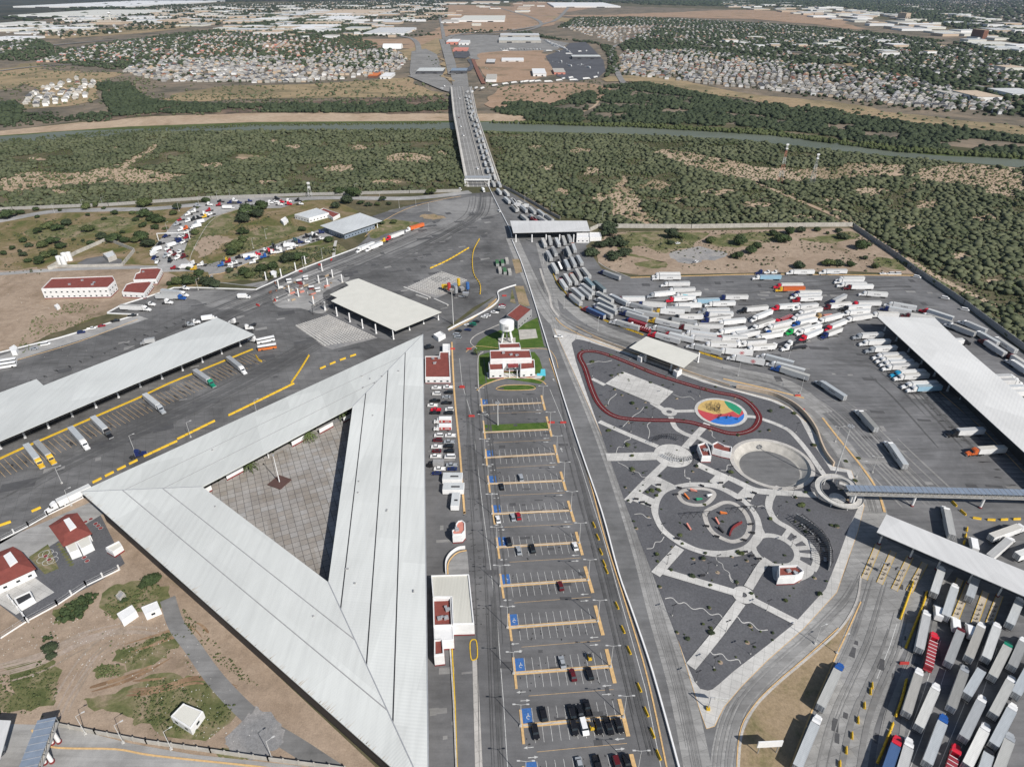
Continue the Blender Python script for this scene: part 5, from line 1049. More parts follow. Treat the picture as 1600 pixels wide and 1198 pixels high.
for f,r,c,l in (((200,192),(430,235),'Nw',None),((242,150),(485,192),'Ww','k'),((80,252),(298,257),'Ww',None),((420,265),(670,300),'Mw',None),((608,218),(865,300),'Xw',None),((595,268),(850,350),'Ww',None),((865,372),(1095,462),'Ww',None),((1003,342),(1212,430),'Ww',None),((1142,452),(1335,560),'Wg',None),((1215,545),(1400,665),'Mw',None),((1332,515),(1520,640),'Ww','k'),((1495,752),(1690,880),'Ww',None),((1485,692),(1690,820),'Mw',None),((970,530),(715,540),'Kw',None),((1460,902),(1215,912),'Ww',None),((1502,945),(1255,955),'Ww',None),((1590,1012),(1340,1022),'Ww',None),((1650,1062),(1400,1072),'Ww',None)):
    truck(f,r,c,'on the far side of the right dock','trucks beyond the right dock',oH,sH,True,l)
oI=(1200,898)
for f,r,c,l in (((436,595),(333,812),'Bg',None),((296,930),(185,1195),'Wg',None),((993,252),(950,458),'Ww',None),((1043,400),(1012,565),'XD',None),((1206,350),(1130,545),'Mg',None),((1332,325),(1258,512),'Ww',None),((1432,325),(1365,518),'Ww',None),((1500,442),(1405,632),'Eg',None),((1592,425),(1532,560),'Wg',None),((1168,80),(1108,265),'Wg',None),((1085,-30),(1040,110),'Wg',None),((1305,10),(1265,130),'Wg',None),((1573,165),(1515,302),'Wg',None),((942,625),(870,855),'Ww',None),((1046,715),(945,945),'Ww',None),((1226,605),(1150,822),'Sg',None),((1335,595),(1248,742),'Kg',None),((1332,792),(1225,1012),'Wg',None),((1515,668),(1413,862),'Wg',None),((1522,845),(1415,1052),'Wg',None),((1092,922),(1000,1168),'Bg',None),((1353,970),(1248,1185),'Ww',None),((790,1090),(735,1250),'Xb',None),((873,1095),(820,1280),'Ww',None),((1165,1150),(1120,1300),'XD',None),((1372,1145),(1325,1300),'Kg',None),((1510,1035),(1425,1260),'Sg',None),((1625,605),(1562,722),'Wg',None)):
    truck(f,r,c,'in the lower right queue' if f[0]>600 else 'waiting beside the dry verge','trucks in the lower right queue',oI,4,True,l)
for p in ((1062,238),(1170,312),(1265,355)): boxtruck(p,R(64),'W','between the toll islands and the queue','small box trucks by the toll islands',oI,4,4.5)
boxtruck((1285,1005),R(65),'W','half hidden behind the lower right canopy','small box trucks by the toll islands',o4,4)
# ---- bridge queue
oR=(680,180)
L1=[(462,-8),(470,68),(500,140),(512,192),(535,258),(555,335),(575,400),(592,455),(612,540),(635,618),(665,700),(692,782),(742,868),(828,975),(935,1080),(1035,1170)]
L2=[(505,18),(530,85),(545,150),(578,250),(602,325),(628,400),(650,478),(672,555),(700,612),(722,695),(755,785),(820,880),(930,1000),(1020,1100),(1120,1112)]
for Ln in (L1,L2):
    for i in range(len(Ln)):
        p=Ln[i]; q_=Ln[i-1] if i else (Ln[0][0]-8,Ln[0][1]-60); d=((p[0]-q_[0]),(p[1]-q_[1])); k=.55
        truck((p[0]-d[0]*k,p[1]-d[1]*k),p,random.choice(['Ww','Wg','Wg','Ww','Kg','Ng','Mw']),'queueing on the bridge','trucks queueing on the bridge',oR,8,False,None,None)
for p,q_,c in (((0,40),(35,85),'Ww'),((5,80),(45,125),'Wg'),((42,55),(90,95),'Ww'),((60,85),(115,135),'Wg'),((115,95),(165,145),'Wg'),((60,140),(110,180),'Kg'),((120,140),(165,190),'Ww'),((165,110),(215,150),'Wg'),((170,148),(230,188),'Ww'),((215,140),(275,185),'Wg'),((130,155),(165,192),'Xr')):
    truck(p,q_,c,'just above the queue canopy','trucks just above the queue canopy',(800,300),4,False)
oS=(640,40)
for i,(p,c) in enumerate([((708,875),'Ww'),((722,920),'Ww'),((735,965),'Ww'),((742,1015),'Kg'),((755,1070),'Wg'),((770,1125),'Ww'),((745,885),'Ww'),((765,945),'Wg'),((775,1012),'Ng'),((795,1065),'Wg'),((815,1135),'Wg')]):
    truck((p[0]-5,p[1]-20),(p[0]+5,p[1]+20),c,'at the far end of the bridge','trucks at the far end of the bridge',oS,8,False,L=15)
far_=[((740,800),(705,840)),((800,805),(755,835)),((860,755),(795,785)),((940,760),(865,785)),((1100,730),(1010,745)),((1240,708),(1130,725)),((1340,695),(1250,708)),((1460,685),(1360,700)),((1570,680),(1480,690))]
for a,b in far_: truck(a,b,'Ww','on the road leading away beyond the bridge','trucks on the far river road',oS,8,False,L=15)
oU=(780,30)
for a,b in (((350,690),(250,705)),((480,688),(375,700)),((595,695),(500,700)),((720,678),(620,690)),((760,655),(690,678)),((890,678),(780,682)),((1028,662),(935,668)),((1112,645),(1065,655)),((1128,588),(1120,625)),((835,650),(780,660)),((100,352),(30,352)),((220,330),(60,328)),((590,352),(530,352)),((700,360),(620,350)),((820,365),(740,355)),((820,385),(750,385)),((560,240),(500,235)),((590,262),(520,255)),((620,280),(545,270)),((650,300),(570,290)),((680,310),(600,305)),((760,318),(690,310)),((925,358),(895,362)),((1000,350),(980,360)),((830,525),(770,512)),((1045,545),(985,530)),((940,500),(930,520)),((720,480),(690,460))):
    truck(a,b,'Ww','in the far customs lot beyond the river','trucks in the far customs lot',oU,7.27,False,L=15)
for k in range(14):
    x=20+k*34; truck((x+2,322),(x,352),random.choice(['Ww','Wg']),'at the long far customs dock','trucks at the far customs dock',oU,7.27,False,L=14,ang=R(random.uniform(80,100)))
for k in range(6):
    for q__ in range(4):
        x=510+k*38+q__*14; y=232+k*15+q__*9; truck((x+40,y+6),(x-20,y-2),'Ww','in the white block of far trucks','trucks in the far white block',oU,7.27,False,L=14)
for k in range(26):
    t=random.random(); x,y=random.choice(((60+t*500,250+t*30),(590+t*400,480+t*60),(850+t*200,520))); car((x,y),random.uniform(0,6),random.choice('WWKS'),'in the far customs lot','cars in the far customs lot',oU,7.27)
for k in range(60):
    t=random.random(); x,y=((420+t*40+random.uniform(-5,25),60),(1,1))[0]; a_=[(715,52),(745,50),(800,46),(838,38),(862,30)]; i_=int(t*4); u_=t*4-i_; x=a_[i_][0]+(a_[i_+1][0]-a_[i_][0])*u_; y=a_[i_][1]+(a_[i_+1][1]-a_[i_][1])*u_+random.uniform(-.6,.6); car((x,y),R(20),random.choice('WWKSR'),'on the far highway','cars on the far highway')
# ---- bobtails in the left loop
oL=(220,300)
LB=[(700,170,'S',0),(850,155,'W',0),(985,160,'R',180),(1000,112,'K',180),(1125,130,'N',180),(1165,105,'W',0),(1215,130,'N',0),(1345,110,'N',20),(1340,160,'W',200),(675,240,'W',200),(858,225,'R',210),(600,275,'W',225),(790,268,'W',30),(805,305,'Y',220),(885,272,'W',215),(665,335,'K',210),(715,325,'K',30),(500,342,'R',225),(600,355,'W',230),(455,400,'S',230),(570,450,'O',230),(508,465,'W',230),(588,495,'W',225),(320,545,'N',240),(435,600,'N',60),(478,560,'W',60),(490,605,'N',240),(580,560,'R',240),(540,620,'W',240),(250,640,'K',240),(175,815,'N',260),(205,860,'W',280),(345,700,'W',240),(322,790,'S',250),(375,775,'W',250),(365,740,'R',250),(435,770,'M',240),(490,742,'W',245),(365,855,'K',280),(470,815,'W',240),(540,802,'M',240),(430,945,'R',180),(650,892,'W',170),(680,958,'Y',180),(765,905,'W',185)]
for x,y,c,a in LB: bobtail((x,y),R(a),c,'waiting on the looping truck road','bobtail tractors on the looping road',oL,8,True)
boxtruck((1085,188),0,'W','long and boxy on the looping truck road','box trucks on the looping road',oL,8,9); boxtruck((735,368),R(225),'S','with grey curtain on the looping truck road','box trucks on the looping road',oL,8,7); boxtruck((690,422),R(225),'W','on the looping truck road beneath the bend','box trucks on the looping road',oL,8,8)
boxtruck((385,655),R(60),'S','with grey roof among the loop tractors','box trucks on the looping road',oL,8,8); boxtruck((195,710),R(230),'W','nearest the loop edge','box trucks on the looping road',oL,8,7); boxtruck((162,765),R(90),'W','second along the loop edge','box trucks on the looping road',oL,8,7); boxtruck((570,930),R(180),'W','long on the lower strip of the loop','box trucks on the looping road',oL,8,9)
oM=(320,300)
LB=[(760,152,'W',0),(810,132,'W',0),(870,120,'W',0),(890,82,'K',0),(950,118,'X',-20),(930,152,'W',0),(1045,148,'X',0),(1040,112,'W',0),(1168,102,'K',180),(1185,145,'W',0),(220,908,'B',205),(265,842,'Y',20),(312,862,'R',200),(350,895,'W',200),(345,932,'W',200),(440,808,'K',200),(405,882,'W',200),(640,775,'X',25),(560,822,'B',205),(618,872,'W',205),(662,832,'W',205),(740,722,'W',25),(802,732,'X',40),(860,680,'K',25),(752,802,'B',205),(840,755,'W',25),(900,702,'W',25),(950,742,'W',205),(1000,642,'W',25),(1080,702,'W',205),(1128,602,'T',60),(1180,625,'N',20),(1260,622,'W',20),(1270,552,'K',20),(1352,532,'W',20),(1372,555,'K',200),(1440,502,'N',20),(1440,582,'W',20),(1320,602,'S',200)]
for x,y,c,a in LB: bobtail((x,y),R(a),c,'in the double row beside the depot' if y>300 else 'on the upper border road','bobtail tractors beside the depot',oM,8,True)
boxtruck((560,795),R(20),'W','long white in the double row','box trucks in the double row',oM,8,9); boxtruck((1060,662),R(15),'W','large white near the depot shed','box trucks in the double row',oM,8,9)
# ---- left yard trucks
oN=(0,600)
for f,r,c in (((985,125),(890,50),'Sg'),((655,275),(567,190),'Kg'),((510,345),(425,252),'Wg'),((298,435),(215,345),'Yg'),((228,460),(158,370),'Yg')): truck(f,r,c,'nose out at the left dock','trucks at the left dock',oN,4)
oO=(0,300)
for f,r,c in (((1300,1165),(1215,1108),'Eg'),((1500,1085),(1418,1022),'Wg')): truck(f,r,c,'nose out at the left dock','trucks at the left dock',oO,4)
truck((352,728),(560,630),'Ww','sticking out from under the hall tip','trucks at the left dock',oN,4)
for f,r,c in (((1130,620),(1005,608),'Wg'),((1112,640),(968,638),'Bg'),((888,710),(748,705),'Ww')): truck(f,r,c,'parked by the white kerb of the left yard','trucks by the left yard kerb',oO,4)
for p,c,a in (((1045,688),'W',0),((935,700),'W',0),((1150,600),'W',0),((1175,828),'S',20),((1212,812),'W',20),((1460,812),'W',160),((1585,925),'W',160),((1545,850),'W',20)): bobtail(p,R(a),c,'near the left dock roof','bobtails near the left dock',oO,4,True)
boxtruck((1518,650),0,'W','alone on the left yard','box trucks on the left yard',oO,4,6); boxtruck((930,930),R(200),'g','at the top edge of the left dock roof','box trucks on the left yard',oO,4,6,'trailer_grey')
boxtruck((1300,785),R(20),'W','low loader at the top edge of the left dock roof','box trucks on the left yard',oO,4,7)
truck((1510,835),(1575,805),'Kf','at the right end of the left dock','trucks at the left dock',oO,4,True)
oW=(400,300)
for f,r,c in (((652,345),(735,310),'Ww'),((712,338),(785,308),'Ww'),((838,270),(932,236),'Xw'),((962,218),(1055,190),'Wo')): truck(f,r,c,'in line below the grass island','trucks in line below the grass island',oW,4)
bobtail((800,305),R(200),'Y','in line below the grass island','trucks in line below the grass island',oW,4)
# buses
def bus(p,ang,label,lo='orange',L=11,o=(0,0),s=1.):
    a=G(o[0]+p[0]/s,o[1]+p[1]/s,1.5); e=empty('bus',(a.x,a.y,.1),ang,label=label,cat='bus')
    MB().box(0,0,.4,2.,L,2.5).build('body',lo,e); MB().box(0,0,2.,2.75,L-.1,2.44).build('windows','glass',e); MB().box(0,0,2.75,3.1,L,2.5).box(1,0,3.1,3.35,3,1.6).build('roof','white_truck',e); addwheels(e,[-L*.3,L*.32],1.1,.5,.35)
bus((70,970),R(20),'orange and white bus in the left yard',o=oW,s=4); bus((60,925),R(28),'plain white bus behind the orange bus','white_truck',o=oW,s=4); bus((28,1085),R(22),'white coach cut by the left edge','white_truck',12,o=oO,s=4); bus((30,1062),R(22),'second white coach behind the edge coach','white_truck',12,o=oO,s=4)
# ---- parked cars
up_=R(100)
for p,c,k in (((876,915),'M','sedan'),((878.5,1034),'S','sedan'),((895,1054),'M','sedan'),((921,1052),'K','suv'),((849,1115.5),'K','suv'),((893.5,1112),'K','suv'),((906,1110.5),'K','sedan'),((918,1106),'K','pickup'),((836.5,1143),'K','suv'),((897,1137),'K','suv'),((912.5,1135),'W','van'),((935,1135),'K','suv'),((951,1134),'K','pickup'),((967,1133),'K','suv'),((906,1195),'S','sedan'),((934,1195),'K','pickup'),((964,1193),'M','suv'),((980,1191),'K','suv'),((814,746),'S','suv'),((801.5,808),'S','sedan'),((810,806),'R','sedan'),((810.5,860),'S','sedan'),((832,857),'K','suv'),((898.5,853),'W','sedan'),((778,811),'W','sedan'),((784,760),'K','sedan'),((795,846),'K','suv')):
    car(p,up_ if p[1]<1120 else up_+math.pi,c,'in the striped parking lot','cars in the striped parking lot',kind=k)
for p in ((921,1029),(924.5,1137)):
    a=G(*p); e=empty('forklift',a,R(100),label='yellow forklift standing in a parking bay '+('of the second lowest row' if p[1]<1100 else 'between black cars'),cat='forklift')
    MB().box(0,0,.3,1.3,1.9,1.2).build('body','yellow',e); MB().box(-.2,0,2.1,2.2,1.4,1.1).box(-.8,-.5,1.2,2.1,.1,.1).box(-.8,.5,1.2,2.1,.1,.1).box(.4,-.5,1.2,2.1,.1,.1).box(.4,.5,1.2,2.1,.1,.1).build('overhead_guard','dark',e); MB().box(1.1,-.35,.1,2.4,.12,.12).box(1.1,.35,.1,2.4,.12,.12).box(1.8,-.3,.1,.2,1.3,.15).box(1.8,.3,.1,.2,1.3,.15).build('mast','metal',e); addwheels(e,[-.6,.6],.6,.3,.2)
oK=(640,590); sK=4.99
for x,y,c,k in ((210,80,'W','pickup'),(300,75,'W','pickup'),(210,125,'W','suv'),(305,115,'K','suv'),(200,180,'K','pickup'),(290,197,'K','pickup'),(285,150,'S','sedan'),(180,217,'W','pickup'),(205,250,'X','pickup'),(200,274,'K','pickup'),(310,248,'W','suv'),(305,274,'K','suv'),(228,450,'W','suv'),(318,452,'W','pickup'),(220,487,'M','suv'),(310,502,'S','pickup'),(212,540,'W','pickup'),(305,534,'K','suv'),(210,572,'M','sedan'),(310,572,'K','suv'),(205,614,'W','pickup'),(315,617,'W','van'),(190,665,'K','suv'),(330,682,'S','pickup'),(235,712,'W','pickup'),(330,710,'N','sedan'),(210,744,'N','sedan')):
    car((x,y),R(180),c,'in the narrow yard beside the big hall','cars in the narrow yard beside the big hall',oK,sK,k)
for y in (330,385):
    e_=boxtruck((270,y),R(180),'W','with red side panel in the narrow yard','delivery trucks in the narrow yard',oK,sK,6.5)
    MB().box(-.6,1.22,1.1,2.6,6.,.04).box(-.6,-1.22,1.1,2.6,6.,.04).build('side_panel','red_paint',e_); MB().tube((1.2,1.23,1.9),(1.2,1.28,1.9),.55,12).tube((1.2,-1.23,1.9),(1.2,-1.28,1.9),.55,12).build('emblem','cream_roof',e_); MB().box(-1.6,1.25,1.6,2.1,2.4,.03).box(-1.6,-1.25,1.6,2.1,2.4,.03).build('logo','white_paint',e_)
for k,(x,y,lx,ly) in enumerate(((335,765,9,5),(342,845,9.5,5),(357,945,3.6,9))):
    a=G(oK[0]+x/sK,oK[1]+y/sK,3); e=empty('office_trailer',a*1,0,label=['upper','middle','narrow green tinted'][k]+' office trailer in the narrow yard',cat='trailer'); e.location.z=0
    MB().box(0,0,.5,3,lx,ly).build('body','white_truck',e); MB().box(0,0,3,3.1,lx*.96,ly*.96).build('roof','roof_small',e); MB().box(lx*.1,-ly*.1,3.1,3.3,lx*.4,.8).build('roof_vent','dark',e); addwheels(e,[-1,1],ly/2-.3,.4,.3)
boxtruck((215,667),R(180),'K','with grey cargo body in the narrow yard','delivery trucks in the narrow yard',oK,sK,5,'grey')
oX=(640,440); sX=7.26
for x,y,c,k in ((1045,290,'W','suv'),(1050,265,'R','sedan'),(965,350,'W','pickup'),(990,325,'K','sedan'),(845,400,'W','sedan'),(880,382,'W','sedan'),(655,492,'W','sedan'),(718,482,'E','suv'),(755,450,'K','sedan'),(660,545,'N','sedan'),(555,555,'K','sedan'),(690,500,'K','sedan'),(530,600,'S','suv'),(545,630,'S','suv')):
    car((x,y),R(165),c,'in the angled bays near the water tower','cars in the angled bays near the water tower',oX,sX,k)
car((205,735),R(200),'K','behind the small white huts','cars behind the gate office',oX,sX,'suv'); car((185,870),R(200),'S','against the big hall roof edge','cars behind the gate office',oX,sX,'sedan'); car((225,750),R(200),'K','tucked beside another black suv','cars behind the gate office',oX,sX,'pickup')
car((873,526),R(-5),'W','driving on the road beyond the orange barriers','cars on the road',kind='pickup')
oY=(0,480)
for x,y,c,k in ((845,260,'N','suv'),(952,222,'W','pickup'),(1058,192,'R','sedan'),(1198,142,'K','pickup'),(1375,87,'K','pickup'),(475,385,'W','van'),(355,430,'S','sedan')): car((x,y),R(24),c,'along the kerb of the left yard','cars along the left kerb',oY,6.654,k)
for p,c,k in (((1420,528),'W','van'),((1412,460),'W','van')): pass
car((1477,466),R(-35),'W','by the perimeter fence','vans by the perimeter fence',kind='van'); car((1433,433),R(-40),'W','at the corner of the perimeter fence','vans by the perimeter fence',kind='van'); car((1508,484),R(-35),'W','beside orange blocks near the fence','vans by the perimeter fence',kind='van')
for x in (1380,1392,1402): car((x,428),R(180),'W','along the top kerb of the east lot','cars along the top kerb',kind='van' if x>1390 else 'pickup')
car((1087.5,409),R(50),'W','on the bare ground above the east lot','cars on bare ground',kind='suv'); car((1059,380),R(20),'W','in the grass above the east lot','cars on bare ground',kind='sedan')
for p,c,k in (((720,198),'W','van'),((724,212),'W','van'),((746,264),'W','van'),((717,184),'M','sedan'),((718,154),'W','van'),((755,298),'W','van'),((719,296),'W','van'),((780,330),'W','suv')):
    car(p,R(-72) if k!='suv' else R(-60),c,'on the bridge carriageway' if p[1]<290 else 'near the foot of the bridge','cars on the bridge',kind=k)
for x,y,c in ((205,432,'K'),(258,532,'K'),(440,715,'K'),(250,372,'W'),(305,378,'K'),(130,455,'A'),(590,690,'K'),(640,690,'W'),(610,725,'W'),(625,770,'W'),(655,345,'W'),(575,385,'K'),(685,398,'W'),(780,405,'W'),(950,530,'W'),(970,540,'W')): car((x,y),R(100),c,'at the far toll plaza','cars at the far toll plaza',(640,40),8)
boxtruck((405,790),R(-30),'N','turning onto the far end of the bridge','box trucks on the bridge',(640,40),8); boxtruck((435,760),R(-70),'W','turning onto the far end of the bridge','box trucks on the bridge',(640,40),8)
boxtruck((600,930),R(-75),'W','passing under the bridge gantry','box trucks on the bridge',oR,8,6)
for i,(x,y,c) in enumerate(((1508,445,'green_metal'),(1540,442,'green_metal'),(1568,430,'concrete_wall'),(1525,490,'concrete_wall'),(1555,495,'green_metal'),(1585,500,'concrete_wall'))):
    a=G(oW[0]+x/4,oW[1]+y/4,1.3); e=empty('cargo_container',(a.x,a.y,.1),R(95),label='%s cargo container in the %s row of the container block'%('green' if 'green' in c else 'grey','upper' if y<460 else 'lower'),cat='container',group='cargo containers'); MB().box(0,0,0,2.6,9,2.5).build('body',c,e); MB().box(-4.5,-.62,.1,2.5,.1,1.1).box(-4.5,.62,.1,2.5,.1,1.1).build('door','grey',e)
a=G(218,713); e=empty('tow_truck',(a.x,a.y,.1),R(30),label='dark blue covered truck nose against the grey roof',cat='truck'); tractor(e,'N',-4)
#@@TAIL
# ================================================================== BRIDGE OVER THE RIVER
def dz(Y): return 0. if Y<745 else min(10.,(Y-745)/14.) if Y<1350 else max(0.,10-(Y-1350)/25.)
def Gd(px,py,h=0):
    z_=0.
    for _ in range(12): z_=dz(G(px,py,z_+h).y)
    p=G(px,py,z_+h); p.z=z_; return p
be=empty('river_bridge',G(735,215),label='long straight road bridge crossing the river with parapets and truck lanes',cat='bridge'); bo=be.location.copy()
YS=[292,285,275,262,248,235,222,210,200,190,180,170,160,150,142,136]
def bx(py,f):
    l=727+(py-284)*.1827 if py>180 else 708+(py-180)*.1; r=782.5+(py-287)*.341 if py>180 else 746+(py-180)*.2
    return l+(r-l)*f
def strip(f0,f1,dz0,dz1,name,mat):
    m=MB(); V=[]
    for y in YS:
        a,b=Gd(bx(y,f0),y)-bo,Gd(bx(y,f1),y)-bo
        V+=[(a.x,a.y,a.z+dz1),(b.x,b.y,b.z+dz1),(b.x,b.y,b.z+dz0),(a.x,a.y,a.z+dz0)]
    F=[]
    for i in range(len(YS)-1):
        for k in range(4): F.append((i*4+k,i*4+(k+1)%4,(i+1)*4+(k+1)%4,(i+1)*4+k))
    F+=[(0,1,2,3),tuple(4*(len(YS)-1)+k for k in (3,2,1,0))]
    m.add(V,F); return m.build(name,mat,be)
strip(0,1,-1.9,.12,'deck','far_road'); strip(0,.035,.1,1.3,'parapet','concrete_wall'); strip(.965,1,.1,1.3,'parapet','concrete_wall'); strip(.035,.085,.12,.35,'footway','concrete_paving')
strip(.545,.565,.1,1.0,'median_barrier','concrete_wall')
for f in (.2,.32,.44): strip(f,f+.008,.12,.17,'lane_line','white_paint')
strip(.9,.965,.12,.3,'footway','sidewalk')
for y in (268,254,242,230,219,209,200,191,183,175,167,159):
    a,b=Gd(bx(y,.2),y),Gd(bx(y,.8),y)
    for p in (a,b):
        if p.z>3: MB().tube((p.x-bo.x,p.y-bo.y,-2),(p.x-bo.x,p.y-bo.y,p.z-1.5),1.3,8).build('pier','concrete_wall',be)
A,B=G(727,291),G(764,291)
e=empty('bridge_gantry',A,label='white frame gantry spanning the road at the near end of the bridge',cat='gantry'); d=B-A
for t in (0,1): MB().box(d.x*t,d.y*t,0,7.5,1.2,1.2).build('leg','white',e)
MB().box(d.x*.5,d.y*.5,6.5,7.8,d.length+2,2.,math.atan2(d.y,d.x)).build('beam','white',e); MB().box(d.x*.5,d.y*.5+14,6.5,7.,d.length+2,9,math.atan2(d.y,d.x)).build('lattice_roof','metal',e)
MB().box(0,14,0,6.5,.7,.7).box(d.x,14,0,6.5,.7,.7).build('rear_post','metal',e)
for o in list(C.objects):
    if o.parent is None and o.name.split('.')[0] in('semi_truck','parked_car','van','box_truck') and o.location.y>735:
        px,py=Pj(o.location.x,o.location.y,0)
        if 700<px<800 and 134<py<292:
            p=Gd(px,py); o.location=(p.x,p.y,p.z+.15)
# gate frame in loop
A,B=G(248,376),G(297,374)
e=empty('road_gantry',A,label='white portal frame over the looping truck road',cat='gantry'); d=B-A
MB().box(0,0,0,6.5,.5,.5).box(d.x,d.y,0,6.5,.5,.5).build('leg','white',e); MB().box(d.x/2,d.y/2,6.2,6.8,d.length,.5,math.atan2(d.y,d.x)).build('beam','white',e)
# ================================================================== FOOTBRIDGES
def footbridge(label,A,B,deck,piers,w_=3.4,r='steel_blue'):
    e=empty('footbridge',(A.x,A.y,0),label=label,cat='footbridge'); d=B-A; L=d.length; an=math.atan2(d.y,d.x); e.rotation_euler=(0,0,an)
    MB().box(L/2,0,deck,deck+.4,L,w_).build('deck','concrete_wall',e); 
    m=MB(); n=int(L/3)
    for i in range(n):
        x0=L*i/n;x1=L*(i+1)/n;xm=(x0+x1)/2
        for y in (-w_/2,w_/2):
            m.tube((x0,y,deck+.4),(xm,y,deck+2.6),.09,4).tube((xm,y,deck+2.6),(x1,y,deck+.4),.09,4).tube((x0,y,deck+.4),(x0,y,deck+2.7),.08,4)
    for y in (-w_/2,w_/2): m.tube((0,y,deck+.5),(L,y,deck+.5),.14,4).tube((0,y,deck+2.7),(L,y,deck+2.7),.14,4)
    m.build('truss','metal',e)
    MB().box(L/2,0,deck+2.8,deck+2.95,L,w_+.5).build('roof',r,e)
    m=MB(); 
    for i in range(int(L/2.2)): m.box(i*2.2+1,0,deck+2.95,deck+3.05,.14,w_+.5)
    m.build('roof_rib','metal',e)
    for x,dbl in piers:
        for y in ((-.9,.9) if dbl else (0,)): MB().tube((x,y,.7),(x,y,deck),.55,10).build('pier','white',e); MB().tube((x,y,0),(x,y,.7),.75,10).build('pier_base','maroon',e)
    return e
A,B=G(1321,770,6.5),G(1720,780,6.5)
kx=(B-A).length/399
footbridge('covered footbridge with blue roof crossing the truck lot at right',A,B,6.5,[(4,True),(112*kx,False),(220*kx,False),(330*kx,False)])
A,B=G(79,1131,6.5),G(30,1260,6.5); footbridge('blue roofed footbridge at the lower left corner',A,B,6.5,[(2,True),(8,True)],4.5)
# spiral ramp
sc_=G(1306,777); e=empty('spiral_ramp',(sc_.x,sc_.y,0),label='white spiral ramp climbing to the covered footbridge from the park',cat='ramp')
m=MB(); rl=MB(); n=70; V=[]; 
for i in range(n+1):
    t=i/n; a=R(0)-t*math.pi*2*1.3+R(60); r_=11.-4.9*t**.8; zz=.3+6.5*t
    for rr,z2 in ((r_-1.3,zz-.25),(r_+1.3,zz-.25),(r_+1.3,zz+.05),(r_+1.3,zz+.5),(r_+1.2,zz+.5),(r_+1.2,zz+.05),(r_-1.2,zz+.05),(r_-1.2,zz+.5),(r_-1.3,zz+.5)): V.append((rr*math.cos(a),rr*math.sin(a)*1.0+t*2.,z2))
m.add(V,[(i*9+k,i*9+(k+1)%9,(i+1)*9+(k+1)%9,(i+1)*9+k) for i in range(n) for k in range(9)]); m.build('ramp','concrete_paving',e)
for k in range(10):
    t=.12+k*.092; a=R(60)-t*math.pi*2*1.3; r_=11.-4.9*t**.8; MB().tube((r_*math.cos(a),r_*math.sin(a)+t*2,0),(r_*math.cos(a),r_*math.sin(a)+t*2,.3+6.5*t-.3),.22,6).build('column','white',e)
disc(1308,779,12,'concrete_paving')
# ================================================================== LAMPS, MASTS, POLES
def lamp(p,h,label,grp,arms=2,ang=0.,al=1.8,r=.13,mat='pole_grey',name='street_lamp'):
    me=cached(('lp',h,r,mat),lambda: MB().tube((0,0,0),(0,0,h),r,6,r*.6).mesh('pole',mat)); 
    e=empty(name,(p.x,p.y,.1),ang,label=label,cat='street lamp' if name=='street_lamp' else name.replace('_',' '),group=grp)
    inst('pole',me,e); inst('lamp_base',cached(('lpb',r),lambda: MB().box(0,0,0,.5,r*6,r*6).mesh('lamp_base','concrete_paving')),e)
    def hd():
        m=MB()
        for k in range(arms):
            a=math.pi*k*2/arms; x,y=math.cos(a)*al,math.sin(a)*al
            m.tube((0,0,h-.1),(x,y,h+.25),r*.45,4).box(x*1.15,y*1.15,h+.18,h+.34,.9,.36,a)
        return m.mesh('lamp_head',mat)
    inst('lamp_head',cached(('lph',h,arms,al,mat),hd),e)
for i,(a,b,c,d) in enumerate(bars):
    for q_,sd in (((b[0]+1,b[1]+1),'right'),((a[0]-1,a[1]),'left')):
        lamp(G(*q_),11,'twin arm street lamp on the %s side of the parking lot'%('right' if sd=='right' else 'left'),'twin arm lamps in the parking lot',2,0)
pk=[]
for pts,o,s in (([(875,210),(742,300),(760,430),(828,605),(1355,575),(935,935),(970,1130),(610,100),(1170,75)],o3,4),([(1000,255),(1488,495),(1150,670),(1335,355),(1260,580),(1590,225)],(800,898),4),([(965,1035),(1415,1055),(1060,955)],oP,sP),([(285,555),(495,560),(1025,750),(665,1100),(1115,580),(655,390),(125,190),(248,300)],oA,sA),([(340,935),(905,1110),(930,545),(75,230)],oB,sB),([(425,440),(150,1055),(585,245),(575,760)],oF,sF)):
    pk+=ab(pts,o,s)
for p in pk: lamp(G(*p),5.5,'slim dark garden lamp in the gravel park','garden lamps in the park',2,.4,.5,.07,'dark','garden_lamp')
for p,a,n in (((1153,587.5),1.2,1),((1250,615),1.1,1),((1305,690),0,2),((1363,738),-.2,2),((934,517),1.2,1),((881,482),1.3,1),((849,412),1.4,1),((855,421),1.4,1),((1307,1020),.3,1),((1273,1005),.3,1),((1338,745),0,1),((1231,565),1,1)):
    lamp(G(*p),9,'tall grey roadside lamp beside the curved road','lamps beside the curved road',n,a)
for p in ((134,1146),(268,1170),(112,790),(193,1160),(425,1185),(210,704),(298,683),(402,648),(97,755)): lamp(G(*p),9,'grey lamp post at the edge of the left yard','lamps around the left yard',1,.6)
for p in ((85,332),(130,326),(161,322),(311,320),(340,312),(360,310),(478,420),(474,417),(504,404),(564,318),(650,322),(670,330),(624,325),(594,314),(262,362),(280,330),(387,345),(310,453),(396,388),(416,373),(830,302),(862,330),(941,345),(820,315),(555,300)):
    lamp(G(*p),8.5,'grey lamp pole in the upper left road area' if p[0]<700 else 'grey lamp pole near the truck queue canopy','lamp poles on the upper roads',1,.3)
def mast(p,h,label,heads=8):
    e=empty('light_mast',(p.x,p.y,0),0,label=label,cat='light mast'); MB().tube((0,0,0),(0,0,h),.35,8,.16).build('pole','pole_grey',e)
    for k in range(heads): a=k*2*math.pi/heads; MB().box(1.1*math.cos(a),1.1*math.sin(a),h-.5,h,.7,.5,a).build('floodlight','metal',e)
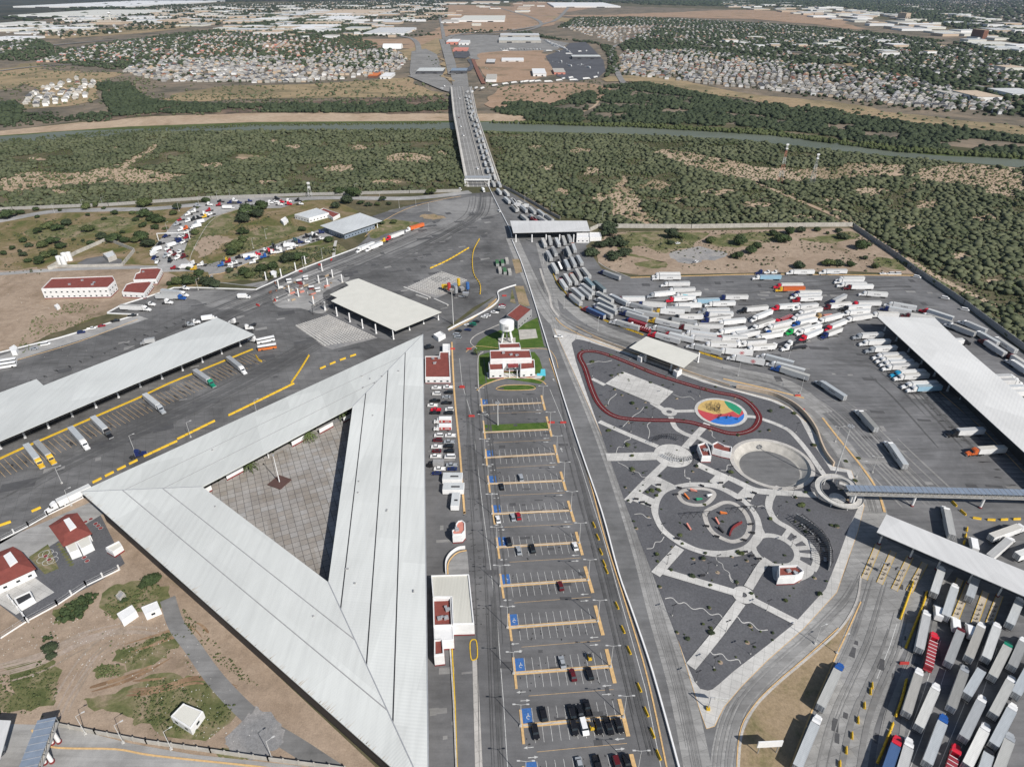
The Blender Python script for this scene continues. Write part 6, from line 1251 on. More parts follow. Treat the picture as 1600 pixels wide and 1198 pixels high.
mast(G(1301,752),31.2,'very tall light mast rising beside the spiral ramp'); mast(G(708.5,507.5),26,'very tall light mast behind the big hall tip'); mast(G(823,690),15,'camera and light mast in the green strip of the parking lot',4) if False else None
mast(G(778,664),14,'white mast with dishes on the green parking strip',5)
mast(G(437,753),15.7,'x',0) if False else None
fp=G(437,754); e=empty('flagpole',(fp.x,fp.y,.1),R(-25),label='white flagpole on a dark red plinth in the tiled courtyard',cat='flagpole'); MB().box(0,0,0,.5,7.5,7.5).build('plinth','plinth_brown',e); MB().tube((0,0,.5),(0,0,15.8),.25,8,.12).build('pole','white',e); MB().box(0,0,15.4,15.9,.7,.7,.5).build('finial','metal',e)
def lattice(px,py,h,label):
    p=G(px,py); e=empty('lattice_tower',(p.x,p.y,0),0,label=label,cat='tower'); 
    for seg in range(6):
        m=MB(); z0,z1=h*seg/6,h*(seg+1)/6; w0,w1=2.2*(1-seg/7),2.2*(1-(seg+1)/7); k=[(1,1),(1,-1),(-1,-1),(-1,1)]
        for i in range(4): m.tube((k[i][0]*w0,k[i][1]*w0,z0),(k[i][0]*w1,k[i][1]*w1,z1),.13,4); j=(i+1)%4; m.tube((k[i][0]*w0,k[i][1]*w0,z0),(k[j][0]*w1,k[j][1]*w1,z1),.08,3)
        m.build('section','white' if seg%2 else ('salmon' if h>40 else 'metal'),e)
    MB().box(0,0,h-2,h-.5,3,1).box(0,0,h-6,h-5,2.4,2.4).build('antenna','white',e)
lattice(1218,287,44,'red and white lattice tower in the scrub near the river'); lattice(1268,288,34,'slim grey lattice tower right of the red and white one'); lattice(485,308,16,'short lattice mast beside the upper left road')
# unfinished columns and construction bits
for x,y in ((65,550),(160,530),(145,605),(212,635),(268,655),(362,705),(250,490),(395,570),(480,535),(415,495),(540,565),(450,590),(310,450),(435,735)):
    p=G(400+x/4,300+y/4); e=empty('bare_column',(p.x,p.y,0),R(20),label='bare white concrete column standing on the toll building site',cat='column',group='bare columns on the building site'); MB().box(0,0,0,6.6,.75,.75).build('shaft','white',e); MB().box(0,0,0,.5,1.8,1.8).build('footing','concrete_wall',e)
P0,P1,P2,P3=[G(*p,6.6) for p in ((487,478),(545,442),(560,450),(520,472))]
m=MB()
for k in range(12):
    t=k/11; a,b=P0.lerp(P1,t),P3.lerp(P2,t); m.tube(a,b,.16,4); m.tube(a-Vector((0,0,.8)),b-Vector((0,0,.8)),.12,4)
for t in (0,.33,.66,1): m.tube(P0.lerp(P3,t),P1.lerp(P2,t),.16,4)
for p in (P0,P1,P2,P3): m.tube(p,(p.x,p.y,0),.2,5)
m.build('steel_frame','dark',label='open dark steel roof frame beyond the notched cream canopy',cat='frame')
for k,(x,y,c) in enumerate(((695,448,'yellow'),(702,452,'red_paint'),(710,447,'steel_blue'),(717,445,'yellow'),(722,452,'grey'),(731,451,'blue_paint'),(728,460,'metal'),(713,457,'metal'))):
    p=G(x,y+6); e=empty('silo' if k%2 else 'hopper',(p.x,p.y,0),k*.5,label='%s plant machine at the small concrete works, item %s from left'%({'yellow':'yellow','red_paint':'red','steel_blue':'steel blue','grey':'grey','blue_paint':'bright blue','metal':'bare metal'}[c],ordn(k)),cat='machine')
    if k%2: MB().tube((0,0,3),(0,0,8),1.3,10).tube((0,0,1.6),(0,0,3),.3,10,1.3).build('body',c,e)
    else: MB().box(0,0,2.4,4.6,3.2,2.4,0,1.4,1.3).box(3,0,1,1.6,5,.8).build('body',c,e)
    MB().tube((-1,-1,0),(-1,-1,3),.12,4).tube((1,-1,0),(1,-1,3),.12,4).tube((1,1,0),(1,1,3),.12,4).tube((-1,1,0),(-1,1,3),.12,4).build('leg','dark',e)
for x,y,c in ((470,425,'red_paint'),(500,415,'red_paint'),(518,407,'red_paint'),(430,470,'red_paint'),(403,478,'red_paint'),(430,443,'rust'),(470,445,'maroon'),(487,451,'maroon'),(490,466,'orange'),(455,455,'tan'),(440,450,'white'),(700,606,'red_paint'),(722,606,'red_paint')):
    p=G(x,y); MB().box(0,0,0,1.2,3,.7,.1*x).box(0,0,1.2,1.5,2.,.5,.1*x).build('site_barrier',c,label='%s plastic or timber site barrier on the left building site'%({'red_paint':'red','rust':'rusty','maroon':'maroon','orange':'orange','tan':'tan','white':'white'}[c]),cat='barrier',group='site barriers').location=(p.x,p.y,.1)
for x,y in ((703,699),(737,651),(862,661),(880,661),(707,546),(733,546),(788,463),(1246,619),(1252,641),(1412,1037)):
    p=G(x,y); MB().box(0,0,0,1.05,3.2,.6,.0,.95,.5).build('red_barrier','red_paint',label='red plastic road barrier on asphalt',cat='barrier',group='red road barriers').location=(p.x,p.y,.1)
for k,(x,y,c) in enumerate(((452,441,'white'),(468,442,'maroon'),(487,452,'maroon'),(497,455,'white'),(478,436,'white'))):
    p=G(x,y); e=empty('toll_booth',(p.x,p.y,.1),R(20),label='%s toll booth standing half built on the toll site'%('white' if c=='white' else 'maroon and white'),cat='booth',group='booths on the toll site'); MB().box(0,0,0,1.1,3.4,2).build('base',c,e); MB().box(0,0,1.1,2.1,3.2,1.9).build('window','glass',e); MB().box(0,0,2.1,2.6,3.8,2.4).build('roof','white',e)
for k in range(34):
    x,y=random.uniform(420,520),0; y=468-(x-420)*.3+random.uniform(-14,14); p=G(x,y); MB().box(0,0,0,random.uniform(.3,1.2),random.uniform(1,4),random.uniform(.5,1.4),random.uniform(0,3)).build('material_pile',random.choice(('tan','salmon','metal','concrete_paving','rust','wood')) ,label='pile of building material on the toll site',cat='pile',group='building material piles').location=(p.x,p.y,.12)
# brace and blocks in paver pads
def grid(name,quad,nx,ny,w_=1.5):
    P=GL(quad); m=MB()
    for i in range(nx):
        for j in range(ny):
            a=P[0].lerp(P[1],(i+.5)/nx); b=P[3].lerp(P[2],(i+.5)/nx); p=a.lerp(b,(j+.5)/ny); m.box(p.x,p.y,.05,.55,w_,.5,-.42); m.box(p.x,p.y,.05,.5,.5,w_*.8,-.42)
    m.build(name,'concrete_paving',kind='stuff')
grid('precast_blocks',[(461,509),(513,492),(588,527),(506,541)],15,22); grid('precast_blocks',[(636,449),(690,424),(731,438),(680,462)],18,13)
for a,b in (((631,450),(672,466)),((650,462),(668,468)),((678,468),(700,478))): MB().ribbon(GL([a,b]),1.1,0,1.).build('precast_beam','concrete_paving',label='long pale precast beam on the asphalt beside the block grid',cat='beam',group='precast beams')
# signs
p=G(1106,1108); e=empty('billboard',(p.x,p.y,0),R(-8),label='single post billboard at the sharp lower tip of the park',cat='billboard'); MB().box(0,0,0,1.1,1.1,1.1).build('base','yellow',e); MB().tube((0,0,0),(0,0,6.5),.18,8).tube((0,0,6.4),(4.5,0,6.4),.14,6).build('post','metal',e); MB().box(3.2,0,5.4,6.9,4.2,.2).build('panel','white_paint',e)
p=G(1198,1176); e=empty('billboard',(p.x,p.y,0),R(3),label='wide white billboard panel standing on the dry verge',cat='billboard'); MB().tube((-2.8,0,0),(-2.8,0,5),.14,6).tube((2.8,0,0),(2.8,0,5),.14,6).build('post','metal',e); MB().box(0,0,3.4,6.2,7.4,.35).build('panel','white',e)
# ================================================================== PARK FURNITURE
for k,(x,y,a,c,l_) in enumerate(((748,255,-60,'orange','orange slide in the small ring'),(820,190,-15,'salmon','salmon climbing arch in the small ring'),(878,280,15,'play_green','green play block in the small ring'),(985,240,30,'white','white play figure in the small ring'),(1130,425,0,'orange','orange seesaw in the large ring'),(1065,510,-75,'salmon','salmon play wall in the large ring'),(770,570,-70,'salmon','salmon play wall outside the rings'),(1105,600,-60,'dark','black spring toy in the large ring'))):
    p=G(960+x/6.654,740+y/6.654); e=empty('play_equipment',(p.x,p.y,.4),R(a),label=l_,cat='play equipment'); e.scale=(.68,)*3
    MB().box(0,0,.5,1.0,4.6,1.,0).add([(-2.3,-.5,1.),(2.3,-.5,1.),(2.3,.5,1.),(-2.3,.5,1.),(-2.3,-.5,2.2),(-2.3,.5,2.2)],[(0,1,4),(3,5,2),(4,1,2,5),(0,4,5,3)]).build('body',c,e); MB().box(-2,0,0,1.6,.3,1.1).box(2,0,0,.6,.3,1.1).build('leg','dark',e)
P=smooth(GL(ab([(1195,655),(1215,600),(1250,560),(1320,520)],oP,sP)),False,4); MB().ribbon(P,.6,.4,1.5).build('climbing_wall','maroon',label='curved maroon climbing wall in the large ring',cat='play equipment')
for x0,y0 in ((685,455),(1180,400)):
    p=G(960+x0/6.654,740+y0/6.654); e=empty('swing_set',(p.x,p.y,.4),R(5),label='dark zigzag swing frame '+('left of the rings' if x0<900 else 'inside the large ring'),cat='swing set'); m=MB()
    for k in range(5): m.tube((k*2.8,-1,0),(k*2.8+1.2,0,2.4),.09,4).tube((k*2.8+1.2,0,2.4),(k*2.8+2,1,0),.09,4)
    m.tube((1,0,2.4),(13,0,2.4),.09,4); m.build('frame','dark',e)
m=MB()
for k in range(16):
    x,y=random.uniform(-6,1),random.uniform(-1,6); p=cc+Vector((x,y,0)); e=empty('exercise_bar',(p.x,p.y,.52),random.uniform(0,3),label='dark exercise bar on the yellow half of the coloured circle',cat='exercise bar',group='exercise bars on the coloured circle'); MB().tube((-1,0,0),(-1,0,2.2),.07,4).tube((1,0,0),(1,0,2.2),.07,4).tube((-1,0,2.2),(1,0,2.2),.07,4).tube((-1,0,1.2),(1,0,1.2),.05,4).build('frame','dark',e)
for k in range(7):
    p=cc+Vector((random.uniform(-3,7),random.uniform(-8,-4),0)); e=empty('exercise_machine',(p.x,p.y,.52),random.uniform(0,3),label='dark exercise machine on the blue segment of the coloured circle',cat='exercise machine',group='exercise machines on the coloured circle'); MB().tube((0,0,0),(0,0,1.7),.09,4).box(.5,0,.5,.6,1.2,.4).tube((0,-.5,1.5),(0,.5,1.5),.06,4).build('frame','dark',e)
# pergola segments along the fan
arc=[(640,500),(760,600),(860,700),(915,830),(925,960)]; arc2=[(610,470),(760,560),(880,660),(960,800),(960,1010)]
A1=smooth(GL(arc,0,oF,sF),False,4); A2=smooth(GL(arc2,0,oF,sF),False,4)
m=MB().ribbon(A2,.35,.2,3.2); m.build('screen_wall','grey',label='curved grey screen wall behind the fan of planters',cat='wall')
for k in range(5):
    i=k*3+1; a=A1[min(i,len(A1)-2)]; b=A1[min(i+2,len(A1)-1)]; d=(b-a); p=(a+b)/2; e=empty('pergola',(p.x,p.y,.2),math.atan2(d.y,d.x),label='dark slatted pergola frame along the curved screen wall',cat='pergola',group='pergolas around the fan'); m=MB()
    for q_ in range(6): m.box(-3+q_*1.2,0,3.1,3.25,.16,4.6)
    m.box(0,-2.2,2.95,3.1,7.2,.2).box(0,2.2,2.95,3.1,7.2,.2).build('slats','dark',e); MB().tube((-3.3,-2,0),(-3.3,-2,3),.1,5).tube((3.3,-2,0),(3.3,-2,3),.1,5).tube((-3.3,2,0),(-3.3,2,3),.1,5).tube((3.3,2,0),(3.3,2,3),.1,5).build('post','dark',e)
    MB().box(0,0,.4,.55,2.4,1.).box(0,0,0,.4,.3,.6).build('table','metal',e)
for (x,y,n_,l_) in ((1040,690,9,'upper'),(1066,722,8,'lower')):
    p=G(x,y); e=empty('shade_frame',(p.x,p.y,.3),R(10 if l_=='upper' else -6),label='dark curved lattice shade frame on the %s side of the round plaza'%l_,cat='shade frame'); m=MB(); sg=1 if l_=='upper' else -1
    for k in range(n_*2):
        a=R(40+k*100/(n_*2)); r1,r2=8.6,11.2; m.tube((r1*math.cos(a),sg*(r1*math.sin(a)-9),3),(r2*math.cos(a),sg*(r2*math.sin(a)-9),3),.09,4)
        a2=R(40+(k+1)*100/(n_*2)); m.tube((r1*math.cos(a),sg*(r1*math.sin(a)-9),3),(r2*math.cos(a2),sg*(r2*math.sin(a2)-9),3),.07,4); m.tube((r2*math.cos(a),sg*(r2*math.sin(a)-9),3),(r2*math.cos(a2),sg*(r2*math.sin(a2)-9),3),.09,4)
        if k%4==0: m.tube((r2*math.cos(a),sg*(r2*math.sin(a)-9),3),(r2*math.cos(a),sg*(r2*math.sin(a)-9),0),.1,4)
    m.build('frame','dark',e)
bench=MB().box(0,0,.42,.5,2.2,.55).box(0,.28,.5,.95,2.2,.08).mesh('seat','dark'); bl=MB().box(-.9,0,0,.42,.12,.5).mesh('leg','metal'); 
for x,y in ((225,278),(290,312),(355,340),(460,130),(672,162),(905,140),(640,230),(1105,110),(1450,215),(1400,275),(1300,290),(1350,360),(1420,540),(1430,630),(1060,668),(1345,705),(1360,830),(1430,870),(915,1075),(955,560),(650,690),(1500,900)):
    p=G(960+x/6.654,740+y/6.654); e=empty('park_bench',(p.x,p.y,.42),random.uniform(-.6,.6),label='small dark bench in the park',cat='bench',group='benches in the park'); inst('seat',bench,e); inst('leg',bl,e); inst('leg',bl,e,(1.8,0,0))
# ================================================================== VEGETATION
rng=np.random.default_rng(5)
def ico(sub,seed,sq=.75,rough=.28):
    bm=bmesh.new(); bmesh.ops.create_icosphere(bm,subdivisions=sub,radius=1); r=random.Random(seed)
    for v in bm.verts:
        k=1+noise.noise(v.co*1.7+Vector((seed*7.1,0,0)))*rough*2+r.uniform(-rough,rough)*.55; v.co*=k; v.co.z*=sq
    V=np.array([v.co[:] for v in bm.verts]); F=np.array([[v.index for v in f.verts] for f in bm.faces]); bm.free(); return V,F
T1=[ico(1,k,.75,.42) for k in range(6)]; T2=[ico(2,k+20,.78,.34) for k in range(6)]
def merged(name,pts,mat,T,**k):
    """pts rows: x,y,z,size,height factor"""
    VV=[];FF=[];b=0
    pts=np.array(pts)
    if len(pts)==0: return
    idx=rng.integers(0,len(T),len(pts)); ang=rng.uniform(0,6.28,len(pts))
    for t in range(len(T)):
        s_=idx==t; n=s_.sum()
        if n==0: continue
        P=pts[s_]; V,F=T[t]; c,s2=np.cos(ang[s_]),np.sin(ang[s_])
        X=(V[None,:,0]*c[:,None]-V[None,:,1]*s2[:,None])*P[:,3:4]+P[:,0:1]; Y=(V[None,:,0]*s2[:,None]+V[None,:,1]*c[:,None])*P[:,3:4]+P[:,1:2]; Z=(V[None,:,2]+.62)*P[:,3:4]*P[:,4:5]+P[:,2:3]
        VV.append(np.stack([X,Y,Z],2).reshape(-1,3)); FF.append((F[None]+(np.arange(n)*len(V))[:,None,None]+b).reshape(-1,3)); b+=n*len(V)
    V=np.concatenate(VV).astype(np.float32); F=np.concatenate(FF).astype(np.int32)
    me=bpy.data.meshes.new(name); me.vertices.add(len(V)); me.vertices.foreach_set('co',V.ravel()); me.loops.add(F.size); me.loops.foreach_set('vertex_index',F.ravel())
    me.polygons.add(len(F)); me.polygons.foreach_set('loop_start',np.arange(0,F.size,3,dtype=np.int32)); me.polygons.foreach_set('loop_total',np.full(len(F),3,dtype=np.int32)); me.update(calc_edges=True)
    me.materials.append(M[mat]); o=bpy.data.objects.new(name,me); C.objects.link(o); o['kind']='stuff'; return o
def scatter(poly,spacing,smin,smax,thr=-.25,fs=.012,excl=(),hf=(.7,1.),wb=None):
    W=GL(poly); x0,x1=min(p.x for p in W),max(p.x for p in W); y0,y1=min(p.y for p in W),max(p.y for p in W); out=[]
    nx=int((x1-x0)/spacing); ny=int((y1-y0)/spacing)
    EX=[GL(e) for e in excl]; WP=[(p.x,p.y) for p in W]; EP=[[(p.x,p.y) for p in e] for e in EX]
    for j in range(ny):
        for i in range(nx):
            x=x0+(i+random.random())*spacing; y=y0+(j+random.random())*spacing
            px,py=Pj(x,y)
            if px<-60 or px>1660: continue
            if not inpoly(x,y,WP): continue
            v=noise.noise(Vector((x*fs,y*fs,0)))+.55*noise.noise(Vector((x*fs*3.1,y*fs*3.1,3)))+.3*noise.noise(Vector((x*fs*9,y*fs*9,7)))
            if v<thr: continue
            if any(inpoly(x,y,e) for e in EP) and random.random()<.93: continue
            r=random.random(); out.append((x,y,0,smin+(smax-smin)*r*r,random.uniform(*hf)))
    return out
BP=[((632,248),38,9),((525,263),28,6),((460,230),16,4),((430,222),12,3),((560,232),14,4),((690,240),12,4),((385,245),20,4),((330,258),24,5),((60,248),14,3),((180,232),10,3),((95,300),30,4),((420,285),18,3),((600,285),26,3),((840,232),16,4),((905,237),22,5),((880,300),14,6),((925,268),16,6),((985,330),30,12),((1020,290),24,7),((940,310),14,7),((1120,300),26,6),((1180,320),24,6),((1260,340),22,5),((1360,300),34,7),((1450,320),26,7),((1540,340),26,8),((1420,355),20,6),((1500,400),18,6),((1560,300),30,6),((1385,272),30,6),((1300,312),20,5),((1545,440),12,5),((860,262),12,5),((1065,310),18,5)]
BPP=[[(cx+a*math.cos(q_)*random.uniform(.6,1.25),cy+b*math.sin(q_)*random.uniform(.6,1.25)) for q_ in [k*math.pi/5 for k in range(10)]] for (cx,cy),a,b in BP if a]
for p in BPP: region('bare_soil',p,.14,'soil_bank',True)
bare1=[(0,280),(60,268),(130,270),(200,250),(245,225),(250,232),(200,262),(300,275),(270,285),(120,290),(0,300)]
SA=[(-80,226),(0,224),(150,214),(210,207),(400,205),(700,203),(712,203),(728,292),(640,299),(480,303),(330,308),(170,318),(20,325),(-80,332)]
merged('scrub_thicket',scatter(SA,3.5,1.,4.,-.3,.014,[bare1]+BPP,(.5,1.)),'leaf_scrub',T1)
SB=[(762,207),(1000,212),(1150,219),(1300,236),(1460,252),(1600,264),(1700,280),(1720,620),(1600,546),(1505,474),(1430,423),(1333,353),(1200,352),(935,352),(920,345),(880,340),(850,322),(800,295),(784,288)]
bares=[[(1017,237),(1060,235),(1140,250),(1200,262),(1300,262),(1330,255),(1420,258),(1400,275),(1300,280),(1180,285),(1120,272),(1060,255)],[(950,300),(975,275),(990,300),(1010,330),(1030,350),(1000,350),(960,335)],[(1440,262),(1520,258),(1600,268),(1600,300),(1500,290),(1420,280)],[(1180,283),(1240,306),(1335,350),(1463,428),(1560,480),(1555,486),(1455,434),(1325,354),(1230,312),(1175,288)]]
merged('scrub_thicket',scatter(SB,3.3,.9,3.8,-.36,.016,bares+BPP,(.5,1.)),'leaf_scrub',T1)
merged('low_brush',scatter(SB,3.6,.4,1.5,-.55,.014,()) ,'leaf_bright',T1); merged('low_brush',scatter(SA,3.8,.4,1.5,-.55,.014,()),'leaf_bright',T1)
merged('river_woods',scatter([(765,173),(800,160),(860,165),(900,150),(950,135),(1010,130),(1150,158),(1300,172),(1400,190),(1600,214),(1700,225),(1700,285),(1600,246),(1400,230),(1200,204),(1000,194),(830,190)],5.,1.6,5.2,-.2,.014,[[(905,172),(930,165),(930,150),(915,135),(925,135),(945,150),(940,165),(915,190)]]),'leaf_dark',T2)
merged('river_woods',scatter([(240,178),(250,160),(400,165),(600,158),(695,158),(700,172),(600,177),(420,176)],6,2,5.5,-.3,.01),'leaf_dark',T2)
merged('river_woods',scatter([(-80,205),(-80,165),(0,163),(30,165),(50,180),(0,198)],7,3,6.5,-.5,.01)+scatter([(150,130),(200,130),(220,150),(270,165),(235,180),(180,182),(165,160)],7,3,6,-.6,.01)+scatter([(0,200),(60,175),(180,178),(170,190),(60,195)],9,2,4.5,-.1,.02),'leaf_dark',T2)
merged('rock_brush',scatter([(170,165),(330,145),(500,155),(690,148),(690,160),(500,165),(300,168)],11,1.5,3,-.1,.02)+scatter([(270,140),(480,128),(640,122),(690,150),(400,152)],22,1.2,2.5,.0,.02)+scatter([(780,140),(900,130),(950,140),(900,160),(800,168)],13,1.5,4,-.1,.02),'leaf_scrub',T1)
HLT=[(230,98),(300,93),(480,90),(560,80),(622,80),(640,95),(628,108),(600,118),(560,122),(480,130),(380,130),(250,128),(190,112)]
merged('rock_brush',scatter([(-80,200),(0,100),(60,100),(200,115),(250,130),(480,132),(640,120),(700,150),(700,176),(240,182)],17,1.5,4,-.05,.006)+scatter([(760,130),(960,125),(1000,125),(1150,150),(1400,178),(1620,200),(1620,215),(1400,192),(1150,160),(1000,132),(900,140),(760,160)],17,1.5,4,-.05,.006),'leaf_scrub',T1)
for nm,z_,sp,a,b,th in (('suburb_trees',[(100,78),(230,58),(360,45),(420,22),(560,28),(640,50),(560,60),(620,80),(600,110),(400,100),(200,112),(60,96),(0,95),(-80,90),(-80,60),(60,62)],17,3.5,8,-.28),('suburb_trees',[(965,72),(1030,40),(870,44),(900,28),(1010,28),(1200,38),(1350,50),(1600,80),(1680,100),(1680,190),(1560,180),(1400,150),(1150,95),(980,85)],15,4,8.5,-.45),('suburb_trees',[(700,48),(780,44),(800,48),(760,52),(705,53)],24,4,8,-.2),('suburb_trees',[(560,52),(640,50),(690,50),(690,56),(600,58)],24,4,8,-.2),('suburb_trees',[(640,86),(690,90),(700,130),(692,148),(680,120),(660,90)],40,2,4,.0),('suburb_trees',[(965,118),(975,80),(1150,92),(1400,150),(1560,182),(1500,190),(1300,158),(1100,128)],19,2.5,5.,-.15),('suburb_trees',HLT,24,2.5,5,-.1),('suburb_trees',[(820,50),(900,66),(960,72),(970,110),(945,125),(950,90),(930,66),(860,62),(800,52)],16,4,7,-.5),('industrial_trees',[(0,46),(250,8),(700,2),(700,30),(560,42),(330,40),(100,60)],42,5,11,-.1),('industrial_trees',[(1000,4),(1340,12),(1480,42),(1640,80),(1640,66),(1490,20),(1330,2)],36,6,13,-.3)):
    merged(nm,scatter(z_,sp,a,b,th,.004,()),'leaf_dark',T1)
merged('reed_belt',scatter([(0,219),(200,203),(400,194),(690,191),(690,194),(400,198),(210,207),(0,225)],4.5,1,2.,-.3,.02)+scatter([(765,192),(1000,196),(1200,206),(1400,232),(1600,246),(1600,250),(1400,238),(1200,212),(1000,200),(765,193)],4,1.6,3.4,-.6,.02,(),(1.,1.5)),'leaf_bright',T1)
merged('distant_woods',scatter([(-60,40),(130,8),(300,-6),(700,-10),(860,-8),(1330,-8),(1660,-8),(1660,40),(1500,6),(1330,10),(1100,10),(900,4),(700,3),(300,4),(120,28),(-60,58)],95,14,34,-.25,.0012,(),(.25,.4)),'leaf_dark',T1)
merged('suburb_trees',scatter([(1000,8),(1330,14),(1600,70),(1640,60),(1640,20),(1400,-2),(1000,2)],60,9,20,-.3,.003,(),(.4,.7)),'leaf_dark',T1)
# tufts on rough ground
for z_,sp,a,b,th in (([(-60,1040),(0,1035),(60,1030),(95,1050),(90,1090),(60,1110),(-60,1125)],.95,.16,.5,-.1),([(130,1090),(170,1080),(250,1060),(330,1070),(370,1090),(360,1120),(310,1150),(250,1140),(180,1110)],.95,.16,.5,-.12),([(190,1010),(230,1000),(270,985),(290,995),(270,1020),(230,1040),(200,1040)],1.,.16,.5,-.1),([(285,950),(300,965),(370,1040),(420,1085),(400,1085),(340,1035),(290,980)],.9,.16,.45,-.2),([(152,1040),(190,1035),(190,1055),(155,1060)],.8,.2,.6,-.6),([(0,1000),(180,930),(280,1000),(420,1150),(200,1150),(0,1110)],3.,.12,.4,.1),([(20,560),(50,500),(100,470),(160,480),(120,515),(60,540),(20,560)],2,.3,.8,.0),([(150,940),(240,905),(262,930),(240,955),(170,965)],1.2,.25,.7,-.1)):
    merged('grass_tufts',scatter(z_,sp,a,b,th,.06,(),(.6,1.)),'leaf_bright',T1)
merged('verge_brush',scatter([(0,350),(200,330),(260,330),(240,400),(140,395),(60,430),(0,425)],5,.3,1.1,.0,.03)+scatter([(290,365),(330,335),(450,330),(480,380),(360,435),(300,400)],4,.3,1.,.0,.03)+scatter([(355,435),(380,425),(470,390),(540,385),(500,405),(420,436)],2.6,.5,1.8,-.2,.03)+scatter([(975,362),(1330,360),(1400,400),(1430,425),(950,420)],4,.3,1.2,.05,.03)+scatter([(330,447),(270,440),(290,425),(345,440)],2.5,.5,1.5,-.4,.03),'leaf_scrub',T1)
merged('shrub_thicket',scatter([(88,965),(100,945),(125,932),(152,925),(150,938),(118,972),(100,972)],1.15,.5,1.1,-.9,.03)+scatter([(60,1000),(80,985),(92,990),(75,1003)],1.3,.3,.8,-.5,.03),'leaf_tree',T2)
merged('verge_tufts',scatter([(1215,1075),(1262,1060),(1255,1110),(1200,1160),(1180,1150)],1.4,.3,1.,-.3,.06,(),(.4,.6)),'soil_grass' if False else 'leaf_straw' if 'leaf_straw' in M else 'leaf_bright',T1) if False else None
# individual trees
def crown_mesh(seed,big):
    r=random.Random(seed); V=[];F=[]
    lobes=[]
    for k in range(7 if big else 4):
        a=r.uniform(0,6.28); d=r.uniform(.2,.62); lobes.append((d*math.cos(a),d*math.sin(a),r.uniform(.45,.85),r.uniform(.36,.56)))
    lobes.append((0,0,.85,.55))
    m=MB()
    for k,(x,y,zc,q_) in enumerate(lobes):
        v,f=T2[(seed+k)%6]; m.add([(x+p[0]*q_*.85,y+p[1]*q_*.85,zc+p[2]*q_*.8) for p in v],[tuple(t) for t in f])
        for _ in range(75 if big else 60):
            th,ph=r.uniform(0,6.28),math.acos(r.uniform(-.5,1)); n=Vector((math.sin(ph)*math.cos(th),math.sin(ph)*math.sin(th),math.cos(ph))); c_=Vector((x,y,zc))+Vector((n.x,n.y,n.z*.8))*q_*r.uniform(.85,1.22)
            u=n.orthogonal().normalized(); u.rotate(Matrix.Rotation(r.uniform(0,6.28),3,n)); w2=n.cross(u); s1=r.uniform(.05,.11); tl=n*r.uniform(-.06,.06)
            m.add([c_-u*s1-w2*s1*.6,c_+u*s1-w2*s1*.7+tl,c_+u*s1*.8+w2*s1*.8,c_-u*s1*.7+w2*s1-tl],[(0,1,2,3)])
    return m
TR=[]
for k in range(6):
    big=k<3; cm=crown_mesh(k*13+3,big); tm=MB().tube((0,0,0),(.03,.02,.4),.075,6,.05)
    for j in range(4): a=j*1.6+k; tm.tube((.03,.02,.35),(.35*math.cos(a),.35*math.sin(a),.8),.035,5,.015)
    TR.append(([cm.mesh('crown','leaf_tree'),cm.mesh('crown','leaf_bright'),cm.mesh('crown','leaf_dark')],tm.mesh('trunk','bark')))
def tree(px,py,rp,where,kind=None,hs=None):
    p=G(px,py+rp*.3); r_=rp/ppm(py); k=random.randrange(6); L=random.choices((0,1,2),(6,2,3))[0] if kind is None else kind
    cn=('mid green','light green','dark green')[L]; sz='small' if r_<2.2 else 'medium' if r_<4.5 else 'large'
    e=empty('mesquite_tree' if r_>1.6 else 'bush',(p.x,p.y,0),random.uniform(0,6),label='%s %s %s %s'%(sz,cn,'tree' if r_>1.6 else 'bush',where),cat='tree' if r_>1.6 else 'bush',group='trees '+where); e.scale=(r_,r_,r_*(hs or random.uniform(.7,.85)))
    inst('crown',TR[k][0][L],e); inst('trunk',TR[k][1],e)
for x,y,r_ in ((235,158,18),(375,115,18),(555,145,18),(652,170,18),(653,102,16),(723,133,30),(826,132,22),(230,110,22),(850,175,22),(550,235,42),(240,250,32),(310,215,42),(370,225,42),(420,195,38),(150,305,26),(185,335,26),(80,352,26),(25,385,26),(125,370,16),(155,392,28),(270,335,40),(330,310,46),(390,340,35),(285,395,42),(345,385,35),(250,435,46),(175,432,25),(720,290,55),(780,305,35),(640,280,40),(570,320,28),(910,140,46),(965,165,42),(1000,180,42),(900,210,28),(975,222,28),(1035,230,20),(890,280,55),(920,330,50),(850,300,38),(765,252,20),(905,75,55),(545,95,35),(600,85,25),(700,70,25),(130,130,30),(50,150,55),(1110,95,36),(1085,135,28),(1290,55,30),(1550,120,70),(1520,170,56),(1520,250,38),(1520,300,42),(1480,350,60),(1450,380,38),(1220,255,32),(1235,100,12),(520,305,15),(460,300,15)): tree(x/4,300+y/4,r_/4,'around the tank compound' if x<1050 else 'along the looping road')
for x,y,r_ in ((1180,555,55),(1110,560,46),(1060,575,25),(1250,510,35),(1300,560,50),(1350,580,42),(1180,480,20),(1440,490,30),(1530,500,40),(1560,520,40)): tree(x/4,300+y/4,r_/4,'below the looping road')
for x,y,r_ in ((10,140,52),(40,90,48),(500,90,42),(570,55,46),(655,70,24),(703,80,26),(790,48,28),(830,75,20),(760,80,22),(290,235,30),(460,300,34),(200,420,56),(270,410,56),(110,470,46),(40,480,46),(780,195,24),(860,190,24),(1090,5,38),(610,10,52),(520,0,40)): tree(400+x/4,300+y/4,r_/4,'between the bobtails and the border road')
for x,y,r_ in ((500,380,60),(610,250,66),(650,310,74),(700,380,58),(640,400,58),(570,330,50),(600,210,56)): tree(800+x/4,300+y/4,r_/4,'in the big dark clump by the canopy',2,.62)
